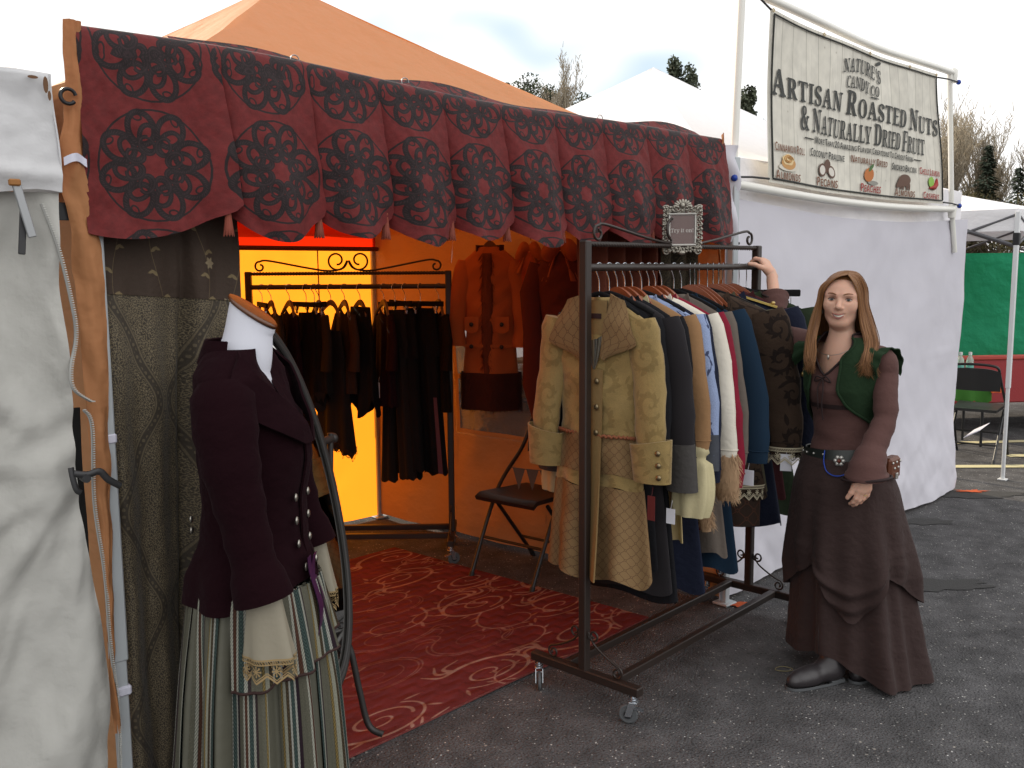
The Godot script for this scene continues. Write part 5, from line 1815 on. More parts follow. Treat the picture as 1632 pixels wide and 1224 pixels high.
# ---------------------------------------------------------------- dress form with jacket and skirt
func build_mannequin() -> void:
	var o := Vector3(-0.705, 0, -2.43)
	var fw := Vector3(0.9995, 0, 0.03).normalized()
	var rt := Vector3(-0.03, 0, 0.9995).normalized()  # her right side, towards the camera
	# local: x across (right side positive), y up, z to her front
	var B := Basis(rt, UP, fw) # mirrored frame is avoided: x = rt means left-handed, so use -rt
	B = Basis(-rt, UP, fw)
	var form := thing("dress_form", "white fabric dress form with a varnished wooden neck cap", "dress form", o)
	form.basis = B
	var fm := mat("form_cloth", lin(0.62, 0.63, 0.70), 0.85, {"norm": weave_tex(), "tri": 30.0, "ns": 0.25})
	var prof := []
	var g := MB.new()
	var ring := func(y: float) -> Array: # half width, half depth, forward shift
		if y > 1.34:
			var q := (y - 1.34) / 0.15
			return [lerpf(0.070, 0.052, sm(0, 1, q)), lerpf(0.078, 0.056, sm(0, 1, q)), lerpf(-0.010, 0.030, q) * 1.0]
		if y > 1.26:
			var q := (y - 1.26) / 0.08
			return [lerpf(0.150, 0.070, sm(0, 1, q)), lerpf(0.080, 0.076, q), lerpf(0.0, -0.010, q)]
		var q2 := sm(0.95, 1.2, y)
		return [lerpf(0.115, 0.148, q2), lerpf(0.075, 0.080, q2), 0.01]
	g.grid(func(u, v):
		var y := lerpf(0.72, 1.49, v)
		var r: Array = ring.call(y)
		var a = TAU * u
		# the neck is cut on a slant, high at the nape
		var yy := y - 0.040 * sm(1.42, 1.49, y) * (sin(a) * -1.0)
		return Vector3(cos(a) * r[0], yy, -sin(a) * r[1] + r[2]), 40, 60, true)
	part("torso", g, fm, form)
	var cp := MB.new()
	cp.grid(func(u, v):
		var a = TAU * u
		var r := [0.0, 0.045, 0.056, 0.058, 0.054, 0.0][int(round(v * 5.0))] as float
		var h := [0.0, 0.0, 0.003, 0.011, 0.017, 0.019][int(round(v * 5.0))] as float
		return Vector3(cos(a) * r, 1.488 + h - 0.040 * (-sin(a)) * (r / 0.056), -sin(a) * r * 1.06 + 0.030), 28, 5, true)
	part("neck_cap", cp, mat("varnish", lin(0.10, 0.035, 0.012), 0.3, {"coat": 0.6, "norm": norm_tex("fine", 9, 0.1, 3, 3.0), "tri": 5.0, "ns": 0.2}), form)
	var st := MB.new()
	st.cyl(Vector3(0, 0.02, 0), Vector3(0, 0.75, 0), 0.016)
	part("pole", st, mats.dark_metal, form)
	var bs2 := MB.new()
	bs2.lathe(Vector3.ZERO, [Vector2(0.17, 0.0), Vector2(0.17, 0.015), Vector2(0.06, 0.028), Vector2(0.018, 0.05)], 24)
	part("base", bs2, mats.dark_metal, form)
	# --- jacket
	var vel := mat("velvet", lin(0.011, 0.0036, 0.0052), 0.9, {"norm": norm_tex("cloth_creases", 23, 0.018, 5, 9.0, 512), "ns": 0.5, "tri": 3.0, "rim": 0.45, "rimtint": 0.75, "spec": 0.1})
	var jk := thing("jacket", "dark burgundy velvet jacket with silver buttons on the dress form", "jacket", o)
	jk.basis = B
	var nz := noise(260, 3.0, 3)
	var body := func(y: float) -> Array: # half width, front, back
		var keys := [[0.72, 0.206, 0.172, 0.172], [0.80, 0.194, 0.164, 0.164], [0.90, 0.158, 0.142, 0.128], [1.00, 0.146, 0.140, 0.118], [1.12, 0.160, 0.160, 0.122], [1.20, 0.175, 0.152, 0.126], [1.28, 0.188, 0.122, 0.122], [1.335, 0.190, 0.110, 0.118], [1.37, 0.150, 0.092, 0.105], [1.405, 0.098, 0.078, 0.094]]
		for k in keys.size() - 1:
			if y <= keys[k + 1][0]:
				var q := clampf((y - keys[k][0]) / (keys[k + 1][0] - keys[k][0]), 0, 1)
				q = q * q * (3.0 - 2.0 * q) * 0.5 + q * 0.5
				return [lerpf(keys[k][1], keys[k + 1][1], q), lerpf(keys[k][2], keys[k + 1][2], q), lerpf(keys[k][3], keys[k + 1][3], q)]
		return [0.098, 0.078, 0.094]
	var jb := MB.new()
	jb.grid(func(u, v):
		# u runs from the front opening round the back to the front again
		var a := lerpf(-PI * 0.5 + 0.02, PI * 1.5 - 0.02, u)
		var y := lerpf(0.745, 1.405, v)
		var r: Array = body.call(y)
		var z := -sin(a)
		var frontness := maxf(0.0, z)
		var hemlift := 0.05 * frontness * sm(0.95, 0.74, y)
		var k := 1.0 + 0.05 * sin(a * 7.0) * sm(0.98, 0.74, y)
		var open := sm(1.16, 1.36, y) * 0.05 * pow(frontness, 6.0)
		return Vector3(cos(a) * r[0] * k, y + hemlift, z * (r[1] if z > 0 else r[2]) * k - open + 0.004 * nz.get_noise_2d(u * 6.0, y * 5.0)), 70, 60)
	part("body", jb, vel, jk)
	var pl := MB.new() # front edge
	pl.shell(func(u, v):
		var y := lerpf(0.785, 1.17, v)
		var r: Array = body.call(y)
		return Vector3(lerpf(-0.028, 0.028, u), y, r[1] + 0.008 - 0.006 * absf(u - 0.5)), 4, 20, 0.006)
	part("placket", pl, vel, jk)
	for s in [-1.0, 1.0]:
		# shawl collar and lapel
		var lp := MB.new()
		lp.shell(func(u, v):
			var q = v
			var y := lerpf(1.155, 1.395, q)
			var r: Array = body.call(y)
			var an := lerpf(0.02, 1.35, pow(q, 1.6))
			var wdt := 0.088 * sin(PI * clampf(q * 0.90 + 0.10, 0, 1))
			var rr = 1.07 + 0.015 * (1.0 - u)
			var a2 = an + u * wdt / 0.12
			var yy = y + 0.010 * (1.0 - u) * q - 0.02 * u * q
			return Vector3(s * sin(a2) * r[0] * rr * (1.0 + 0.12 * u), yy, cos(a2) * (r[1] if cos(a2) > 0 else r[2]) * rr + 0.006), 8, 30, 0.006)
		part("lapel", lp, vel, jk)
	var co := MB.new()
	co.shell(func(u, v):
		var a := lerpf(0.12, PI - 0.12, u)
		var r := lerpf(0.080, 0.100, 1.0 - v)
		return Vector3(cos(a) * r * 1.1, lerpf(1.365, 1.425, v) , -sin(a) * r * 1.15 + 0.0), 24, 6, 0.007)
	part("collar", co, vel, jk)
	for s in [-1.0, 1.0]:
		# set-in sleeves hanging straight, slightly forward
		var pts := []
		var rd := []
		for k in 19:
			var q := k / 18.0
			pts.append(Vector3(s * (0.168 + 0.055 * sin(minf(1.0, q * 2.2) * PI * 0.5) + 0.015 * q), 1.325 - 0.52 * q, 0.0 + 0.10 * q * q + 0.02 * sin(q * 3.0)))
			rd.append((lerpf(0.082, 0.056, sm(0.0, 0.8, q)) + 0.003 * sin(q * 37.0) + 0.02 * sm(0.8, 1.0, q)) * sm(-0.20, 0.10, q))
		var sl := MB.new()
		sl.tube(pts, rd, 20, true, 0.86, Vector3(0, 0, 1))
		var slv := part("sleeve", sl, vel, jk)
		var e: Vector3 = pts[18]
		# cream frill with a lace edge falling out of the sleeve
		var fr := MB.new()
		fr.shell(func(u, v):
			var q = 1.0 - v
			var a = TAU * u
			var r = lerpf(0.040, 0.062, q) * (1.0 + 0.10 * sin(a * 5.0) * q)
			return e + Vector3(cos(a) * r * 0.55, 0.015 - 0.16 * q, -sin(a) * r + 0.01 * q), 40, 8, 0.002)
		part("cuff_frill", fr, mat("cream_satin", lin(0.25, 0.225, 0.17), 0.5, {"norm": norm_tex("soft", 15, 0.03, 4, 3.0), "ns": 0.3, "tri": 6.0}), slv)
		var lc := MB.new()
		lc.grid(func(u, v):
			var a = TAU * u
			var r := 0.064 * (1.0 + 0.10 * sin(a * 5.0))
			return e + Vector3(cos(a) * r * 0.55, -0.205 + 0.065 * v, -sin(a) * r + 0.01), 40, 3, true, 4.0, 1.0)
		part("cuff_lace", lc, mat("lace_tan", Color(0.78, 0.70, 0.58), 0.85, {"tex": lace_tex(), "cut": true}), slv)
	var sil := mat("silver", lin(0.36, 0.34, 0.30), 0.3, {"metal": 0.9})
	for k in 4:
		for s in [-0.062, 0.012]:
			var y := 0.83 + k * 0.062
			var r: Array = body.call(y)
			var bt := MB.new()
			bt.ell(Vector3(s, y, sqrt(maxf(0.0, 1.0 - pow(s / r[0], 2.0))) * r[1] + 0.014), Vector3(0.0095, 0.0115, 0.005), 12, 7)
			part("button", bt, sil, jk)
	for k in 2: # tab buttons on the back
		var bt := MB.new()
		bt.ell(Vector3(-0.05, 0.955 - k * 0.03, -0.140), Vector3(0.009, 0.010, 0.005), 12, 7)
		part("button", bt, sil, jk)
	# plum ribbon ends hanging from the front hem
	for k in 2:
		var rb := MB.new()
		rb.shell(func(u, v): return Vector3(lerpf(-0.075, -0.045, u) + 0.03 * k + 0.01 * sin(v * 4.0), lerpf(0.62 + 0.06 * k, 0.86, v), 0.185 + 0.012 * sin(v * 5.0 + k)), 4, 12, 0.002)
		part("ribbon", rb, mat("plum_satin", lin(0.045, 0.010, 0.045), 0.45), jk)
	# --- skirt
	var sk := thing("skirt", "long striped skirt in cream, teal and brown with olive gores on the dress form", "skirt", o)
	sk.basis = B
	var sm1 := mat("stripes", Color(1, 1, 1), 0.72, {"tex": stripe_tex(), "norm": weave_tex(), "ns": 0.3, "spec": 0.3})
	var olive := mat("olive_satin", lin(0.085, 0.083, 0.062), 0.55, {"norm": norm_tex("soft", 15, 0.03, 4, 3.0), "ns": 0.4, "tri": 4.0})
	var surf := func(a: float, y: float, off: float) -> Vector3:
		var q := (0.82 - y) / 0.80
		var w := lerpf(0.166, 0.27, pow(clampf(q, 0, 1), 0.7)) + off
		var fr := lerpf(0.150, 0.225, pow(clampf(q, 0, 1), 0.5)) + off
		var bk := lerpf(0.146, 0.225, pow(clampf(q, 0, 1), 0.7)) + off
		var k := 1.0 + (0.085 * sin(a * 11.0 + 0.8 * sin(y * 3.0)) + 0.04 * sin(a * 23.0 + 1.0)) * sm(0.0, 0.45, q) + 0.02 * sin(a * 40.0) * (1.0 - sm(0.0, 0.3, q))
		var z := -sin(a)
		return Vector3(cos(a) * w * k, y, z * (fr if z > 0 else bk) * k)
	for gk in 10: # gores: striped panels with olive godets between
		var a0 := TAU * gk / 10.0
		var a1 := TAU * (gk + 0.72) / 10.0
		var a2 := TAU * (gk + 1) / 10.0
		var pn := MB.new()
		pn.grid(func(u, v): return surf.call(lerpf(a0, a1, u), lerpf(0.03, 0.785, v), 0.004), 18, 40, false, 0.42, 9.0)
		for q in pn.t.size(): pn.t[q].x += 0.37 * gk
		part("striped_gore", pn, sm1, sk)
		var gd := MB.new()
		gd.grid(func(u, v): return surf.call(lerpf(a1 - 0.01, a2 + 0.01, u), lerpf(0.03, 0.785, v), -0.004 * (1.0 - v)), 8, 40)
		part("olive_gore", gd, olive, sk)
	# shorter striped overskirt on the front right with a dark bound hem
	var ov := MB.new()
	var ovf := func(u: float, v: float, off: float) -> Vector3:
		var a := lerpf(0.02, 2.10, u) + PI
		var hem := 0.555 + 0.05 * u
		return surf.call(a, lerpf(hem, 0.785, v), 0.012 + 0.012 * (1.0 - v) + off)
	ov.shell(func(u, v): return ovf.call(u, v, 0.0), 50, 16, 0.003, 1.35, 3.0)
	part("overskirt", ov, sm1, sk)
	var hb := MB.new()
	var hp := []
	for k in 41: hp.append(ovf.call(k / 40.0, 0.0, 0.0))
	hb.tube(hp, 0.0045, 6)
	part("hem_binding", hb, mat("hem_brown", lin(0.03, 0.012, 0.010), 0.7), sk)

# ---------------------------------------------------------------- oval mirror on an iron stand
func build_mirror() -> void:
	var t := thing("standing_mirror", "oval standing mirror in a dark frame on a wrought iron stand behind the dress form", "mirror")
	var ctr := Vector3(-0.676, 0.885, -2.757)
	var up := Vector3(-0.194, 0.979, -0.058).normalized()
	var sx := Vector3(0.329, 0.0087, -0.944)
	sx = (sx - up * sx.dot(up)).normalized()
	var nn := sx.cross(up)
	var ra := 0.25
	var rb := 0.58
	var fm := mat("mirror_frame", lin(0.030, 0.028, 0.027), 0.45, {"spec": 0.4})
	var fr := MB.new()
	var pts := []
	for k in 65: pts.append(ctr + sx * cos(TAU * k / 64.0) * ra + up * sin(TAU * k / 64.0) * rb)
	fr.tube(pts, 0.017, 10, false, 0.9)
	fr.tube(pts.map(func(p): return ctr + (p - ctr) * 0.965 + nn * 0.012), 0.007, 8, false)
	var frame := part("frame", fr, fm, t)
	var gl := MB.new()
	gl.grid(func(u, v): return ctr + sx * cos(TAU * u) * ra * 0.96 * v + up * sin(TAU * u) * rb * 0.96 * v + nn * 0.006, 48, 3, true)
	part("glass", gl, mat("mirror_glass", lin(0.55, 0.54, 0.52), 0.03, {"metal": 1.0}), t)
	var bk := MB.new()
	bk.grid(func(u, v): return ctr + sx * cos(TAU * u) * ra * 0.97 * v + up * sin(TAU * u) * rb * 0.97 * v - nn * 0.012, 48, 3, true, 1, 1, true)
	part("backing", bk, mat("board", lin(0.07, 0.045, 0.028), 0.8), t)
	var im := mat("wrought_iron", lin(0.022, 0.019, 0.018), 0.5, {"spec": 0.5, "norm": norm_tex("fine", 9, 0.1, 3, 3.0), "ns": 0.2, "tri": 12.0})
	for s in [-1.0, 1.0]:
		var pv = ctr + sx * s * (ra + 0.01) + up * 0.16
		var post := MB.new()
		var b0 = Vector3(pv.x, 0, pv.z) + sx * s * -0.02
		b0.y = 0.36
		post.tube(bez([pv + UP * 0.02 + sx * s * 0.045, pv + sx * s * 0.035 - UP * 0.12, b0 + UP * 0.30 + sx * s * 0.02, b0 + UP * 0.12 + sx * s * 0.005, b0], 8), 0.010, 8)
		var po := part("post", post, im, t)
		var kn := MB.new()
		kn.cyl(pv - sx * s * 0.015, pv + sx * s * 0.055, 0.014, 12)
		kn.ell(pv + sx * s * 0.06, Vector3(0.018, 0.018, 0.018), 12, 8)
		part("knob", kn, im, po)
		for q in [[0.31, 0.020, 0.0, 1.2], [0.20, 0.024, PI, -1.3]]:
			var sc := MB.new()
			sc.tube(scroll(b0 + UP * (q[0]) - sx * s * 0.02, sx * s, UP, q[1], 0.006, q[2], q[3]), 0.0055, 7)
			part("scroll", sc, im, po)
		for z in [-1.0, 1.0]:
			var lg := MB.new()
			var d = (nn * z * 0.92 + sx * s * 0.18).normalized()
			lg.tube(bez([b0 - UP * 0.02, b0 + d * 0.035 + UP * 0.020, b0 + d * 0.08 - UP * 0.03, b0 + d * 0.11 - UP * 0.18, b0 + d * 0.14 - UP * 0.31, b0 + d * 0.19 - UP * 0.350], 8), 0.0115, 8)
			part("leg", lg, im, po)
	var cb := MB.new()
	var l0 := ctr - sx * (ra + 0.06)
	var l1 := ctr + sx * (ra + 0.06)
	l0.y = 0.35
	l1.y = 0.35
	cb.tube(bez([l0, l0.lerp(l1, 0.3) - UP * 0.05, l0.lerp(l1, 0.7) - UP * 0.05, l1], 8), 0.009, 8)
	part("cross_bar", cb, im, t)

# ---------------------------------------------------------------- iron clothes racks
func iron_scroll_top(o: Vector3, ex: Vector3, half: float, m: Material, parent: Node) -> void:
	for s in [-1.0, 1.0]:
		var d: Vector3 = ex * s
		var g := MB.new()
		# inner volute, long stem, outer curl
		var inner := scroll(o + d * 0.062 + UP * 0.062, -d, UP, 0.058, 0.022, 0.0, -1.25)
		inner.reverse()
		var stem := bez([inner[inner.size() - 1], o + d * 0.035 + UP * 0.018, o + d * 0.11 + UP * 0.006, o + d * half * 0.45 + UP * 0.022, o + d * (half - 0.06) + UP * 0.062, o + d * (half - 0.01) + UP * 0.058], 8)
		var outer := scroll(o + d * (half - 0.012) + UP * 0.030, d, UP, 0.030, 0.011, 1.35, -0.95)
		g.tube(inner + stem.slice(1) + outer.slice(1), 0.0055, 7)
		part("scroll", g, m, parent)

func twisted_bar(a: Vector3, b: Vector3, r: float) -> MB:
	var g := MB.new()
	var L := a.distance_to(b)
	var ax := (b - a).normalized()
	var e1 := UP
	e1 = (e1 - ax * e1.dot(ax)).normalized()
	var e2 := ax.cross(e1)
	g.grid(func(u, v):
		var th = TAU * u
		var sq := r * (1.0 + 0.28 * cos(4.0 * th))
		var tw = th + v * L * 95.0
		return a.lerp(b, v) + e1 * cos(tw) * sq + e2 * sin(tw) * sq, 12, int(L * 130), true)
	return g

func make_rack(called: String, label: String, A: Vector3, Bv: Vector3, h: float, rail_h: float, foot: float, iron: Material, base_d := []) -> Node3D:
	var t := thing(called, label, "clothes rack")
	var d := (Bv - A).normalized()
	var x := Vector3(-d.z, 0, d.x)
	if x.dot(Vector3(0, 0, 1)) < 0: x = -x
	var b := bs(d, UP)
	for k in 2:
		var o := A if k == 0 else Bv
		var ps := MB.new()
		ps.box(o + UP * (0.13 + h) * 0.5, Vector3(0.034, h - 0.13, 0.034), b, 0.004)
		part("post", ps, iron, t)
		var ft := MB.new()
		ft.box(o + UP * 0.125, Vector3(0.036, 0.034, foot * 2.0 + 0.05), b, 0.004)
		var fo := part("foot_beam", ft, iron, t)
		for s in [-1.0, 1.0]:
			caster(o + x * s * (foot - 0.005), fo, d, x, k * 2.0 + s)
			var sc := MB.new()
			var o2: Vector3 = o + x * s * 0.018 + UP * 0.142
			var up := scroll(o2 + UP * 0.135 + x * s * 0.024, -x * s, UP, 0.025, 0.007, 0.4, -1.35)
			up.reverse()
			var lo := scroll(o2 + UP * 0.024 + x * s * 0.13, x * s, UP, 0.024, 0.007, 1.2, 1.35 * -1.0)
			sc.tube(up + bez([up[up.size() - 1], o2 + UP * 0.10 + x * s * 0.03, o2 + UP * 0.06 + x * s * 0.10, lo[0]], 6).slice(1) + lo.slice(1), 0.0042, 6)
			part("corner_scroll", sc, iron, fo)
	for dd in base_d:
		var bm := MB.new()
		bm.box((A + Bv) * 0.5 + x * dd + UP * 0.128, Vector3(A.distance_to(Bv) - 0.036, 0.03, 0.03), b, 0.003)
		part("base_beam", bm, iron, t)
	var rl := MB.new()
	rl.cyl(A + UP * rail_h, Bv + UP * rail_h, 0.0135, 12)
	part("rail", rl, iron, t)
	part("twisted_bar", twisted_bar(A + UP * (h - 0.012), Bv + UP * (h - 0.012), 0.0085), iron, t)
	iron_scroll_top((A + Bv) * 0.5 + UP * (h - 0.004), d, A.distance_to(Bv) * 0.45, iron, t)
	return t

func caster(o: Vector3, parent: Node, d: Vector3, x: Vector3, turn: float) -> void:
	var ch := mat("chrome", lin(0.55, 0.58, 0.62), 0.25, {"metal": 0.9})
	var rub := mat("caster_rubber", lin(0.09, 0.095, 0.10), 0.6)
	var dir := (x * 0.35 + d * cos(turn) + x * sin(turn)).normalized()
	var side := dir.cross(UP)
	var c := o - dir * 0.018 + UP * 0.036
	var wb := MB.new()
	wb.tube(scroll(c, dir, UP, 0.029, 0.029, 0, 1.0), 0.0075, 8, false)
	wb.cyl(c - side * 0.007, c + side * 0.007, 0.026, 20)
	var wh := part("wheel", wb, rub, parent)
	var hb := MB.new()
	hb.cyl(c - side * 0.012, c + side * 0.012, 0.015, 14)
	part("hub", hb, mat("hub_black", lin(0.02, 0.02, 0.022), 0.4), parent)
	var fk := MB.new()
	for s in [-1.0, 1.0]:
		fk.shell(func(u, v): return c + side * s * 0.0135 + dir * (lerpf(-0.012, 0.012, u) + lerpf(0.0, 0.014, v)) + UP * lerpf(-0.006, 0.044, v), 3, 4, 0.002)
	fk.box(o + UP * 0.082, Vector3(0.03, 0.004, 0.03), bs(dir, UP), 0.001)
	fk.cyl(o + UP * 0.082, o + UP * 0.108, 0.011, 12)
	fk.cyl(o + UP * 0.088, o + UP * 0.093, 0.017, 14)
	fk.cyl(o + UP * 0.097, o + UP * 0.101, 0.016, 14)
	fk.shell(func(u, v): return c + dir * (0.018 + 0.035 * v) + side * lerpf(-0.01, 0.01, u) + UP * (0.026 - 0.01 * v), 3, 4, 0.003)
	part("fork", fk, ch, parent)

func build_front_rack() -> void:
	var iron := mat("rack_iron", lin(0.022, 0.014, 0.011), 0.45, {"norm": norm_tex("fine", 9, 0.1, 3, 3.0), "ns": 0.15, "tri": 9.0, "spec": 0.5})
	var A := rack(-0.022, 0)
	var Bv := rack(1.22, 0)
	make_rack("clothes_rack", "dark brown iron rolling rack hung with coats in front of the booth", A, Bv, 1.70, 1.607, 0.225, iron, [0.13, -0.09])
	# --- cloths
	var gold := printed("gold_damask", damask_tex(Color8(140, 118, 74), Color8(126, 105, 64), 71), 0.62, 0.3, 0.35)
	var check := printed("check_cloth", check_tex(Color8(122, 98, 68), Color8(90, 66, 46)), 0.85, 0.4)
	var wood := mat("hanger_wood", lin(0.21, 0.055, 0.02), 0.4, {"coat": 0.3, "norm": norm_tex("fine", 9, 0.1, 3, 3.0), "ns": 0.15, "tri": 8.0})
	var blackv := cloth("black_velvet", lin(0.010, 0.010, 0.011), 0.95, 0.3, 20.0)
	var brass := mat("old_brass", lin(0.22, 0.17, 0.10), 0.35, {"metal": 0.9})
	var tagred := mat("tag_red", lin(0.10, 0.014, 0.014), 0.6)
	var tagwhite := mat("tag_white", lin(0.70, 0.70, 0.76), 0.7)
	# --- 1: the gold coat, facing the road
	var o := rack(0.058, 1.607)
	make_hanger("black velvet hanger inside the gold brocade coat", o, RX, blackv, false, "hangers on the front rack", 0.17)
	var p := {"sh": 0.205, "len": 1.12, "hem": Vector2(0.222, 0.058), "thick": 0.030, "waist": 0.165, "folds": 6.0, "foldamp": 1.15, "seed": 0.7, "mat": gold, "hemwave": 0.01}
	var t := thing("coat", "long gold brocade coat with lattice-check collar and skirts, first on the rack", "coat", o, 0.0)
	t.basis = bs(RX, UP)
	part("bodice", coat_body(p, -0.595, -0.105, 0.0, 56, 26, 1.9, 1.3), gold, t)
	part("hip_panel", coat_body(p, -0.735, -0.592, 0.003, 64, 10, 26.0, 4.0), check, t)
	part("band", coat_body(p, -0.785, -0.732, 0.0, 64, 5, 1.9, 0.2), gold, t)
	part("lower_skirt", coat_body(p, -1.12, -0.782, 0.003, 72, 20, 26.0, 9.5), check, t)
	# gold front panel running down the middle, over the hips
	var fp := MB.new()
	fp.shell(func(u, v):
		var y := lerpf(-1.118, -0.36, v)
		var x = lerpf(-0.012, 0.052, u) + 0.012 * sm(-0.5, -1.1, y) * (u * 2.0 - 1.0)
		var wd := coat_w(p, y)
		var a := acos(clampf(x / maxf(0.05, wd.x), -1, 1))
		var dn := clampf((-0.45 - y) / 0.67, 0, 1)
		var k := 1.0 + 1.15 * dn * sin(a * 6.0 + 0.7) * 0.5
		return Vector3(x, y, sin(a) * ((wd.y + 0.012 * sin(a)) * k) + 0.009), 8, 40, 0.006)
	part("front_panel", fp, mat("gold_plain", lin(0.20, 0.125, 0.05), 0.6, {"norm": norm_tex("soft", 15, 0.03, 4, 3.0), "ns": 0.4, "tri": 5.0}), t)
	for k in 3:
		var bt := MB.new()
		bt.ell(Vector3(0.034, -0.40 - k * 0.092, coat_w(p, -0.4 - k * 0.09).y + 0.030), Vector3(0.010, 0.011, 0.006), 12, 7)
		part("button", bt, brass, t)
	# wide pointed collar and the open neck showing the striped lining
	var ln := MB.new()
	ln.grid(func(u, v):
		var y := lerpf(-0.36, -0.115, v)
		var hw := lerpf(0.004, 0.058, pow(v, 0.7))
		return Vector3(lerpf(-hw, hw, u) + 0.012, y, coat_w(p, y).y + 0.018), 8, 12, false, 0.6, 0.35)
	part("lining", ln, printed("lining_stripes", stripe_tex(), 0.5, 0.1), t)
	var yk := MB.new()
	yk.grid(func(u, v):
		var y := lerpf(-0.235, -0.115, v)
		var hw := lerpf(0.044, 0.058, v)
		return Vector3(lerpf(-hw, hw, u) + 0.012, y, coat_w(p, y).y + 0.021), 6, 4)
	part("inner_yoke", yk, mats.gold_plain, t)
	var lb := MB.new()
	lb.box(Vector3(0.02, -0.17, coat_w(p, -0.17).y + 0.024), Vector3(0.05, 0.018, 0.003))
	part("woven_patch", lb, mat("patch", lin(0.03, 0.012, 0.012), 0.7), t)
	for s in [-1.0, 1.0]:
		var cl := MB.new()
		cl.shell(func(u, v):
			# u across from the neck edge to the point, v from the throat up to the nape
			var inner := Vector3(0.012 + s * lerpf(0.030, 0.055, v), lerpf(-0.310, -0.092, v), 0.0)
			var outer := Vector3(s * lerpf(0.060, 0.195, sm(0.0, 0.42, v)) if v < 0.42 else s * lerpf(0.195, 0.125, (v - 0.42) / 0.58), lerpf(-0.325, -0.262, v / 0.42) if v < 0.42 else lerpf(-0.262, -0.115, (v - 0.42) / 0.58), 0.0)
			var q := inner.lerp(outer, u)
			q.z = coat_w(p, minf(q.y, -0.12)).y + 0.020 - 0.022 * sm(0.55, 1.0, v) + 0.006 * sin(u * PI)
			return q, 12, 18, 0.006, 3.4, 4.6)
		part("collar_flap", cl, check, t)
	for s in [-1.0, 1.0]:
		var q := {"sh": 0.205, "sleeve": 0.50, "out": 0.052 if s > 0.0 else 0.036, "fz": 0.018, "seed": 1.3}
		var pts := sleeve_pts(q, s)
		var rads := []
		for k in 13: rads.append(lerpf(0.070, 0.056, k / 12.0) * sm(-0.16, 0.06, k / 12.0) + 0.0028 * sin(k * 2.3))
		var sb := MB.new()
		sb.tube(pts, rads, 20, true, 0.50, Vector3(1, 0, 0))
		for k in sb.t.size(): sb.t[k] = Vector2(sb.t[k].x * 0.9, sb.t[k].y * 2.3)
		var sl := part("sleeve", sb, gold, t)
		var e: Vector3 = pts[12]
		var d: Vector3 = (pts[12] - pts[9]).normalized()
		var cf := MB.new()
		cf.shell(func(u, v):
			var a = TAU * u
			var r := lerpf(0.066, 0.076, v) + 0.004 * sin(a * 2.0)
			return e + d * lerpf(0.055, -0.085, v) + Vector3(cos(a) * r, 0.014 * cos(a) * s * v, -sin(a) * r * 0.60), 36, 6, 0.006, 0.8, 0.4)
		part("cuff", cf, gold, sl)
		if s > 0:
			for k in 3:
				var bt := MB.new()
				bt.ell(e + d * (-0.055 + k * 0.042) + Vector3(0.050, 0, 0.036), Vector3(0.0105, 0.0105, 0.007), 12, 7)
				part("button", bt, brass, sl)
			price_tag(t, e + Vector3(0.030, -0.135, 0.045), tagred, 0.030, 0.085)
	# trims where the check meets the brocade
	for y in [-0.595]:
		var tm := MB.new()
		for q in [[0.03, 0.43], [0.57, 0.97]]:
			var ps := []
			for k in 31:
				var a := PI * lerpf(q[0], q[1], k / 30.0)
				var wd := coat_w(p, y)
				var dn := clampf((-0.45 - y) / 0.67, 0, 1)
				var kk := 1.0 + 1.15 * dn * sin(a * 6.0 + 0.7) * 0.5
				ps.append(Vector3(cos(a) * wd.x * 1.03, y + 0.004 * sin(k * 2.2), sin(a) * (wd.y + 0.012 * sin(a)) * kk + 0.008))
			tm.tube(ps, 0.0055, 6)
		part("braid_trim", tm, mat("braid", lin(0.22, 0.075, 0.035), 0.8), t)
	# --- the coats behind it
	var char_m := mat("charcoal_velvet", lin(0.022, 0.020, 0.022), 0.92, {"norm": weave_tex(), "ns": 0.2, "tri": 30.0, "rim": 0.6, "spec": 0.1})
	var grey := cloth("grey_wool", lin(0.060, 0.056, 0.054), 0.95, 0.4, 24.0)
	var black := cloth("black_wool", lin(0.010, 0.010, 0.012), 0.95, 0.4, 24.0)
	var camel := cloth("camel_wool", lin(0.24, 0.135, 0.065), 0.9, 0.3, 24.0, 0.3)
	var cream := mat("cream_cotton", lin(0.42, 0.37, 0.22), 0.8, {"norm": norm_tex("soft", 15, 0.03, 4, 3.0), "ns": 0.5, "tri": 7.0})
	var bcv := Canvas.new(256, 256, Color8(132, 146, 178))
	var rng := RandomNumberGenerator.new()
	rng.seed = 88
	for k in 15:
		var c := Vector2(rng.randf() * 256, rng.randf() * 256)
		var a0 := rng.randf() * TAU
		bcv.spiral(c, 4, 26, a0, 0.7, 1.2, 1.6, Color8(58, 66, 92))
		for j in 5: bcv.leaf(c + Vector2(cos(a0 + j), sin(a0 + j)) * (8.0 + j * 3.0), a0 + j * 1.3, 15, 3.6, Color8(58, 66, 92))
	bcv.grain(89, 0.3, 0.12)
	var blue := printed("blue_floral", bcv.tex(), 0.8, 0.4)
	var navy := cloth("navy_wool", lin(0.012, 0.015, 0.030), 0.9, 0.4, 24.0)
	var ivory := cloth("ivory_wool", lin(0.60, 0.56, 0.48), 0.9, 0.35, 24.0)
	var furm := mat("fur_tan", lin(0.36, 0.235, 0.14), 0.9, {"spec": 0.2})
	var crim := cloth("crimson_wool", lin(0.175, 0.010, 0.025), 0.85, 0.35, 24.0, 0.3)
	var taupe := cloth("taupe_wool", lin(0.12, 0.10, 0.085), 0.9, 0.35, 24.0)
	var teal := mat("teal_velvet", lin(0.012, 0.024, 0.042), 0.9, {"norm": weave_tex(), "ns": 0.2, "tri": 30.0, "rim": 0.9, "rimtint": 0.9, "spec": 0.1})
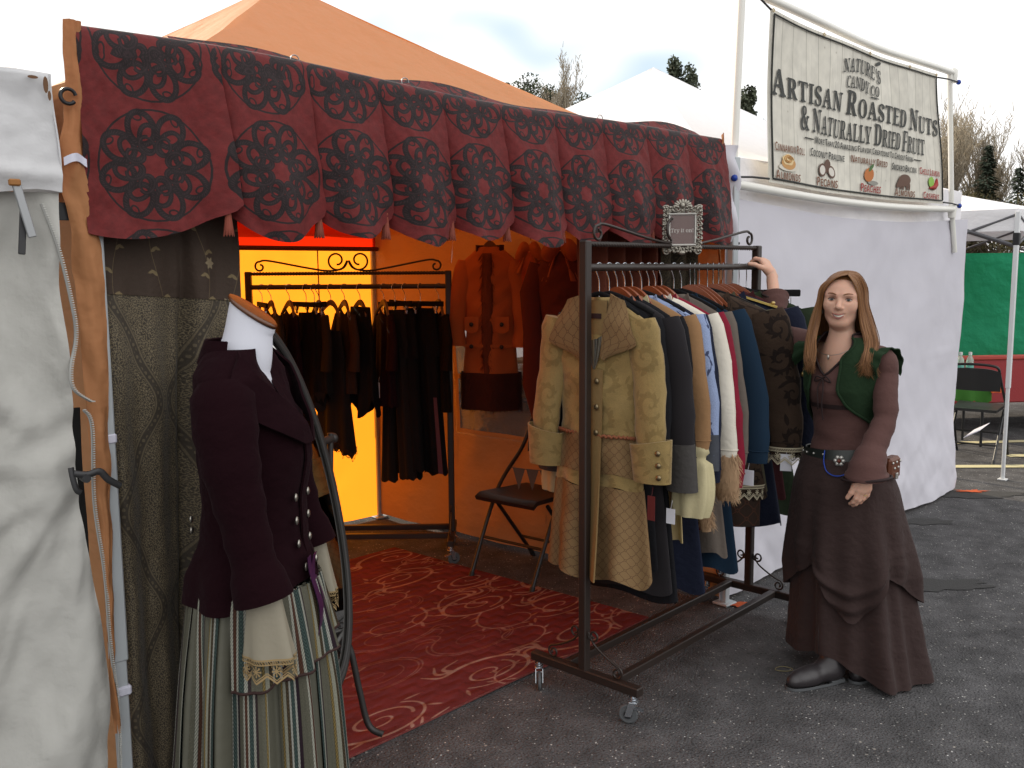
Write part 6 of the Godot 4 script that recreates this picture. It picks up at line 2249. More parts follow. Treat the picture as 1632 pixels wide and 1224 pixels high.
	var flock := printed("brown_flock", damask_tex(Color8(60, 47, 38), Color8(36, 28, 24), 91), 0.9, 0.4)
	var olive := cloth("olive_wool", lin(0.075, 0.070, 0.045), 0.9, 0.35, 24.0)
	var green := cloth("dark_green_wool", lin(0.020, 0.030, 0.016), 0.9, 0.35, 24.0)
	var maroon := cloth("maroon_wool", lin(0.045, 0.012, 0.014), 0.9, 0.35, 24.0)
	var slate := cloth("slate_satin", lin(0.050, 0.055, 0.068), 0.6, 0.3, 18.0)
	var x2 := RX.rotated(UP, 0.16)   # how far the far coats are turned out to the road
	var x3 := RX.rotated(UP, 0.45)
	var list := [
		[0.118, RX, "coat", "black coat with no visible trim directly behind the gold coat", {"sh": 0.19, "len": 1.08, "mat": black, "sleeve": 0.52, "hem": Vector2(0.21, 0.03)}, false, "black hanger inside the coat behind the gold one"],
		[0.167, RX, "coat", "charcoal velvet coat with a deep grey cuff", {"sh": 0.225, "len": 1.18, "mat": char_m, "sleeve": 0.585, "out": 0.075, "cuff": "band", "cuff_len": 0.17, "cuff_mat": grey, "hem": Vector2(0.24, 0.035), "sr": 0.072}, true, "reddish wooden hanger holding the charcoal velvet coat"],
		[0.214, RX, "coat", "plain black wool coat between the charcoal and camel coats", {"sh": 0.225, "len": 1.22, "mat": black, "sleeve": 0.53, "out": 0.06, "hem": Vector2(0.26, 0.035)}, true, "wooden hanger holding the plain black wool coat"],
		[0.262, RX, "coat", "camel wool coat with gathered cream cuffs", {"sh": 0.235, "len": 0.86, "mat": camel, "sleeve": 0.47, "out": 0.07, "cuff": "ruffle", "cuff_mat": cream, "cuff_len": 0.25, "hem": Vector2(0.22, 0.03), "collar_mat": cream}, true, "wooden hanger holding the camel coat"],
		[0.322, RX, "coat", "light blue coat printed with dark leafy sprays", {"sh": 0.235, "len": 0.88, "mat": blue, "sleeve": 0.535, "out": 0.07, "cuff": "band", "cuff_mat": slate, "cuff_len": 0.13, "us": 5.0, "vs": 5.0, "sr": 0.07}, false, "dark hanger inside the light blue leaf-print coat"],
		[0.371, RX, "coat", "navy coat squeezed between the blue print and ivory coats", {"sh": 0.23, "len": 1.22, "mat": navy, "sleeve": 0.60, "out": 0.07, "hem": Vector2(0.26, 0.035)}, true, "wooden hanger holding the squeezed navy coat"],
		[0.415, RX, "coat", "ivory wool coat with tan fur cuffs", {"sh": 0.24, "len": 0.92, "mat": ivory, "sleeve": 0.53, "out": 0.085, "cuff": "fur", "cuff_mat": furm, "hem": Vector2(0.20, 0.03)}, true, "wooden hanger holding the ivory fur-cuffed coat"],
		[0.458, RX, "coat", "crimson wool coat beside the ivory one", {"sh": 0.235, "len": 1.00, "mat": crim, "sleeve": 0.63, "out": 0.10, "hem": Vector2(0.25, 0.035), "sr": 0.075}, true, "wooden hanger holding the crimson coat"],
		[0.545, RX, "coat", "taupe wool coat behind the crimson one", {"sh": 0.225, "len": 1.12, "mat": taupe, "sleeve": 0.56, "out": 0.085, "hem": Vector2(0.26, 0.03)}, false, "hanger inside the taupe coat"],
		[0.600, RX, "coat", "dark teal velvet coat with a small brass toggle on its sleeve", {"sh": 0.235, "len": 1.2, "mat": teal, "sleeve": 0.56, "out": 0.115, "hem": Vector2(0.26, 0.04), "sr": 0.080}, false, "hanger inside the teal velvet coat"],
		[0.800, x3, "coat", "brown flocked scroll-pattern coat with cream crochet cuffs and hem", {"sh": 0.255, "len": 0.96, "mat": flock, "sleeve": 0.58, "out": 0.085, "cuff": "lace", "us": 3.0, "vs": 3.2, "hem": Vector2(0.25, 0.06), "thick": 0.055, "sr": 0.090}, false, "black velvet hanger inside the brown flocked coat"],
		[0.845, x3, "coat", "olive collared coat just behind the brown flocked coat", {"sh": 0.23, "len": 0.95, "mat": olive, "sleeve": 0.58, "hem": Vector2(0.24, 0.04)}, true, "wooden hanger holding the olive coat"],
		[0.925, x3, "coat", "navy officer-style coat with a yellow buttoned epaulette", {"sh": 0.265, "len": 1.10, "mat": navy, "sleeve": 0.62, "out": 0.095, "hem": Vector2(0.28, 0.06), "thick": 0.05, "sr": 0.085}, true, "wooden hanger holding the officer-style coat"],
		[1.010, x3, "coat", "maroon coat near the rack's far end", {"sh": 0.22, "len": 1.0, "mat": maroon, "sleeve": 0.58, "hem": Vector2(0.24, 0.04)}, true, "dark wooden hanger holding the maroon coat"],
		[1.065, x3, "coat", "dark green coat, last on the rack", {"sh": 0.285, "len": 1.08, "mat": green, "sleeve": 0.60, "out": 0.06, "hem": Vector2(0.27, 0.05)}, false, "hanger inside the dark green coat"],
	]
	var k := 0
	for q in list:
		var pp: Dictionary = q[4]
		pp["seed"] = k * 1.37
		if not pp.has("folds"): pp["folds"] = 5.0
		var at := rack(q[0], 1.607)
		make_hanger(q[6], at, q[1], wood if q[5] else blackv, q[5], "hangers on the front rack")
		var sway := 0.035 * sin(k * 2.3)
		var c := make_coat(q[2], q[3], "coat", at, (q[1] as Vector3).rotated(UP, sway), pp, "coats on the front rack")
		match k:
			3: # pale inner skirt panels hanging below the camel coat
				for j in 2:
					var sp := MB.new()
					sp.shell(func(u, v): return Vector3(lerpf(0.125, 0.20, u) + 0.035 * j - 0.02 * v, lerpf(-1.03 + 0.02 * j, -0.70, v), 0.020 + 0.016 * sin(u * 7.0 + j) - 0.03 * j), 10, 14, 0.003)
					part("inner_panel", sp, mat("pale_panel", lin(0.46, 0.36, 0.18), 0.7, {"norm": norm_tex("soft", 15, 0.03, 4, 3.0), "ns": 0.5, "tri": 5.0}), c)
			6: # long fur edging
				part("fur_trim", fur(Vector3(0.185, -0.62, 0.02), Vector3(0.255, -0.99, 0.03), 0.040, 0.6, 921, 1300), furm, c)
			1: price_tag(c, Vector3(0.265, -0.875, 0.045), tagwhite)
			4: price_tag(c, Vector3(0.25, -0.80, 0.04), tagred)
			7: price_tag(c, Vector3(0.24, -0.79, 0.06), tagwhite)
			8: price_tag(c, Vector3(0.275, -0.60, 0.05), tagred)
			9:
				var tg := MB.new()
				tg.tube(bez([Vector3(0.29, -0.40, 0.085), Vector3(0.30, -0.42, 0.09), Vector3(0.29, -0.44, 0.09)], 5), 0.004, 6)
				tg.tube([Vector3(0.285, -0.425, 0.088), Vector3(0.305, -0.425, 0.088)], 0.004, 6)
				tg.tube([Vector3(0.293, -0.45, 0.089), Vector3(0.292, -0.66, 0.085)], 0.0018, 5)
				part("toggle", tg, mat("brass", lin(0.45, 0.33, 0.14), 0.35, {"metal": 0.9}), c)
				price_tag(c, Vector3(0.33, -0.80, 0.05), tagwhite, 0.05, 0.06)
			10:
				var hl := MB.new()
				hl.grid(func(u, v):
					var yy := lerpf(-0.965, -0.90, v)
					var wd := coat_w(pp, -0.93)
					var a := lerpf(-0.5, PI + 0.3, u)
					return Vector3(cos(a) * (wd.x + 0.008), yy, sin(a) * (wd.y + 0.02)), 60, 3, false, 9.0, 1.0)
				part("hem_lace", hl, lace_mat(), c)
				var us := MB.new()
				us.grid(func(u, v):
					var yy := lerpf(-1.08, -0.94, v)
					var a = TAU * u
					return Vector3(cos(a) * 0.235, yy, -sin(a) * 0.055 * (1.0 + 0.25 * sin(a * 6.0))), 48, 6, true, 14.0, 2.0)
				part("underskirt", us, printed("dark_check", check_tex(Color8(52, 40, 34), Color8(84, 52, 40)), 0.85, 0.3), c)
				price_tag(c, Vector3(0.335, -0.795, 0.05), tagwhite, 0.045, 0.07)
			12:
				var ep := MB.new()
				ep.shell(func(u, v): return Vector3(lerpf(0.085, 0.225, u), -0.128 - 0.045 * u + 0.004, lerpf(-0.012, 0.038, v)), 10, 5, 0.008)
				part("epaulette", ep, mat("epaulette_yellow", lin(0.46, 0.33, 0.09), 0.7, {"norm": weave_tex(), "tri": 30.0, "ns": 0.4}), c)
				var eb := MB.new()
				eb.ell(Vector3(0.208, -0.152, 0.013), Vector3(0.010, 0.008, 0.010), 12, 7)
				eb.ell(Vector3(0.335, -0.44, 0.09), Vector3(0.012, 0.012, 0.006), 12, 7)
				part("button", eb, mats.brass, c)
		k += 1
	# loose hangers: clip hanger with its black bar, and bare hooks
	var ch := thing("clip_hanger", "black clip hanger for trousers at the rack's far end by the hand", "hanger", rack(1.13, 1.607), 0.0, "hangers on the front rack")
	ch.basis = bs(x3, UP)
	var hk := MB.new()
	hk.tube(bez([Vector3(0, -0.10, 0), Vector3(0, -0.04, 0)] + scroll(Vector3(0, -0.004, 0), Vector3.BACK, UP, 0.020, 0.020, -0.35, 0.62), 3), 0.0021, 6)
	part("hook", hk, mats.chrome, ch)
	var br := MB.new()
	br.box(Vector3(0.06, -0.115, 0), Vector3(0.34, 0.030, 0.012), Basis.IDENTITY, 0.004)
	part("bar", br, blackv, ch)
	for s in [-0.07, 0.19]:
		var cl := MB.new()
		cl.tube([Vector3(s, -0.128, 0.006), Vector3(s, -0.165, 0.008), Vector3(s - 0.018, -0.168, 0.008), Vector3(s - 0.018, -0.13, 0.006)], 0.0018, 5)
		cl.box(Vector3(s - 0.01, -0.168, 0.004), Vector3(0.026, 0.018, 0.01), Basis.IDENTITY, 0.002)
		part("clip", cl, mats.chrome, ch)
	for s in [0.665, 0.70, 0.735, 0.89]:
		make_hanger("empty wooden hanger on the front rack %s" % {0.665: "just past the teal coat", 0.70: "second past the teal coat", 0.735: "touching the brown coat", 0.89: "beside the officer-style coat"}[s], rack(s, 1.607), x3, wood, true, "hangers on the front rack")
	build_sign_frame()

# ornate silver picture frame with a handwritten card
func build_sign_frame() -> void:
	var c := rack(0.545, 1.752, 0.035)
	var t := thing("picture_frame", "small ornate silver frame with a card reading Try it on! atop the rack", "picture frame", c)
	t.basis = bs(Vector3(0.985, 0.0, 0.17).normalized(), Vector3(-0.02, 1.0, -0.06).normalized()).orthonormalized()
	var sv := mat("antique_silver", lin(0.30, 0.28, 0.24), 0.38, {"metal": 0.85, "norm": norm_tex("fine", 9, 0.1, 3, 3.0), "ns": 0.4, "tri": 30.0})
	var inner := MB.new()
	for q in [[Vector3(0, 0.060, 0), Vector3(0.108, 0.008, 0.012)], [Vector3(0, -0.060, 0), Vector3(0.108, 0.008, 0.012)], [Vector3(-0.050, 0, 0), Vector3(0.008, 0.112, 0.012)], [Vector3(0.050, 0, 0), Vector3(0.008, 0.112, 0.012)]]:
		inner.box(q[0], q[1], Basis.IDENTITY, 0.0025)
	part("inner_rim", inner, mat("silver_bright", lin(0.46, 0.45, 0.42), 0.35, {"metal": 0.7}), t)
	var orn := MB.new()
	var rng := RandomNumberGenerator.new()
	rng.seed = 505
	for k in 40:
		var a := TAU * k / 40.0
		var q := Vector2(cos(a), sin(a))
		var e := Vector3(clampf(q.x * 0.095, -0.063, 0.063), clampf(q.y * 0.11, -0.076, 0.076), 0)
		var s := 1.0 if k % 2 == 0 else -1.0
		orn.tube(scroll(e, Vector3.RIGHT * s, UP, 0.013, 0.003, rng.randf() * TAU, 1.2), 0.0030, 6)
		orn.ell(e + Vector3(q.x * 0.010, q.y * 0.010, 0.004), Vector3(0.006, 0.005, 0.005), 8, 6, Basis(Vector3.BACK, a))
		orn.ell(e + Vector3(rng.randf_range(-0.006, 0.006), rng.randf_range(-0.006, 0.006), 0.006), Vector3(0.0035, 0.0065, 0.004), 8, 6, Basis(Vector3.BACK, rng.randf() * TAU))
	for k in 9: # crest
		var a := PI * (k + 0.5) / 9.0
		orn.ell(Vector3(cos(a) * 0.026, 0.086 + sin(a) * 0.020, 0.004), Vector3(0.006, 0.012, 0.005), 8, 6, Basis(Vector3.BACK, a - PI * 0.5))
	orn.ell(Vector3(0, 0.092, 0.006), Vector3(0.010, 0.012, 0.008), 10, 8)
	orn.ell(Vector3(0, -0.090, 0.004), Vector3(0.014, 0.009, 0.007), 10, 8)
	for s in [-1.0, 1.0]:
		for y in [-0.085, 0.078]:
			orn.tube(scroll(Vector3(s * 0.062, y, 0), Vector3.RIGHT * s, UP, 0.016, 0.003, 0.6, 1.4), 0.0035, 6)
	part("ornament", orn, sv, t)
	var cd := MB.new()
	cd.box(Vector3(0, 0, -0.002), Vector3(0.094, 0.114, 0.003))
	part("card", cd, mat("card", lin(0.085, 0.030, 0.022), 0.6, {"spec": 0.3}), t)
	var gl := MB.new()
	gl.quad(Vector3(-0.047, -0.057, 0.003), Vector3(0.047, -0.057, 0.003), Vector3(0.047, 0.057, 0.003), Vector3(-0.047, 0.057, 0.003))
	part("glass", gl, mat("pane", Color(1, 1, 1, 0.06), 0.03, {"alpha": true}), t)
	var tm := TextMesh.new()
	var sf := SystemFont.new()
	sf.font_names = PackedStringArray(["Droid Serif"])
	tm.font = sf
	tm.text = "Try it on!"
	tm.font_size = 48
	tm.pixel_size = 0.00042
	tm.depth = 0.0006
	var tx := part("lettering", tm, mat("chalk", lin(0.55, 0.50, 0.46), 0.9), t)
	tx.position = Vector3(0, -0.004, 0.0009)
	var ez := MB.new() # wire easel leaning behind
	ez.tube(bez([Vector3(-0.055, -0.085, -0.02), Vector3(-0.075, 0.01, -0.02), Vector3(-0.058, 0.075, -0.018), Vector3(-0.03, 0.092, -0.015)], 8), 0.004, 6)
	part("easel_wire", ez, mats.rack_iron, t)

# ---------------------------------------------------------------- rack inside the booth
func build_inner_rack() -> void:
	var iron := mat("rack_dark", lin(0.022, 0.014, 0.011), 0.45, {"spec": 0.5})
	var A := Vector3(-1.435, 0, -5.10)
	var Bv := Vector3(-0.345, 0, -5.12)
	make_rack("clothes_rack", "black iron rack of dark lace clothes inside the booth against the yellow wall", A, Bv, 1.60, 1.515, 0.2, iron, [0.06, -0.12])
	var wood := mat("pale_hanger_wood", lin(0.11, 0.055, 0.022), 0.5)
	var blk := cloth("black_cotton", lin(0.008, 0.008, 0.009), 0.9, 0.4, 24.0)
	var lacem := mat("black_lace", lin(0.007, 0.006, 0.006), 0.9, {"norm": weave_tex(), "ns": 0.6, "tri": 12.0, "back": Color(0.03, 0.02, 0.012)})
	var plum := cloth("plum_cotton", lin(0.013, 0.004, 0.007), 0.9, 0.4, 24.0)
	var tau := cloth("taupe_cotton", lin(0.028, 0.018, 0.014), 0.9, 0.4, 24.0)
	var brn := cloth("brown_cotton", lin(0.008, 0.006, 0.005), 0.9, 0.4, 24.0)
	var lil := cloth("lilac_cotton", lin(0.09, 0.05, 0.08), 0.9, 0.4, 24.0)
	# x, kind, top drop, bottom height, half widths, cloth, yaw, hanger, description
	var L := [
		[-1.365, "skirt", 0.17, 0.98, 0.10, 0.15, brn, 0.9, "clip", "brown lace skirt, leftmost on the inner rack"],
		[-1.315, "top", 0.11, 0.98, 0.17, 0.16, lacem, 0.75, "wood", "black lace blouse by the left post"],
		[-1.215, "top", 0.11, 1.00, 0.15, 0.15, plum, 0.7, "wood", "plum top with a rosette among the left group"],
		[-1.125, "skirt", 0.14, 0.87, 0.09, 0.17, brn, 0.55, "clip", "brown fringed skirt in the middle of the left group"],
		[-1.080, "skirt", 0.14, 0.92, 0.09, 0.15, blk, 0.7, "clip", "black gathered skirt right of the fringed one"],
		[-1.055, "top", 0.11, 0.94, 0.15, 0.15, lacem, 0.8, "wood", "black ruffled lace camisole"],
		[-0.990, "skirt", 0.24, 0.605, 0.10, 0.20, lacem, 0.5, "wood", "long flared black lace skirt with a scalloped hem"],
		[-0.915, "top", 0.11, 0.935, 0.15, 0.15, tau, 0.75, "wood", "taupe sleeveless top between the long lace skirt and the pointed dress"],
		[-0.830, "points", 0.11, 0.86, 0.13, 0.17, blk, 0.65, "wood", "black dress with a pointed handkerchief hem"],
		[-0.700, "top", 0.11, 0.86, 0.13, 0.15, plum, 0.8, "wood", "deep plum tunic left of the trousers"],
		[-0.640, "pants", 0.13, 0.44, 0.10, 0.11, lacem, 0.55, "clip", "black flared trousers with a lace-up front"],
		[-0.585, "pants", 0.13, 0.48, 0.10, 0.10, blk, 0.6, "clip", "narrow black trousers in the middle of the pair"],
		[-0.500, "pants", 0.12, 0.46, 0.12, 0.13, blk, 0.25, "clip", "wide black trousers with lilac insets"],
		[-0.400, "top", 0.11, 0.83, 0.14, 0.16, brn, 0.85, "wood", "dark brown tunic by the right post"],
	]
	var i := 0
	for q in L:
		var at := Vector3(q[0], 1.515, lerpf(-5.10, -5.12, (q[0] + 1.435) / 1.09))
		var yaw: float = q[7] + 0.25
		var xa := Vector3(cos(yaw), 0, sin(yaw) * (1.0 if i % 2 == 0 else 1.0))
		var b := bs(xa, UP)
		if q[8] == "wood":
			make_hanger("pale wooden hanger holding the %s" % q[9].split(",")[0].split(" between")[0], at, xa, wood, true, "hangers on the inner rack", 0.15)
		else:
			var h := thing("clip_hanger", "black clip hanger holding the %s" % q[9].split(",")[0].split(" between")[0], "hanger", at, 0.0, "hangers on the inner rack")
			h.basis = b
			var hk := MB.new()
			hk.tube(bez([Vector3(0, -0.085, 0), Vector3(0, -0.04, 0)] + scroll(Vector3(0, -0.004, 0), Vector3.BACK, UP, 0.020, 0.020, -0.35, 0.62), 3), 0.0021, 6)
			part("hook", hk, mats.chrome, h)
			var br := MB.new()
			br.box(Vector3(0, -0.095, 0), Vector3(0.30, 0.028, 0.012), Basis(Vector3.BACK, 0.05 * sin(i * 2.1)), 0.003)
			part("bar", br, blk, h)
			for s in [-0.10, 0.10]:
				var cl := MB.new()
				cl.box(Vector3(s, -0.125, 0.0), Vector3(0.012, 0.045, 0.012), Basis.IDENTITY, 0.002)
				cl.box(Vector3(s - 0.008, -0.118, 0.0), Vector3(0.005, 0.02, 0.016), Basis(Vector3.BACK, 0.4), 0.001)
				cl.box(Vector3(s + 0.008, -0.118, 0.0), Vector3(0.005, 0.02, 0.016), Basis(Vector3.BACK, -0.4), 0.001)
				part("clip", cl, mats.chrome, h)
		var t := thing({"skirt": "skirt", "top": "blouse", "points": "dress", "pants": "trousers"}[q[1]], q[9], {"skirt": "skirt", "top": "top", "points": "dress", "pants": "trousers"}[q[1]], at, 0.0, "clothes on the inner rack")
		t.basis = b
		var y0: float = q[3] - 1.515
		var y1: float = -q[2]
		var w0: float = q[5] * 0.8
		var w1: float = q[4] * 0.8
		var sd := i * 1.9
		var cm: Material = q[6]
		if q[1] == "pants":
			var wb := MB.new()
			wb.grid(func(u, v):
				var y := lerpf(y1 - 0.26, y1, v)
				var a = TAU * u
				return Vector3(cos(a) * (w1 + 0.03 * (1.0 - v)), y, -sin(a) * (0.035 + 0.006 * sin(a * 9.0))), 32, 8, true)
			part("waist", wb, cm, t)
			for s in [-1.0, 1.0]:
				var lg := MB.new()
				lg.grid(func(u, v):
					var y := lerpf(y0 + 0.02 * s, y1 - 0.20, v)
					var a = TAU * u
					var r := lerpf(w0 * 0.72, w1 * 0.60, pow(v, 0.55))
					return Vector3(s * lerpf(0.085, w1 * 0.52, v) + cos(a) * r, y + 0.008 * sin(a * 5.0) * (1.0 - v), -sin(a) * (0.038 + 0.008 * sin(a * 6.0 + sd))), 28, 18, true)
				part("leg_cloth", lg, cm, t)
				if i == 12:
					var ins := MB.new()
					ins.grid(func(u, v): return Vector3(s * 0.16 - 0.03 * u * s, lerpf(y0 + 0.03, y0 + 0.45, v), 0.046 - 0.01 * v) * Vector3(1.0 - 0.25 * v, 1, 1), 4, 8)
					part("inset", ins, lil, t)
		else:
			var mb := MB.new()
			mb.grid(func(u, v):
				var a = TAU * u
				var y := lerpf(y0, y1, v)
				var q2 = 1.0 - v
				var hem := 0.0
				if q[1] == "points": hem = -0.11 * absf(sin(a * 2.0 + 0.6)) * q2 * q2 + 0.05 * q2
				elif q[1] == "skirt": hem = (0.012 * sin(a * 9.0 + sd) + 0.02 * sin(a * 3.0 + sd)) * q2
				var w := lerpf(w1, w0, pow(q2, 0.8))
				if q[1] == "top": w = w1 * lerpf(0.35, 1.0, sm(0.0, 0.10, q2)) * (1.0 - 0.14 * sin(q2 * 3.0)) + (w0 - w1) * q2
				var dz := lerpf(0.022, 0.060 if q[1] != "top" else 0.04, q2)
				return Vector3(cos(a) * w * (1.0 + 0.05 * sin(a * 7.0 + sd) * q2), y + hem - (0.05 * absf(cos(a)) * sm(0.12, 0.0, q2) if q[1] == "top" else 0.0), -sin(a) * dz * (1.0 + 0.35 * sin(a * 7.0 + sd) * q2)), 44, 26, true)
			part("body", mb, cm, t)
			if q[1] == "top" and i % 2 == 1:
				for s in [-1.0, 1.0]:
					var sl := MB.new()
					sl.tube([Vector3(s * w1 * 0.8, y1 - 0.05, 0), Vector3(s * (w1 + 0.03), y1 - 0.18, 0.01), Vector3(s * (w1 + 0.03), y1 - 0.34, 0.02)], [0.035, 0.045, 0.055], 12, true, 0.5, Vector3(1, 0, 0))
					part("sleeve", sl, cm, t)
			if q[1] == "skirt":
				var fr := MB.new() # ragged lace edging at the hem
				fr.grid(func(u, v):
					var a = TAU * u
					return Vector3(cos(a) * (w0 + 0.006), y0 - 0.025 * absf(sin(a * 12.0)) * (1.0 - v) + 0.03 * v + (0.012 * sin(a * 9.0 + sd) + 0.02 * sin(a * 3.0 + sd)), -sin(a) * 0.066 * (1.0 + 0.35 * sin(a * 7.0 + sd))), 72, 2, true, 6.0, 1.0)
				part("hem_lace", fr, lacem if i != 6 else mat("lace_dark", Color(0.32, 0.20, 0.10), 0.85, {"tex": lace_tex(), "cut": true}), t)
				if i == 3:
					var rb := MB.new()
					for j in 4: rb.shell(func(u, v): return Vector3(lerpf(0.0, 0.008, u) + (j - 1.5) * 0.07, lerpf(y0 - 0.22 + 0.04 * j, y0 + 0.05, v), 0.055 + 0.01 * sin(v * 6.0 + j)), 1, 8, 0.0015)
					part("ribbon", rb, lacem, t)
		if i == 9: price_tag(t, Vector3(0.03, y0 + 0.09, 0.055), mats.tag_white if mats.has("tag_white") else mat("tag_white", lin(0.70, 0.70, 0.76), 0.7), 0.03, 0.085)
		i += 1

# ---------------------------------------------------------------- dresses on the right wall
func build_wall_garments() -> void:
	var orange := mat("orange_suede", lin(0.36, 0.105, 0.030), 0.85, {"norm": norm_tex("soft", 15, 0.03, 4, 3.0), "ns": 0.4, "tri": 4.0, "back": Color(0.55, 0.22, 0.06), "rim": 0.3})
	var furd := mat("dark_fur", lin(0.045, 0.012, 0.008), 0.95)
	var rust := mat("rust_velvet", lin(0.075, 0.014, 0.010), 0.9, {"norm": norm_tex("soft", 15, 0.03, 4, 3.0), "ns": 0.4, "tri": 4.0, "rim": 0.6, "rimtint": 0.9})
	var sheer := mat("sheer_orange", Color(0.75, 0.36, 0.20, 0.62), 0.8, {"alpha": true, "back": Color(0.8, 0.35, 0.15)})
	var xw := (FR - BR).normalized()       # along the wall, towards the front
	var xa := xw.rotated(UP, -0.35)
	# orange coat dress with fur hem
	var at := Vector3(-0.115, 1.83, -5.08)
	var t := thing("coat_dress", "orange coat dress with dark fur front and hem on the tent wall", "dress", at)
	t.basis = bs(Vector3(0.97, 0, 0.25).normalized(), UP)
	var p := {"sh": 0.155, "len": 0.99, "hem": Vector2(0.165, 0.075), "thick": 0.06, "waist": 0.135, "folds": 5.0, "foldamp": 0.4, "seed": 2.0, "mat": orange}
	part("body", coat_body(p, -0.80, -0.105, 0.0, 48, 30), orange, t)
	var hem := MB.new()
	var rng := RandomNumberGenerator.new()
	rng.seed = 611
	hem.grid(func(u, v):
		var a = TAU * u
		var wd := coat_w(p, -0.9)
		return Vector3(cos(a) * (wd.x + 0.012), lerpf(-0.99, -0.785, v), -sin(a) * (wd.y + 0.02) * (1.0 + 0.15 * sin(a * 5.0 + 2.0))), 48, 6, true)
	for j in 2600:
		var a := rng.randf() * TAU
		var wd := coat_w(p, -0.9)
		var y := rng.randf_range(-0.99, -0.785)
		var rd := Vector3(cos(a), 0, -sin(a))
		var q := Vector3(cos(a) * (wd.x + 0.012), y, -sin(a) * (wd.y + 0.02) * (1.0 + 0.15 * sin(a * 5.0 + 2.0)))
		var s := rd.cross(UP) * 0.002
		hem.tri(q - s, q + s, q + rd * rng.randf_range(0.008, 0.016) - UP * rng.randf_range(0.012, 0.03))
	part("fur_hem", hem, furd, t)
	part("fur_front", fur(Vector3(0, -0.14, 0.060), Vector3(0.0, -0.80, 0.078), 0.034, 0.4, 613, 900), mat("brown_fur", lin(0.12, 0.034, 0.016), 0.95), t)
	for s in [-1.0, 1.0]:
		var pts := sleeve_pts({"sh": 0.155, "sleeve": 0.46, "out": 0.05, "fz": 0.02, "seed": s}, s)
		var rd := []
		for k in 13: rd.append((lerpf(0.062, 0.046, k / 12.0) + 0.022 * sm(0.75, 1.0, k / 12.0)) * sm(-0.16, 0.06, k / 12.0))
		var sb := MB.new()
		sb.tube(pts, rd, 16, true, 0.6, Vector3(1, 0, 0))
		part("sleeve", sb, orange, t)
		var pk := MB.new()
		pk.shell(func(u, v): return Vector3(s * lerpf(0.045, 0.125, u), lerpf(-0.55, -0.48, v) - 0.02 * (1.0 - v) * sin(u * PI), coat_w(p, -0.5).y * 0.9 + 0.022), 6, 4, 0.005)
		part("pocket_flap", pk, orange, t)
		for y in [-0.52, -0.64]:
			var bt := MB.new()
			bt.ell(Vector3(s * 0.085, y, coat_w(p, y).y * 0.9 + 0.032), Vector3(0.012, 0.012, 0.006), 12, 7)
			part("button", bt, mats.black_plastic, t)
		var ln := MB.new()
		ln.shell(func(u, v): return Vector3(s * lerpf(0.02, 0.135, u), lerpf(-0.645, -0.63, v), coat_w(p, -0.64).y * (1.0 - 0.3 * u) + 0.018), 6, 1, 0.004)
		part("seam_flap", ln, orange, t)
	var cl := MB.new()
	cl.shell(func(u, v):
		var a := lerpf(-0.6, PI + 0.6, u)
		return Vector3(cos(a) * 0.075, -0.15 + 0.055 * v, -sin(a) * 0.05), 18, 3, 0.008)
	part("collar", cl, furd, t)
	# sheer blouse with a bow
	var b2 := thing("blouse", "sheer orange blouse with a neck bow beside the orange coat dress", "blouse", Vector3(0.105, 1.80, -5.02))
	b2.basis = bs(Vector3(0.98, 0, 0.2).normalized(), UP)
	var p2 := {"sh": 0.10, "len": 0.50, "hem": Vector2(0.10, 0.04), "thick": 0.03, "waist": 0.09, "seed": 1.0}
	part("body", coat_body(p2, -0.49, -0.105, 0.0, 32, 16), sheer, b2)
	for s in [-1.0, 1.0]:
		var bw := MB.new()
		bw.shell(func(u, v):
			var q := sin(PI * clampf(u * 0.92 + 0.04, 0, 1))
			return Vector3(s * u * 0.075, -0.085 - 0.05 * u * u + (v - 0.5) * 0.07 * (0.25 + q), 0.045 + 0.02 * q * sin(v * PI)), 10, 6, 0.003)
		bw.shell(func(u, v): return Vector3(s * (0.012 + 0.035 * v + 0.04 * u * v), -0.09 - 0.13 * v, 0.04 + 0.01 * sin(u * 6.0)), 5, 8, 0.003)
		part("bow", bw, orange, b2)
	# rust gown
	var gw := thing("gown", "rust red velvet gown with a bow at the neck, left of the gold coat", "gown", Vector3(0.262, 1.80, -4.86))
	gw.basis = bs(Vector3(0.98, 0, 0.2).normalized(), UP)
	var p3 := {"sh": 0.135, "len": 1.12, "hem": Vector2(0.15, 0.10), "thick": 0.06, "waist": 0.10, "folds": 6.0, "foldamp": 0.6, "seed": 3.0}
	part("body", coat_body(p3, -1.12, -0.105, 0.0, 48, 34), rust, gw)
	for s in [-1.0, 1.0]:
		var sb := MB.new()
		sb.tube([Vector3(s * 0.12, -0.17, 0), Vector3(s * 0.165, -0.32, 0.01), Vector3(s * 0.15, -0.52, 0.03), Vector3(s * 0.13, -0.80, 0.05), Vector3(s * 0.12, -0.98, 0.05)], [0.05, 0.056, 0.05, 0.07, 0.03], 14, true, 0.5, Vector3(1, 0, 0))
		part("sleeve", sb, rust, gw)
		var bw := MB.new()
		bw.shell(func(u, v):
			var q := sin(PI * clampf(u * 0.9 + 0.05, 0, 1))
			return Vector3(s * u * 0.10, -0.08 - 0.04 * u + (v - 0.5) * 0.09 * (0.25 + q), 0.05 + 0.02 * q * sin(v * PI)), 10, 6, 0.003)
		bw.shell(func(u, v): return Vector3(s * (0.015 + 0.04 * v + 0.045 * u * v), -0.09 - 0.17 * v, 0.05 + 0.01 * sin(u * 6.0)), 5, 8, 0.003)
		part("bow", bw, mat("rust_satin", lin(0.22, 0.05, 0.02), 0.5), gw)
	var bl := MB.new()
	bl.grid(func(u, v):
		var a = TAU * u
		return Vector3(cos(a) * 0.108, lerpf(-0.58, -0.50, v), -sin(a) * 0.075), 28, 3, true)
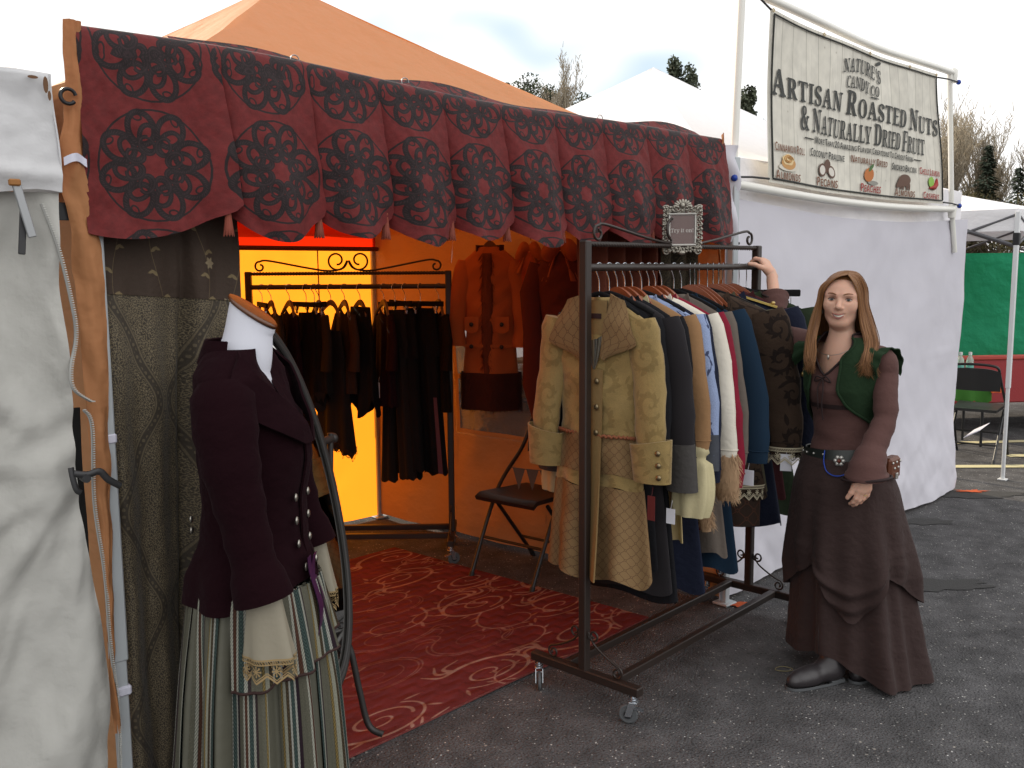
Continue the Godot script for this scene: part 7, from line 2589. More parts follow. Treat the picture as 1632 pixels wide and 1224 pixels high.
	part("belt", bl, mat("gown_belt", lin(0.03, 0.008, 0.008), 0.6), gw)
	for q in [[-0.115, -5.08, 1.83, "hanger inside the orange coat dress"], [0.105, -5.02, 1.80, "hanger inside the sheer orange blouse"], [0.262, -4.86, 1.80, "hanger inside the rust red gown"]]:
		make_hanger(q[3], Vector3(q[0], q[2], q[1]), Vector3(0.98, 0, 0.2).normalized(), mats.pale_hanger_wood, true, "hangers on the booth's hanging bar", 0.11)
	var bar := thing("hanging_bar", "dark bar under the awning from which the dresses hang", "bar")
	var bg := MB.new()
	bg.cyl(Vector3(-0.35, 1.845, -5.13), Vector3(0.60, 1.815, -4.66), 0.010)
	part("bar", bg, mats.dark_metal, bar)
	for q in [Vector3(-0.35, 1.845, -5.13), Vector3(0.60, 1.815, -4.66)]:
		var s2 := MB.new()
		s2.tube([q, q + UP * 0.42], 0.003, 5)
		part("cord", s2, mats.black_plastic, bar)
	# grey pennants on the wall by the chair
	var pn := thing("pennant_bunting", "short string of grey pennants under the folding chair's backrest", "bunting", Vector3(0.10, 0.60, -4.60))
	pn.basis = bs(Vector3(0.9, 0, 0.43).normalized(), UP)
	for k in 3:
		var g := MB.new()
		g.tri(Vector3(-0.11 + k * 0.075, 0.0, 0), Vector3(-0.075 + k * 0.075, -0.11, 0.004), Vector3(-0.04 + k * 0.075, 0.0, 0))
		part("pennant", g, mat("grey_felt", lin(0.10, 0.095, 0.09), 0.9), pn)
	var ct := MB.new()
	ct.tube([Vector3(-0.12, 0.001, 0), Vector3(0, -0.004, 0), Vector3(0.12, 0.001, 0)], 0.002, 5)
	part("cord", ct, mats.grey_felt, pn)
	# what the clear window shows: boxes and a table of the booth next door
	var bx := thing("display_table", "grey cloth-covered table seen through the clear tent window", "table", Vector3(0.02, 0, -6.38))
	var tb := MB.new()
	tb.box(Vector3(0, 0.38, 0), Vector3(1.3, 0.76, 0.6), Basis(UP, 0.75), 0.02)
	part("cloth", tb, mat("table_cloth_dark", lin(0.06, 0.06, 0.065), 0.85, {"norm": norm_tex("wrinkle", 12, 0.012, 5, 10.0, 512), "tri": 1.4}), bx)
	for k in 2:
		var cb := MB.new()
		cb.box(Vector3(-0.22 + 0.40 * k, 0.93 - 0.05 * k, -6.45 + 0.12 * k), Vector3(0.34, 0.34 - 0.1 * k, 0.30), Basis(UP, 0.75 + 0.1 * k), 0.006)
		solo("cardboard_box", cb, mat("cardboard", lin(0.21, 0.145, 0.085), 0.9), ["taller cardboard box on the next booth's table seen through the window", "lower cardboard box behind the taller one on the next booth's table"][k], "box", "boxes seen through the window")
	for k in 4:
		var j := solo("jar", lathe_jar(0.05 + 0.012 * (k % 2), 0.16 + 0.03 * (k % 3)), mat("jar_glass%d" % (k % 2), lin(0.30, 0.26, 0.22) if k % 2 == 0 else lin(0.16, 0.20, 0.22), 0.25), "blurred jar on the next booth's table seen through the window, %s" % ["leftmost", "second from left", "third from left", "rightmost"][k], "jar", "jars seen through the window")
		j.position = Vector3(-0.22 + k * 0.15, 0.76, -6.18 + 0.03 * k)

func lathe_jar(r: float, h: float) -> MB:
	var g := MB.new()
	g.lathe(Vector3.ZERO, [Vector2(0, 0), Vector2(r, 0), Vector2(r, h * 0.75), Vector2(r * 0.8, h * 0.82), Vector2(r * 0.8, h * 0.85), Vector2(r * 0.85, h * 0.86), Vector2(r * 0.85, h), Vector2(0, h)], 18)
	return g

# ---------------------------------------------------------------- folding chairs
func folding_chair(label: String, grp := "") -> Node3D:
	var t := thing("folding_chair", label, "chair", Vector3.ZERO, 0.0, grp)
	var m := mat("chair_black", lin(0.012, 0.012, 0.013), 0.4, {"spec": 0.5})
	var st := MB.new()
	st.shell(func(u, v):
		var x = lerpf(-0.19, 0.19, u) * (1.0 - 0.12 * (1.0 - v))
		var z := lerpf(-0.19, 0.21, v)
		return Vector3(-x, 0.425 + 0.02 * v - 0.018 * sin(u * PI) * sin(v * PI) - 0.02 * sm(0.9, 1.0, v), z), 14, 12, 0.022)
	part("seat", st, m, t)
	var bk := MB.new()
	bk.shell(func(u, v):
		var x := lerpf(-0.195, 0.195, u)
		var y = lerpf(0.60, 0.785, v) - 0.03 * pow(absf(u - 0.5) * 2.0, 3.0) * v
		return Vector3(x, y, -0.245 - 0.10 * (y - 0.6) - 0.035 * sin(u * PI)), 16, 7, 0.012)
	part("backrest", bk, m, t)
	for s in [-1.0, 1.0]:
		var fl := MB.new() # the long bent tube: front foot, past the seat, up to the back
		fl.tube(bez([Vector3(s * 0.20, 0.012, 0.24), Vector3(s * 0.205, 0.42, 0.02), Vector3(s * 0.20, 0.62, -0.24 + 0.05), Vector3(s * 0.185, 0.74, -0.25)], 8), 0.011, 8)
		part("leg", fl, m, t)
		var rl := MB.new()
		rl.tube([Vector3(s * 0.175, 0.012, -0.26), Vector3(s * 0.18, 0.41, 0.08)], 0.0105, 8)
		part("leg", rl, m, t)
		var ft := MB.new()
		ft.cyl(Vector3(s * 0.20, 0.0, 0.245), Vector3(s * 0.20, 0.03, 0.23), 0.014)
		ft.cyl(Vector3(s * 0.175, 0.0, -0.265), Vector3(s * 0.175, 0.03, -0.245), 0.014)
		part("foot_cap", ft, mats.black_plastic, t)
	var tp := MB.new()
	tp.tube(bez([Vector3(-0.185, 0.74, -0.25), Vector3(-0.16, 0.80, -0.275), Vector3(0, 0.815, -0.285), Vector3(0.16, 0.80, -0.275), Vector3(0.185, 0.74, -0.25)], 8), 0.011, 8)
	part("back_tube", tp, m, t)
	var cb := MB.new()
	cb.cyl(Vector3(-0.175, 0.14, -0.155), Vector3(0.175, 0.14, -0.155), 0.008)
	cb.cyl(Vector3(-0.20, 0.20, 0.14), Vector3(0.20, 0.20, 0.14), 0.008)
	part("cross_bar", cb, m, t)
	return t

func build_chair() -> void:
	var c := folding_chair("black metal folding chair inside the booth on the rug's far edge")
	c.position = Vector3(0.085, 0.0, -4.77)
	c.rotation.y = atan2(-0.627, 0.779)

# ---------------------------------------------------------------- smooth bodies
func cap(a: Vector3, b: Vector3, ra: float, rb: float, k := 0.02, sub := false) -> Array:
	return [0, a, b, ra, rb, k, sub, Basis.IDENTITY]

func egg(o: Vector3, r: Vector3, k := 0.02, sub := false, b := Basis.IDENTITY) -> Array:
	return [1, o, r, 0.0, 0.0, k, sub, b.inverse()]

func pdist(q: Array, p: Vector3) -> float:
	if q[0] == 0:
		var a: Vector3 = q[1]
		var ab: Vector3 = q[2] - a
		var t := clampf((p - a).dot(ab) / maxf(1e-9, ab.length_squared()), 0.0, 1.0)
		return p.distance_to(a + ab * t) - lerpf(q[3], q[4], t)
	var l: Vector3 = q[7] * (p - q[1])
	var r: Vector3 = q[2]
	var k0 := (l / r).length()
	var k1 := (l / (r * r)).length()
	if k1 < 1e-6: return -minf(r.x, minf(r.y, r.z))
	return k0 * (k0 - 1.0) / k1

func field(prims: Array, p: Vector3) -> float:
	var d := 1e3
	for q in prims:
		var e := pdist(q, p)
		var k: float = q[5]
		if q[6]:
			e = -e
			var h := maxf(k - absf(d - e), 0.0) / k
			d = maxf(d, e) + h * h * k * 0.25
		else:
			var h := maxf(k - absf(d - e), 0.0) / k
			d = minf(d, e) - h * h * k * 0.25
	return d

# surface nets over the blocks that the surface can cross
func nets(mb: MB, prims: Array, lo: Vector3, hi: Vector3, cell: float) -> void:
	var nx := int(ceil((hi.x - lo.x) / cell / 6.0)) * 6 + 1
	var ny := int(ceil((hi.y - lo.y) / cell / 6.0)) * 6 + 1
	var nz := int(ceil((hi.z - lo.z) / cell / 6.0)) * 6 + 1
	var val := PackedFloat32Array()
	val.resize(nx * ny * nz)
	val.fill(1.0)
	var vid := PackedInt32Array()
	vid.resize(nx * ny * nz)
	vid.fill(-1)
	var blocks := []
	var hd := cell * 3.0 * 1.75
	for bz in range(0, nz - 1, 6):
		for by in range(0, ny - 1, 6):
			for bx in range(0, nx - 1, 6):
				var c := lo + Vector3(bx + 3, by + 3, bz + 3) * cell
				var keep := []
				var inside := false
				for q in prims:
					var e := pdist(q, c)
					if e < hd * 1.25 + q[5]:
						keep.append(q)
				if keep.is_empty(): continue
				if absf(field(keep, c)) > hd * 1.6 + 0.01: 
					if field(keep, c) < 0.0: inside = true
					if not inside: continue
					for z in range(bz, bz + 7):
						for y in range(by, by + 7):
							for x in range(bx, bx + 7):
								var i := (z * ny + y) * nx + x
								if val[i] == 1.0: val[i] = -0.05
					continue
				blocks.append(Vector3i(bx, by, bz))
				for z in range(bz, bz + 7):
					for y in range(by, by + 7):
						for x in range(bx, bx + 7):
							val[(z * ny + y) * nx + x] = field(keep, lo + Vector3(x, y, z) * cell)
	var off := [0, 1, nx, nx + 1, nx * ny, nx * ny + 1, nx * ny + nx, nx * ny + nx + 1]
	for b: Vector3i in blocks:
		for z in range(b.z, mini(b.z + 6, nz - 1)):
			for y in range(b.y, mini(b.y + 6, ny - 1)):
				for x in range(b.x, mini(b.x + 6, nx - 1)):
					var i := (z * ny + y) * nx + x
					var m := 0
					for k in 8:
						if val[i + off[k]] < 0.0: m += 1
					if m == 0 or m == 8: continue
					var s := Vector3.ZERO
					var n := 0
					for k in 8:
						for ax in 3:
							var k2 := k ^ (1 << ax)
							if k2 < k: continue
							var v0 := val[i + off[k]]
							var v1 := val[i + off[k2]]
							if (v0 < 0.0) != (v1 < 0.0):
								var t := v0 / (v0 - v1)
								var p0 := Vector3(k & 1, (k >> 1) & 1, (k >> 2) & 1)
								var p1 := Vector3(k2 & 1, (k2 >> 1) & 1, (k2 >> 2) & 1)
								s += p0.lerp(p1, t)
								n += 1
					s /= n
					var g := Vector3.ZERO
					for k in 8:
						var v0 := val[i + off[k]]
						g += Vector3(v0 if k & 1 else -v0, v0 if k & 2 else -v0, v0 if k & 4 else -v0)
					vid[i] = mb.put(lo + (Vector3(x, y, z) + s) * cell, g.normalized(), Vector2(s.x + x, s.y + y) * 0.05)
	for b: Vector3i in blocks:
		for z in range(b.z, mini(b.z + 6, nz - 1)):
			for y in range(b.y, mini(b.y + 6, ny - 1)):
				for x in range(b.x, mini(b.x + 6, nx - 1)):
					if x == 0 or y == 0 or z == 0: continue
					var i := (z * ny + y) * nx + x
					var v0 := val[i] < 0.0
					for ax in 3:
						var st: int = [1, nx, nx * ny][ax]
						if (val[i + st] < 0.0) == v0: continue
						var s1: int = [nx, nx * ny, 1][ax]
						var s2: int = [nx * ny, 1, nx][ax]
						var a := vid[i - s1 - s2]
						var bb := vid[i - s2]
						var c := vid[i]
						var d := vid[i - s1]
						if a < 0 or bb < 0 or c < 0 or d < 0: continue
						if v0: mb.ix.append_array([a, c, bb, a, d, c])
						else: mb.ix.append_array([a, bb, c, a, c, d])

func hand_prims(wrist: Vector3, D: Vector3, T: Vector3, curl: Array, thumb_dir: Vector3, sc := 1.0, flip := 1.0) -> Array:
	var P := T.cross(D).normalized() * flip
	# the palm's side: fingers bend towards it
	var out := []
	D = D.normalized()
	T = (T - D * T.dot(D)).normalized()
	out.append(cap(wrist - D * 0.012 * sc, wrist + D * 0.012 * sc, 0.023 * sc, 0.022 * sc, 0.012))
	for k in 4:
		var o: float = [0.026, 0.009, -0.009, -0.025][k] * sc
		out.append(cap(wrist + D * 0.015 * sc + T * o * 0.6, wrist + D * [0.078, 0.082, 0.078, 0.070][k] * sc + T * o, 0.014 * sc, 0.0115 * sc, 0.014))
	for k in 4:
		var o: float = [0.026, 0.009, -0.009, -0.025][k] * sc
		var p: Vector3 = wrist + D * [0.080, 0.084, 0.080, 0.072][k] * sc + T * o
		var L: float = [0.070, 0.077, 0.072, 0.057][k] * sc
		var ang := 0.0
		for j in 3:
			ang += curl[j] * (1.0 + 0.06 * k)
			var d := (D * cos(ang) + P * sin(ang) + T * o * 1.2).normalized()
			var q: Vector3 = p + d * L * [0.45, 0.30, 0.25][j]
			out.append(cap(p, q, [0.0098, 0.0090, 0.0082][j] * sc, [0.0090, 0.0082, 0.0072][j] * sc, 0.004))
			p = q
	var tb := wrist + D * 0.028 * sc + T * 0.020 * sc
	var t1 := tb + (thumb_dir * 0.8 + T * 0.3).normalized() * 0.038 * sc
	var t2 := t1 + thumb_dir.normalized() * 0.032 * sc
	var t3 := t2 + (thumb_dir + P * 0.35).normalized() * 0.026 * sc
	out.append(cap(wrist + D * 0.012 * sc, tb, 0.016 * sc, 0.0155 * sc, 0.012))
	out.append(cap(tb, t1, 0.0150 * sc, 0.0115 * sc, 0.010))
	out.append(cap(t1, t2, 0.0112 * sc, 0.0102 * sc, 0.005))
	out.append(cap(t2, t3, 0.0102 * sc, 0.0085 * sc, 0.004))
	return out

# ---------------------------------------------------------------- the woman
const WC := Vector3(1.300, 0, -3.590)
const WX := Vector3(0.60, 0, 0.80)    # her left
const WF := Vector3(-0.80, 0, 0.60)   # the way her chest faces

func torso_ring(y: float) -> Array:
	var keys := [[0.7, 0.17, 0.14, 0.155], [0.78, 0.156, 0.124, 0.142], [0.86, 0.134, 0.106, 0.116], [0.94, 0.112, 0.095, 0.094], [1.03, 0.116, 0.103, 0.09], [1.085, 0.128, 0.124, 0.094], [1.135, 0.136, 0.137, 0.096], [1.19, 0.142, 0.12, 0.097], [1.25, 0.148, 0.096, 0.094], [1.295, 0.136, 0.075, 0.084], [1.325, 0.098, 0.058, 0.07], [1.345, 0.066, 0.05, 0.06], [1.375, 0.05, 0.046, 0.052]]
	for k in keys.size() - 1:
		if y <= keys[k + 1][0]:
			var q := clampf((y - keys[k][0]) / (keys[k + 1][0] - keys[k][0]), 0, 1)
			return [lerpf(keys[k][1], keys[k + 1][1], q), lerpf(keys[k][2], keys[k + 1][2], q), lerpf(keys[k][3], keys[k + 1][3], q)]
	return [0.054, 0.050, 0.056]

func torso_at(phi: float, y: float, off := 0.0) -> Vector3: # phi is measured from the chest's front towards her left
	var r := torso_ring(y)
	var c := cos(phi)
	var lean := WF * 0.03 * sm(1.0, 1.38, y)
	return WC + lean + UP * y + WX * sin(phi) * (r[0] + off) + WF * c * ((r[1] if c > 0 else r[2]) + off)

func build_woman() -> void:
	var t := thing("person", "woman with long auburn hair, green vest and long brown dress holding the rack's post", "person", Vector3.ZERO)
	var Rsh := Vector3(1.215, 1.268, -3.715)
	var Lsh := Vector3(1.388, 1.250, -3.480)
	var Rel := Vector3(1.126, 1.345, -3.935)
	var Rwr := Vector3(1.143, 1.572, -4.102)
	var Lel := Vector3(1.382, 1.040, -3.415)
	var Lwr := Vector3(1.300, 0.858, -3.352)
	var skin := mat("skin", lin(0.57, 0.335, 0.245), 0.5, {"sss": 0.12, "spec": 0.35, "norm": norm_tex("fine", 9, 0.1, 3, 3.0), "ns": 0.06, "tri": 8.0})
	var mb := MB.new()
	# trunk and limbs
	var body := []
	for q in [[0.80, 0.13], [0.95, 0.092], [1.08, 0.10], [1.18, 0.10], [1.25, 0.085]]:
		body.append(egg(WC + UP * q[0] + WF * 0.03 * sm(1.0, 1.38, q[0]), Vector3(q[1] * 1.08, 0.10, q[1] * 0.76), 0.05, false, Basis(WX, UP, WF)))
	body.append(cap(Rsh, Lsh, 0.040, 0.040, 0.04))
	body.append(cap(WC + UP * 1.27 + WF * 0.03, WC + UP * 1.40 + WF * 0.045, 0.050, 0.044, 0.04))
	body.append(cap(Rsh, Rel, 0.036, 0.032, 0.03))
	body.append(cap(Rel, Rwr, 0.034, 0.0245, 0.02))
	body.append(cap(Lsh, Lel, 0.030, 0.026, 0.03))
	body.append(cap(Lel, Lwr, 0.026, 0.022, 0.02))
	var hipR := WC - WX * 0.08 + UP * 0.76
	var hipL := WC + WX * 0.08 + UP * 0.76
	var knR := Vector3(1.262, 0.43, -3.60)
	var knL := Vector3(1.375, 0.43, -3.58)
	var anR := Vector3(1.235, 0.10, -3.47)
	var anL := Vector3(1.43, 0.10, -3.56)
	body.append(cap(hipR, knR, 0.075, 0.046, 0.05))
	body.append(cap(hipL, knL, 0.075, 0.046, 0.05))
	body.append(cap(knR, anR, 0.046, 0.034, 0.03))
	body.append(cap(knL, anL, 0.046, 0.034, 0.03))
	nets(mb, body, Vector3(1.02, 0.02, -4.16), Vector3(1.56, 1.63, -3.28), 0.014)
	# hands
	var Rd := (Vector3(1.100, 1.668, -4.185) - Rwr).normalized()
	var rh := hand_prims(Rwr, Vector3(-0.36, 0.82, -0.46), Vector3(-0.55, -0.05, 0.60), [0.75, 0.9, 0.7], Vector3(-0.85, 0.35, 0.25), 0.95)
	nets(mb, rh, Rwr + Vector3(-0.16, -0.07, -0.17), Rwr + Vector3(0.10, 0.17, 0.10), 0.0034)
	var lh := hand_prims(Lwr, Vector3(-0.10, -0.98, 0.06), Vector3(-0.93, 0.05, 0.30), [0.22, 0.42, 0.35], Vector3(-0.35, -0.92, -0.05), 0.95, -1.0)
	nets(mb, lh, Lwr + Vector3(-0.10, -0.20, -0.10), Lwr + Vector3(0.10, 0.07, 0.10), 0.0034)
	# head, turned to the camera
	var Hc := Vector3(1.264, 1.473, -3.560)
	var hz := Vector3(-0.44, 0.03, 0.90).normalized()
	var hy := (Vector3(0.045, 1.0, 0.02) - hz * hz.dot(Vector3(0.045, 1.0, 0.02))).normalized()
	var hx := hy.cross(hz)
	var HB := Basis(hx, hy, hz)
	var S := 0.90
	var SV := Vector3(0.97, 0.895, 0.95)
	var W := func(x: float, y: float, z: float) -> Vector3: return Hc + HB * (Vector3(x, y, z) * SV)
	var head := []
	head.append(egg(W.call(0, 0.034, -0.018), Vector3(0.072, 0.086, 0.092) * SV, 0.02, false, HB))
	head.append(egg(W.call(0, -0.026, 0.024), Vector3(0.051, 0.078, 0.063) * SV, 0.03, false, HB))
	head.append(egg(W.call(0, 0.040, 0.045), Vector3(0.056, 0.045, 0.040) * SV, 0.03, false, HB))
	head.append(egg(W.call(0, -0.091, 0.058), Vector3(0.019, 0.015, 0.017) * SV, 0.030))
	for s in [-1.0, 1.0]:
		head.append(egg(W.call(s * 0.036, -0.020, 0.056), Vector3(0.020, 0.020, 0.018) * SV, 0.040))
		head.append(cap(W.call(s * 0.014, 0.026, 0.084), W.call(s * 0.046, 0.026, 0.064), 0.008 * S, 0.008 * S, 0.016))
		head.append(egg(W.call(s * 0.031, 0.008, 0.090), Vector3(0.016, 0.010, 0.013) * SV, 0.012, true))
		head.append(cap(W.call(s * 0.035, -0.062, 0.02), W.call(s * 0.018, -0.088, 0.05), 0.018 * S, 0.015 * S, 0.03))
	head.append(cap(W.call(0, 0.018, 0.080), W.call(0, -0.022, 0.101), 0.0075 * S, 0.0105 * S, 0.010))
	head.append(egg(W.call(0, -0.026, 0.102), Vector3(0.0100, 0.0090, 0.0105) * SV, 0.009))
	for s in [-1.0, 1.0]:
		head.append(egg(W.call(s * 0.0105, -0.029, 0.091), Vector3(0.0065, 0.0060, 0.009) * SV, 0.006))
	head.append(egg(W.call(0, -0.050, 0.074), Vector3(0.024, 0.019, 0.017) * SV, 0.020))
	head.append(cap(W.call(-0.021, -0.055, 0.085), W.call(0, -0.0625, 0.096), 0.0030, 0.0046, 0.005, true))
	head.append(cap(W.call(0.021, -0.055, 0.085), W.call(0, -0.0625, 0.096), 0.0030, 0.0046, 0.005, true))
	head.append(cap(W.call(0, -0.055, -0.02), WC + UP * 1.345 + WF * 0.035, 0.045, 0.047, 0.035))
	nets(mb, head, Hc - Vector3(0.115, 0.16, 0.13), Hc + Vector3(0.115, 0.135, 0.125), 0.0034)
	part("body", mb, skin, t)
	var fz := func(x: float, y: float) -> float: # the face's front surface
		var z := 0.125
		for k in 24:
			var d := field(head, W.call(x, y, z))
			if d < 0.0004: break
			z -= d * 0.9
		return z
	# face details
	for s in [-1.0, 1.0]:
		var eb := MB.new()
		eb.ell(W.call(s * 0.031, 0.007, 0.0715), Vector3(0.0138, 0.0100, 0.0130) * SV, 16, 12, HB)
		var eye := part("eye", eb, mat("eye_white", lin(0.42, 0.38, 0.36), 0.25), t)
		var ib := MB.new()
		ib.ell(W.call(s * 0.031 + 0.001, 0.0066, 0.0812), Vector3(0.0066, 0.0066, 0.0042) * SV, 12, 8, HB)
		part("iris", ib, mat("iris", lin(0.035, 0.045, 0.045), 0.2), eye)
		var lid := MB.new()
		var lp := []
		for k in 9:
			var q := lerpf(-1.0, 1.0, k / 8.0)
			lp.append(W.call(s * 0.031 + q * 0.0145, 0.0125 - 0.0055 * q * q, 0.0825 - 0.008 * q * q))
		lid.tube(lp, [0.0010, 0.0022, 0.0028, 0.0030, 0.0030, 0.0030, 0.0028, 0.0022, 0.0010], 6)
		part("eyelid", lid, mat("lash", lin(0.12, 0.055, 0.04), 0.7), t)
		var ll := MB.new()
		lp = []
		for k in 9:
			var q := lerpf(-1.0, 1.0, k / 8.0)
			lp.append(W.call(s * 0.031 + q * 0.0135, 0.0010 + 0.004 * q * q, 0.0815 - 0.008 * q * q))
		ll.tube(lp, 0.0019, 6)
		part("eyelid", ll, skin, t)
		var br := MB.new()
		lp = []
		for k in 9:
			var q := k / 8.0
			var bx = s * lerpf(0.013, 0.047, q)
			var by := 0.0265 + 0.006 * sin(q * 2.4)
			lp.append(W.call(bx, by, fz.call(bx, by) + 0.0004))
		br.tube(lp, [0.0016, 0.0024, 0.0026, 0.0026, 0.0024, 0.0022, 0.0018, 0.0014, 0.0008], 6, true, 0.6)
		part("eyebrow", br, mat("brow", lin(0.19, 0.085, 0.04), 0.8), t)
		var er := MB.new() # earring
		er.ell(W.call(s * 0.070, -0.050, 0.000), Vector3(0.0035, 0.008, 0.0035), 8, 6)
		part("earring", er, mats.silver, t)
	var lipm := mat("lips", lin(0.34, 0.13, 0.11), 0.45)
	for up in 2:
		var lb := MB.new()
		var lp := []
		var rr := []
		for k in 13:
			var q := lerpf(-1.0, 1.0, k / 12.0)
			var yy := (-0.0562 if up == 0 else -0.0712) + (0.0070 * q * q if up == 0 else 0.0210 * q * q)
			if up == 0: yy -= 0.0012 * exp(-q * q * 30.0)
			lp.append(W.call(q * 0.0265, yy, lerpf(fz.call(q * 0.0265, -0.052), fz.call(q * 0.0265, -0.074), 0.2 if up == 0 else 0.75) + 0.0002))
			rr.append((0.0026 if up == 0 else 0.0034) * (1.0 - 0.7 * q * q))
		lb.tube(lp, rr, 8)
		part("lip", lb, lipm, t)
	var te := MB.new()
	te.shell(func(u, v):
		var q := lerpf(-1.0, 1.0, u)
		return W.call(q * 0.0205, lerpf(-0.0662 + 0.011 * q * q, -0.0570 + 0.005 * q * q, v), 0.0918 - 0.011 * q * q + 0.0005 * cos(u * TAU * 4.0)), 24, 4, 0.002)
	part("teeth", te, mat("teeth", lin(0.58, 0.54, 0.46), 0.3), t)
	build_hair(t, W, HB)
	# --- dress: blouse part
	var knit := mat("brown_knit", lin(0.085, 0.040, 0.035), 0.9, {"norm": norm_tex("cloth_creases", 23, 0.018, 5, 9.0, 512), "ns": 0.4, "tri": 4.5, "rim": 0.3})
	var trim := mat("brown_trim", lin(0.022, 0.012, 0.012), 0.8)
	var top_y := func(phi: float) -> float:
		var a := absf(wrapf(phi, -PI, PI))
		return lerpf(1.195, 1.350, sm(0.0, 1.0, pow(a / 1.15, 0.75)))
	var bl := MB.new()
	bl.grid(func(u, v):
		var phi = TAU * u
		var y := lerpf(0.84, top_y.call(phi), v)
		var seam := -0.004 * exp(-pow((y - 1.085) / 0.006, 2.0))
		return torso_at(phi, y, 0.006 + seam + 0.002 * sin(y * 60.0 + phi * 3.0) * sm(1.05, 0.95, y)), 72, 60, true)
	part("blouse", bl, knit, t)
	var nl := MB.new()
	var np := []
	for k in 61:
		var phi := TAU * k / 60.0
		np.append(torso_at(phi, top_y.call(phi), 0.008))
	nl.tube(np, 0.0045, 6, false)
	part("neck_trim", nl, trim, t)
	var ub := MB.new()
	ub.grid(func(u, v): return torso_at(lerpf(-1.2, 1.2, u), lerpf(1.066, 1.084, v), 0.009), 30, 2)
	part("under_bust_band", ub, trim, t)
	var bw := MB.new() # lace tie
	var k0 := torso_at(0.0, 1.185, 0.016)
	for s in [-1.0, 1.0]:
		bw.tube(bez([k0, k0 + WX * s * 0.022 + UP * 0.006 + WF * 0.006, k0 + WX * s * 0.034 - UP * 0.014, k0 + WX * s * 0.014 - UP * 0.008, k0], 6), 0.0028, 6)
		bw.tube(bez([k0, k0 + WX * s * 0.012 - UP * 0.04 + WF * 0.012, k0 + WX * s * 0.008 - UP * 0.10 + WF * 0.012, k0 + WX * (s * 0.012 - 0.004) - UP * (0.14 + 0.02 * s) + WF * 0.0], 6), 0.0026, 6)
	part("neck_tie", bw, trim, t)
	# sleeves
	var ls := MB.new()
	var lpts := bez([Lsh + Vector3(-0.045, 0.012, -0.055), Lsh + Vector3(0.004, 0.004, 0.006), Lsh + Vector3(0.014, -0.05, 0.012), Lsh.lerp(Lel, 0.55) + Vector3(0.010, 0, 0.004), Lel + Vector3(0.006, 0.0, 0), Lel.lerp(Lwr, 0.5), Lwr + Vector3(0.006, 0.012, 0), Lwr + Vector3(0.004, -0.025, 0.0)], 6)
	var lr := []
	for k in lpts.size():
		var q := k / float(lpts.size() - 1)
		lr.append((lerpf(0.050, 0.043, sm(0.1, 0.6, q)) + 0.034 * sm(0.62, 1.0, q)) * sm(-0.5, 0.02, q) + (0.0022 * sin(q * 75.0) + 0.0018 * sin(q * 41.0)) * sm(0.30, 0.6, q))
	ls.tube(lpts, lr, 26, true, 1.0)
	part("sleeve", ls, knit, t)
	var lt := MB.new()
	lt.tube(scroll(lpts[lpts.size() - 1] + Vector3(0, -0.002, 0), Vector3(0.98, 0.12, 0.1).normalized(), Vector3(0.1, 0.08, 0.99).normalized(), 0.081, 0.081, 0, 1.0), 0.0055, 6, false)
	part("sleeve_trim", lt, trim, t)
	var rs := MB.new()
	var rpts := bez([Rsh + Vector3(0.02, 0.01, 0.01), Rsh.lerp(Rel, 0.4), Rel + Vector3(-0.004, -0.012, -0.01), Rel.lerp(Rwr, 0.30), Rel.lerp(Rwr, 0.58)], 7)
	var rr2 := []
	for k in rpts.size():
		var q := k / float(rpts.size() - 1)
		rr2.append(lerpf(0.060, 0.043, sm(0.1, 0.6, q)) + 0.020 * sm(0.7, 1.0, q) + 0.002 * sin(q * 60.0) * sm(0.3, 0.6, q))
	rs.tube(rpts, rr2, 24, true)
	part("sleeve", rs, knit, t)
	var rt := MB.new()
	rt.tube(scroll(rpts[rpts.size() - 1], Vector3(0.75, -0.35, 0.5).normalized(), Vector3(-0.6, 0, 0.8), 0.062, 0.062, 0, 1.0), 0.005, 6, false)
	part("sleeve_trim", rt, trim, t)
	# --- vest
	var gv := mat("green_velvet", lin(0.015, 0.030, 0.015), 0.85, {"norm": norm_tex("cloth_creases", 23, 0.018, 5, 9.0, 512), "ns": 0.5, "tri": 4.0, "rim": 0.9, "rimtint": 0.85, "spec": 0.15})
	var ve := MB.new()
	ve.grid(func(u, v):
		# v from hem to shoulder; the front edge curves away from the middle
		var y := lerpf(0.995, 1.338, v)
		var open := 0.30 + 0.10 * sm(1.34, 1.2, y) + 0.22 * sm(1.16, 1.06, y) + 0.85 * pow(sm(1.10, 0.99, y), 1.3)
		if y > 1.25: open = lerpf(open, 0.85, sm(1.25, 1.338, y))
		var phi := lerpf(open, TAU - open, u)
		var fold := 0.003 * sin(phi * 9.0 + y * 12.0)
		return torso_at(phi, y - 0.03 * sm(PI * 0.5, PI, absf(wrapf(phi, -PI, PI))) * (1.0 - v), 0.017 + fold), 70, 36)
	var vest := part("vest", ve, gv, t)
	var ed := MB.new()
	for s in [-1.0, 1.0]:
		var ep := []
		for k in 31:
			var y := lerpf(0.995, 1.338, k / 30.0)
			var open := 0.30 + 0.10 * sm(1.34, 1.2, y) + 0.22 * sm(1.16, 1.06, y) + 0.85 * pow(sm(1.10, 0.99, y), 1.3)
			if y > 1.25: open = lerpf(open, 0.85, sm(1.25, 1.338, y))
			ep.append(torso_at(s * open, y - 0.03 * sm(PI * 0.5, PI, open) * (1.0 - k / 30.0), 0.018))
		ed.tube(ep, 0.0055, 7)
	part("edge_piping", ed, gv, vest)
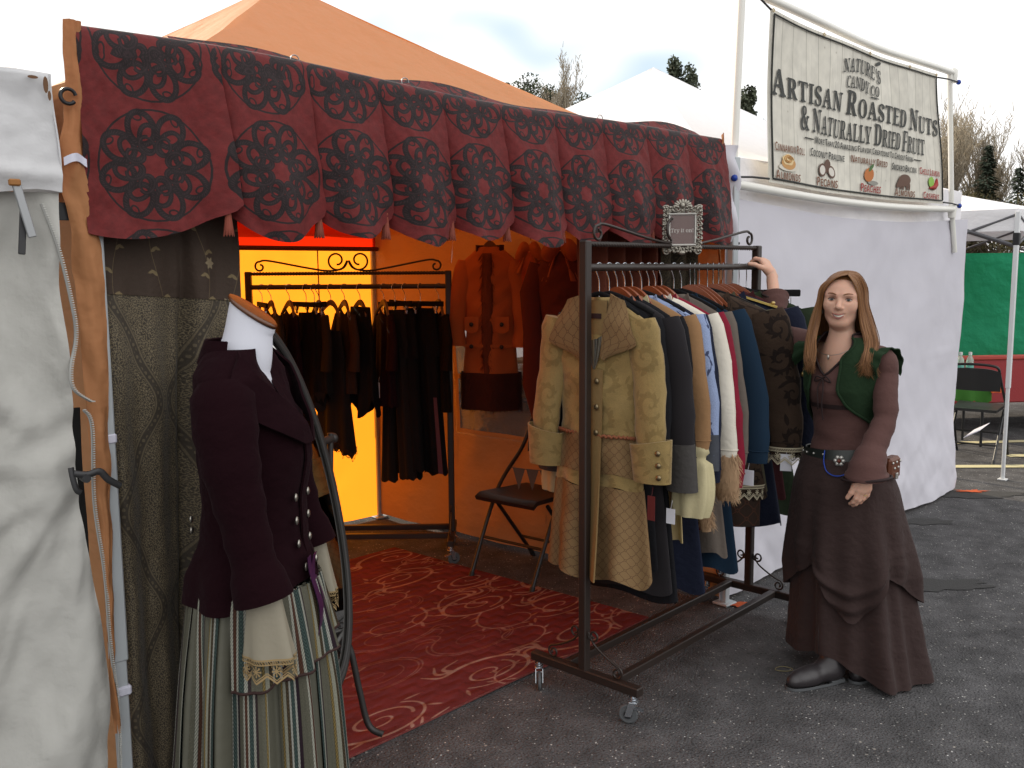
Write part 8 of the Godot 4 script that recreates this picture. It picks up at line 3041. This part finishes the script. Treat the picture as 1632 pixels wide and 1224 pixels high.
	for s in [-1.0, 1.0]: # flared cap sleeves
		var sh: Vector3 = Lsh if s > 0 else Rsh
		var cs := MB.new()
		cs.shell(func(u, v):
			var a := lerpf(-2.0, 2.0, u)
			var outw: Vector3 = WX * s
			var q = v
			var pl = 0.005 * sin(a * 9.0) * q
			var r = lerpf(0.060, 0.090, q) + pl
			var o: Vector3 = sh + UP * lerpf(0.020, -0.006, q) + outw * lerpf(-0.030, 0.040 + 0.010 * cos(a), q)
			return o + UP * cos(a) * r * lerpf(0.55, 0.86, q) + WF * sin(a) * r * lerpf(1.1, 0.95, q) - UP * 0.02 * q, 40, 8, 0.004)
		part("cap_sleeve", cs, gv, vest)
	# --- belt with metal flower, studs, pouch
	var lea := mat("belt_leather", lin(0.012, 0.016, 0.014), 0.4, {"norm": norm_tex("fine", 9, 0.1, 3, 3.0), "ns": 0.3, "tri": 12.0, "spec": 0.5})
	var be := thing("belt", "wide black leather belt with a metal flower and buckles round the woman's hips", "belt")
	var bb := MB.new()
	bb.shell(func(u, v):
		var phi = TAU * (1.0 - u)
		return torso_at(phi, lerpf(0.815, 0.905, v) + 0.012 * sin(phi), 0.022 + 0.004 * sin(v * PI)), 60, 5, 0.006)
	part("strap", bb, lea, be)
	var fo := torso_at(0.42, 0.872, 0.032)
	var fn := (WX * sin(0.42) + WF * cos(0.42)).normalized()
	var fx := UP.cross(fn).normalized()
	var fl := MB.new()
	for k in 6:
		var a := TAU * k / 6.0
		fl.ell(fo + fx * cos(a) * 0.014 + UP * sin(a) * 0.014, Vector3(0.009, 0.009, 0.009), 10, 8)
	part("metal_flower", fl, mats.silver_bright, be)
	var fc := MB.new()
	fc.ell(fo + fn * 0.007, Vector3(0.007, 0.007, 0.006), 10, 8)
	part("flower_centre", fc, mat("flower_red", lin(0.12, 0.025, 0.015), 0.4), be)
	var bk := MB.new()
	bk.box(fo - UP * 0.035, Vector3(0.034, 0.012, 0.008), bs(fx, UP), 0.003)
	bk.cyl(fo - UP * 0.04 - fx * 0.009, fo - UP * 0.06 - fx * 0.009, 0.004)
	bk.cyl(fo - UP * 0.04 + fx * 0.009, fo - UP * 0.06 + fx * 0.009, 0.004)
	part("buckle", bk, mats.silver_bright, be)
	for k in 12:
		var phi := -0.9 + k * 0.30
		if absf(phi - 0.42) < 0.2: continue
		var sb := MB.new()
		sb.ell(torso_at(phi, 0.888 + 0.012 * sin(phi), 0.030), Vector3(0.0045, 0.0045, 0.0045), 8, 6)
		part("stud", sb, mats.silver_bright, be)
	var cd := MB.new()
	cd.tube(bez([torso_at(0.05, 0.905, 0.034), torso_at(0.08, 0.86, 0.040), torso_at(0.2, 0.825, 0.040), torso_at(0.45, 0.818, 0.040), torso_at(0.9, 0.85, 0.036)], 6), 0.0025, 6)
	part("blue_cord", cd, mats.blue_plastic, be)
	var po := MB.new()
	var pc := torso_at(1.75, 0.845, 0.048)
	var pn := (WX * sin(1.75) + WF * cos(1.75)).normalized()
	po.box(pc, Vector3(0.10, 0.085, 0.045), bs(UP.cross(pn).normalized(), UP), 0.010)
	var pouch := part("pouch", po, mat("pouch_leather", lin(0.10, 0.030, 0.012), 0.45), be)
	var ps := MB.new()
	for k in 5:
		ps.ell(pc + pn * 0.024 + UP * (0.025 - 0.022 * (k % 2)) + UP.cross(pn) * (-0.036 + 0.018 * k), Vector3(0.005, 0.005, 0.004), 8, 6)
	ps.box(pc + pn * 0.026 - UP * 0.028, Vector3(0.018, 0.024, 0.008), bs(UP.cross(pn).normalized(), UP), 0.002)
	part("stud", ps, mats.silver_bright, pouch)
	# --- skirt
	var skm := mat("skirt_brown", lin(0.030, 0.016, 0.0145), 0.88, {"norm": norm_tex("cloth_creases", 23, 0.018, 5, 9.0, 512), "ns": 0.6, "tri": 2.6, "rim": 0.3})
	var nz := noise(400, 1.3, 3)
	var sk := func(phi: float, y: float, off: float) -> Vector3:
		var q := clampf((0.87 - y) / 0.87, 0, 1)
		var c := WC + Vector3(0.065, 0, 0.02) * q
		var wx := lerpf(0.150, 0.265, pow(q, 0.9)) + off
		var wf := lerpf(0.120, 0.212, pow(q, 0.8)) + off
		var wb := lerpf(0.130, 0.300, pow(q, 1.0)) + off
		var k := 1.0 + (0.070 * sin(phi * 7.0 + 0.6 + y) + 0.050 * sin(phi * 13.0 + 1.9 - y * 2.0)) * sm(0.05, 0.6, q) + 0.05 * nz.get_noise_2d(phi * 1.0, y * 2.0) * q
		var cp := cos(phi)
		return c + UP * y + (WX * sin(phi) * wx + WF * cp * (wf if cp > 0 else wb)) * k
	var s1 := MB.new()
	s1.grid(func(u, v):
		var phi = TAU * u
		var hem := 0.085 - 0.075 * sm(-0.2, 1.0, sin(phi + 0.2)) + 0.02 * sin(phi * 3.0) + 0.05 * exp(-pow(wrapf(phi - 0.1, -PI, PI) / 0.5, 2.0))
		return sk.call(phi, lerpf(maxf(0.012, hem), 0.86, v), 0.0), 120, 60, true)
	part("skirt", s1, skm, t)
	# hitched-up upper layer with swags
	var s2 := MB.new()
	var hem2 := func(phi: float) -> float:
		var a := wrapf(phi, -PI, PI)
		var g1 := exp(-pow((a + 0.12) / 0.24, 2.0))   # gathered points
		var g2 := exp(-pow((a - 1.18) / 0.24, 2.0))
		return 0.33 + 0.12 * g1 + 0.09 * g2 - 0.05 * cos((a - 0.5) * 3.2) + 0.015 * sin(a * 9.0)
	s2.shell(func(u, v):
		var phi = -TAU * (u - 0.5) - 0.0
		var a := wrapf(phi, -PI, PI)
		var y0: float = hem2.call(phi)
		var y := lerpf(y0, 0.87, v)
		var d = 1.0 - v
		var pull1 := exp(-pow((a + 0.12) / 0.22, 2.0))
		# swag folds run out of the gathered point
		var sw := 0.0
		for j in 4:
			var fy := 0.47 - 0.045 * j - 0.13 * pow(absf(sin((a - 0.5) * 1.3)), 1.0) * -0.0 + (0.10 + 0.02 * j) * (pow(clampf((a - 0.5) / 0.65, -1.2, 1.2), 2.0) - 0.9)
			sw += exp(-pow((y - fy) / 0.016, 2.0)) * 0.022 * exp(-pow((a - 0.5) / 0.8, 2.0))
		var puff := 0.022 * sm(0.0, 0.25, d) * (1.0 - 0.65 * sm(0.80, 1.0, d)) * (1.0 - 0.5 * pull1)
		return sk.call(phi, y, 0.012 + puff + sw) , 120, 60, 0.004)
	part("upper_skirt", s2, skm, t)
	# --- boots
	var bm := mat("boot_leather", lin(0.028, 0.024, 0.026), 0.42, {"norm": norm_tex("soft", 15, 0.03, 4, 3.0), "ns": 0.3, "tri": 9.0, "spec": 0.5})
	for q in [[Vector3(1.232, 0, -3.452), Vector3(-0.93, 0, 0.36)], [Vector3(1.44, 0, -3.58), Vector3(-0.62, 0, 0.78)]]:
		var o: Vector3 = q[0]
		var f: Vector3 = (q[1] as Vector3).normalized()
		var sd := f.cross(UP)
		var prims := [cap(o + UP * 0.052 - f * 0.01, o + f * 0.135 + UP * 0.034, 0.040, 0.033, 0.03), cap(o + f * 0.10 + UP * 0.036, o + f * 0.175 + UP * 0.030, 0.036, 0.026, 0.03), cap(o + UP * 0.06, o + UP * 0.19 - f * 0.02, 0.044, 0.042, 0.04), egg(o + f * 0.1 - UP * 0.04, Vector3(0.3, 0.052, 0.3), 0.004, true)]
		var g := MB.new()
		nets(g, prims, o + Vector3(-0.24, -0.01, -0.18), o + Vector3(0.14, 0.38, 0.26), 0.006)
		var boot := part("boot", g, bm, t)
		var so := MB.new()
		so.grid(func(u, v):
			var a = TAU * u
			var l := lerpf(-0.052, 0.205, 0.5 + 0.5 * cos(a))
			var w := 0.040 * sqrt(maxf(0.0, 1.0 - pow((l - 0.075) / 0.131, 4.0)))
			return o + f * l + sd * signf(sin(a)) * w * minf(1.0, absf(sin(a)) * 3.0) + UP * (0.002 + 0.011 * v), 40, 1, true)
		so.box(o - f * 0.012 + UP * 0.010, Vector3(0.065, 0.018, 0.075), bs(f, UP), 0.004)
		part("sole", so, mats.caster_rubber if mats.has("caster_rubber") else bm, boot)
	# --- jewellery
	var rg := MB.new()
	var rp: Array = lh[9 + 1] if false else lh[5 + 6]
	var ra: Vector3 = rp[1]
	var rb: Vector3 = rp[2]
	var rdn := (rb - ra).normalized()
	var rx := rdn.cross(Vector3(0, 0, 1)).normalized()
	rg.tube(scroll(ra.lerp(rb, 0.45), rx, rdn.cross(rx), 0.0098, 0.0098, 0, 1.0), 0.0014, 6, false)
	part("ring", rg, mat("gold", lin(0.55, 0.40, 0.15), 0.25, {"metal": 1.0}), t)
	var pd := MB.new()
	var pp := []
	for k in 21:
		var a := lerpf(-1.1, 1.1, k / 20.0)
		pp.append(torso_at(a * 0.9, 1.345 - 0.075 * cos(a * 1.3), 0.0) + WF * 0.006)
	pd.tube(pp, 0.0012, 5)
	pd.ell(pp[10] + WF * 0.004 - UP * 0.008, Vector3(0.005, 0.010, 0.004), 8, 6)
	part("necklace", pd, mats.silver, t)

func build_hair(t: Node3D, W: Callable, HB: Basis) -> void:
	var m := mat("hair", Color(1, 1, 1), 0.45, {"vc": true, "spec": 0.5})
	var mb := MB.new()
	var rng := RandomNumberGenerator.new()
	rng.seed = 1234
	# a close cap of hair under the locks
	mb.col = Color(0.19, 0.082, 0.029)
	mb.grid(func(u, v):
		var a = TAU * u
		var b = v * PI * 0.56
		var fr := maxf(0.0, sin(a))  # 1 at the face
		b *= 1.0 - 0.46 * pow(fr, 1.5) * 1.0
		return W.call(cos(a) * sin(b) * 0.0815, 0.034 + cos(b) * 0.096, -0.020 + sin(a) * sin(b) * 0.101), 40, 16, true, 1, 1, true)
	# one path from the parting down past the shoulders; back runs from the face (0) to the nape (1)
	var path := func(side: float, back: float, length: float, lift: float, j: Vector3) -> Array:
		var tt := clampf(back / 0.16, 0.0, 1.0)
		var bk := clampf((back - 0.16) / 0.84, 0.0, 1.0)
		var along := lerpf(0.050, -0.095, bk)
		var px := lerpf(0.020, 0.0, bk)
		var y0 := 0.128 - 1.05 * pow(absf(along + 0.012), 1.6)
		var ang := lerpf(0.30, -1.45, bk)
		var sx := cos(ang) * side
		var sz := sin(ang)
		var rad := 0.080 + lift
		var q0 := Vector3(px, y0 + lift * 0.4, along)
		var q1 := Vector3(px + side * 0.040 * cos(ang * 0.6), y0 - 0.012 + lift * 0.6, lerpf(along, sz * 0.08 - 0.02, 0.35))
		var q2 := Vector3(sx * rad, 0.060, sz * 0.088 - 0.016)
		var q3 := Vector3(sx * (rad + 0.010), -0.010, sz * 0.094 - 0.014)
		var q4 := Vector3(sx * (rad + (0.034 if side > 0.0 else 0.024)), -0.085, sz * 0.100 - 0.012)
		if tt < 1.0: # the front: parted on her left, swept over the forehead to the temples
			var f0: Array = [Vector3(0.018, 0.112, 0.068), Vector3(-0.022, 0.096, 0.084), Vector3(-0.060, 0.048, 0.068), Vector3(-0.071, -0.012, 0.042), Vector3(-0.076, -0.085, 0.034)] if side < 0.0 else [Vector3(0.022, 0.110, 0.070), Vector3(0.042, 0.086, 0.080), Vector3(0.060, 0.040, 0.064), Vector3(0.069, -0.014, 0.046), Vector3(0.082, -0.085, 0.040)]
			var s3 := tt * tt * (3.0 - 2.0 * tt)
			q0 = (f0[0] as Vector3).lerp(q0, s3)
			q1 = (f0[1] as Vector3).lerp(q1, s3)
			q2 = (f0[2] as Vector3).lerp(q2, s3)
			q3 = (f0[3] as Vector3).lerp(q3, s3)
			q4 = (f0[4] as Vector3).lerp(q4, s3)
		var fwd := sm(-0.9, 0.2, ang)
		var p4: Vector3 = W.call(q4.x, q4.y, q4.z)
		var e1 := p4 - UP * 0.085 * length + HB.z * lerpf(-0.045, 0.022, fwd) + HB.x * side * (lerpf(0.004, 0.022, fwd) if side > 0.0 else lerpf(0.0, 0.012, fwd))
		var e2 := e1 - UP * 0.080 * length + HB.z * lerpf(-0.02, 0.040, fwd) - HB.x * side * 0.004
		var e3 := e2 - UP * 0.036 * length + HB.x * side * j.x * 0.022 + HB.z * j.y * 0.014
		return bez([W.call(q0.x, q0.y, q0.z) + j * 0.0008, W.call(q1.x, q1.y, q1.z) + j * 0.0015, W.call(q2.x, q2.y, q2.z) + j * 0.002, W.call(q3.x, q3.y, q3.z) + j * 0.003, p4 + j * 0.005, e1 + j * 0.007, e2 + j * 0.009, e3 + j * 0.010], 4)
	# the mass of the hair under the loose strands
	for side in [-1.0, 1.0]:
		var P := PackedVector3Array()
		var nu := 44
		var rows := []
		for i in nu + 1:
			var wave := 0.003 * sin(i * 1.9) + 0.002 * sin(i * 4.3)
			rows.append(path.call(side, i / float(nu), 0.92 + 0.05 * sin(i * 2.7), wave, Vector3.ZERO))
		var nv: int = rows[0].size() - 1
		for j in nv + 1:
			for i in nu + 1: P.append(rows[i][j])
		mb.col = Color(0.19, 0.082, 0.029)
		mb.lattice(P, nu, nv, false, 1, 1, side > 0.0)
	for k in 1500:
		var side := -1.0 if rng.randf() < 0.48 else 1.0
		var back := rng.randf()
		if k < 420: back = rng.randf() * 0.18
		var j := Vector3(rng.randf_range(-1, 1), rng.randf_range(-1, 1), rng.randf_range(-1, 1))
		var pts: Array = path.call(side, back, rng.randf_range(0.80, 1.02), rng.randf_range(0.001, 0.006), j)
		var rads := []
		var r := rng.randf_range(0.0009, 0.0026)
		for i in pts.size():
			var q := i / float(pts.size() - 1)
			rads.append(r * (0.6 + 0.5 * sin(PI * minf(1.0, q * 0.75 + 0.12))) * (1.0 if q < 0.8 else lerpf(1.0, 0.2, (q - 0.8) / 0.2)))
		mb.col = Color(0.15, 0.060, 0.020).lerp(Color(0.31, 0.150, 0.056), rng.randf())
		mb.tube(pts, rads, 4, false, 0.6, HB.z)
	part("hair", mb, m, t)

func build_small_things() -> void:
	var rb := MB.new()
	var pts := []
	for k in 33:
		var a := TAU * k / 32.0
		pts.append(Vector3(1.083 + cos(a) * 0.034 + 0.004 * sin(a * 2.0), 0.003, -3.561 + sin(a) * 0.022))
	rb.tube(pts, 0.0016, 5, false)
	solo("rubber_band", rb, mat("rubber_tan", lin(0.22, 0.19, 0.10), 0.7), "tan rubber band lying on the asphalt by the boot", "rubber band")
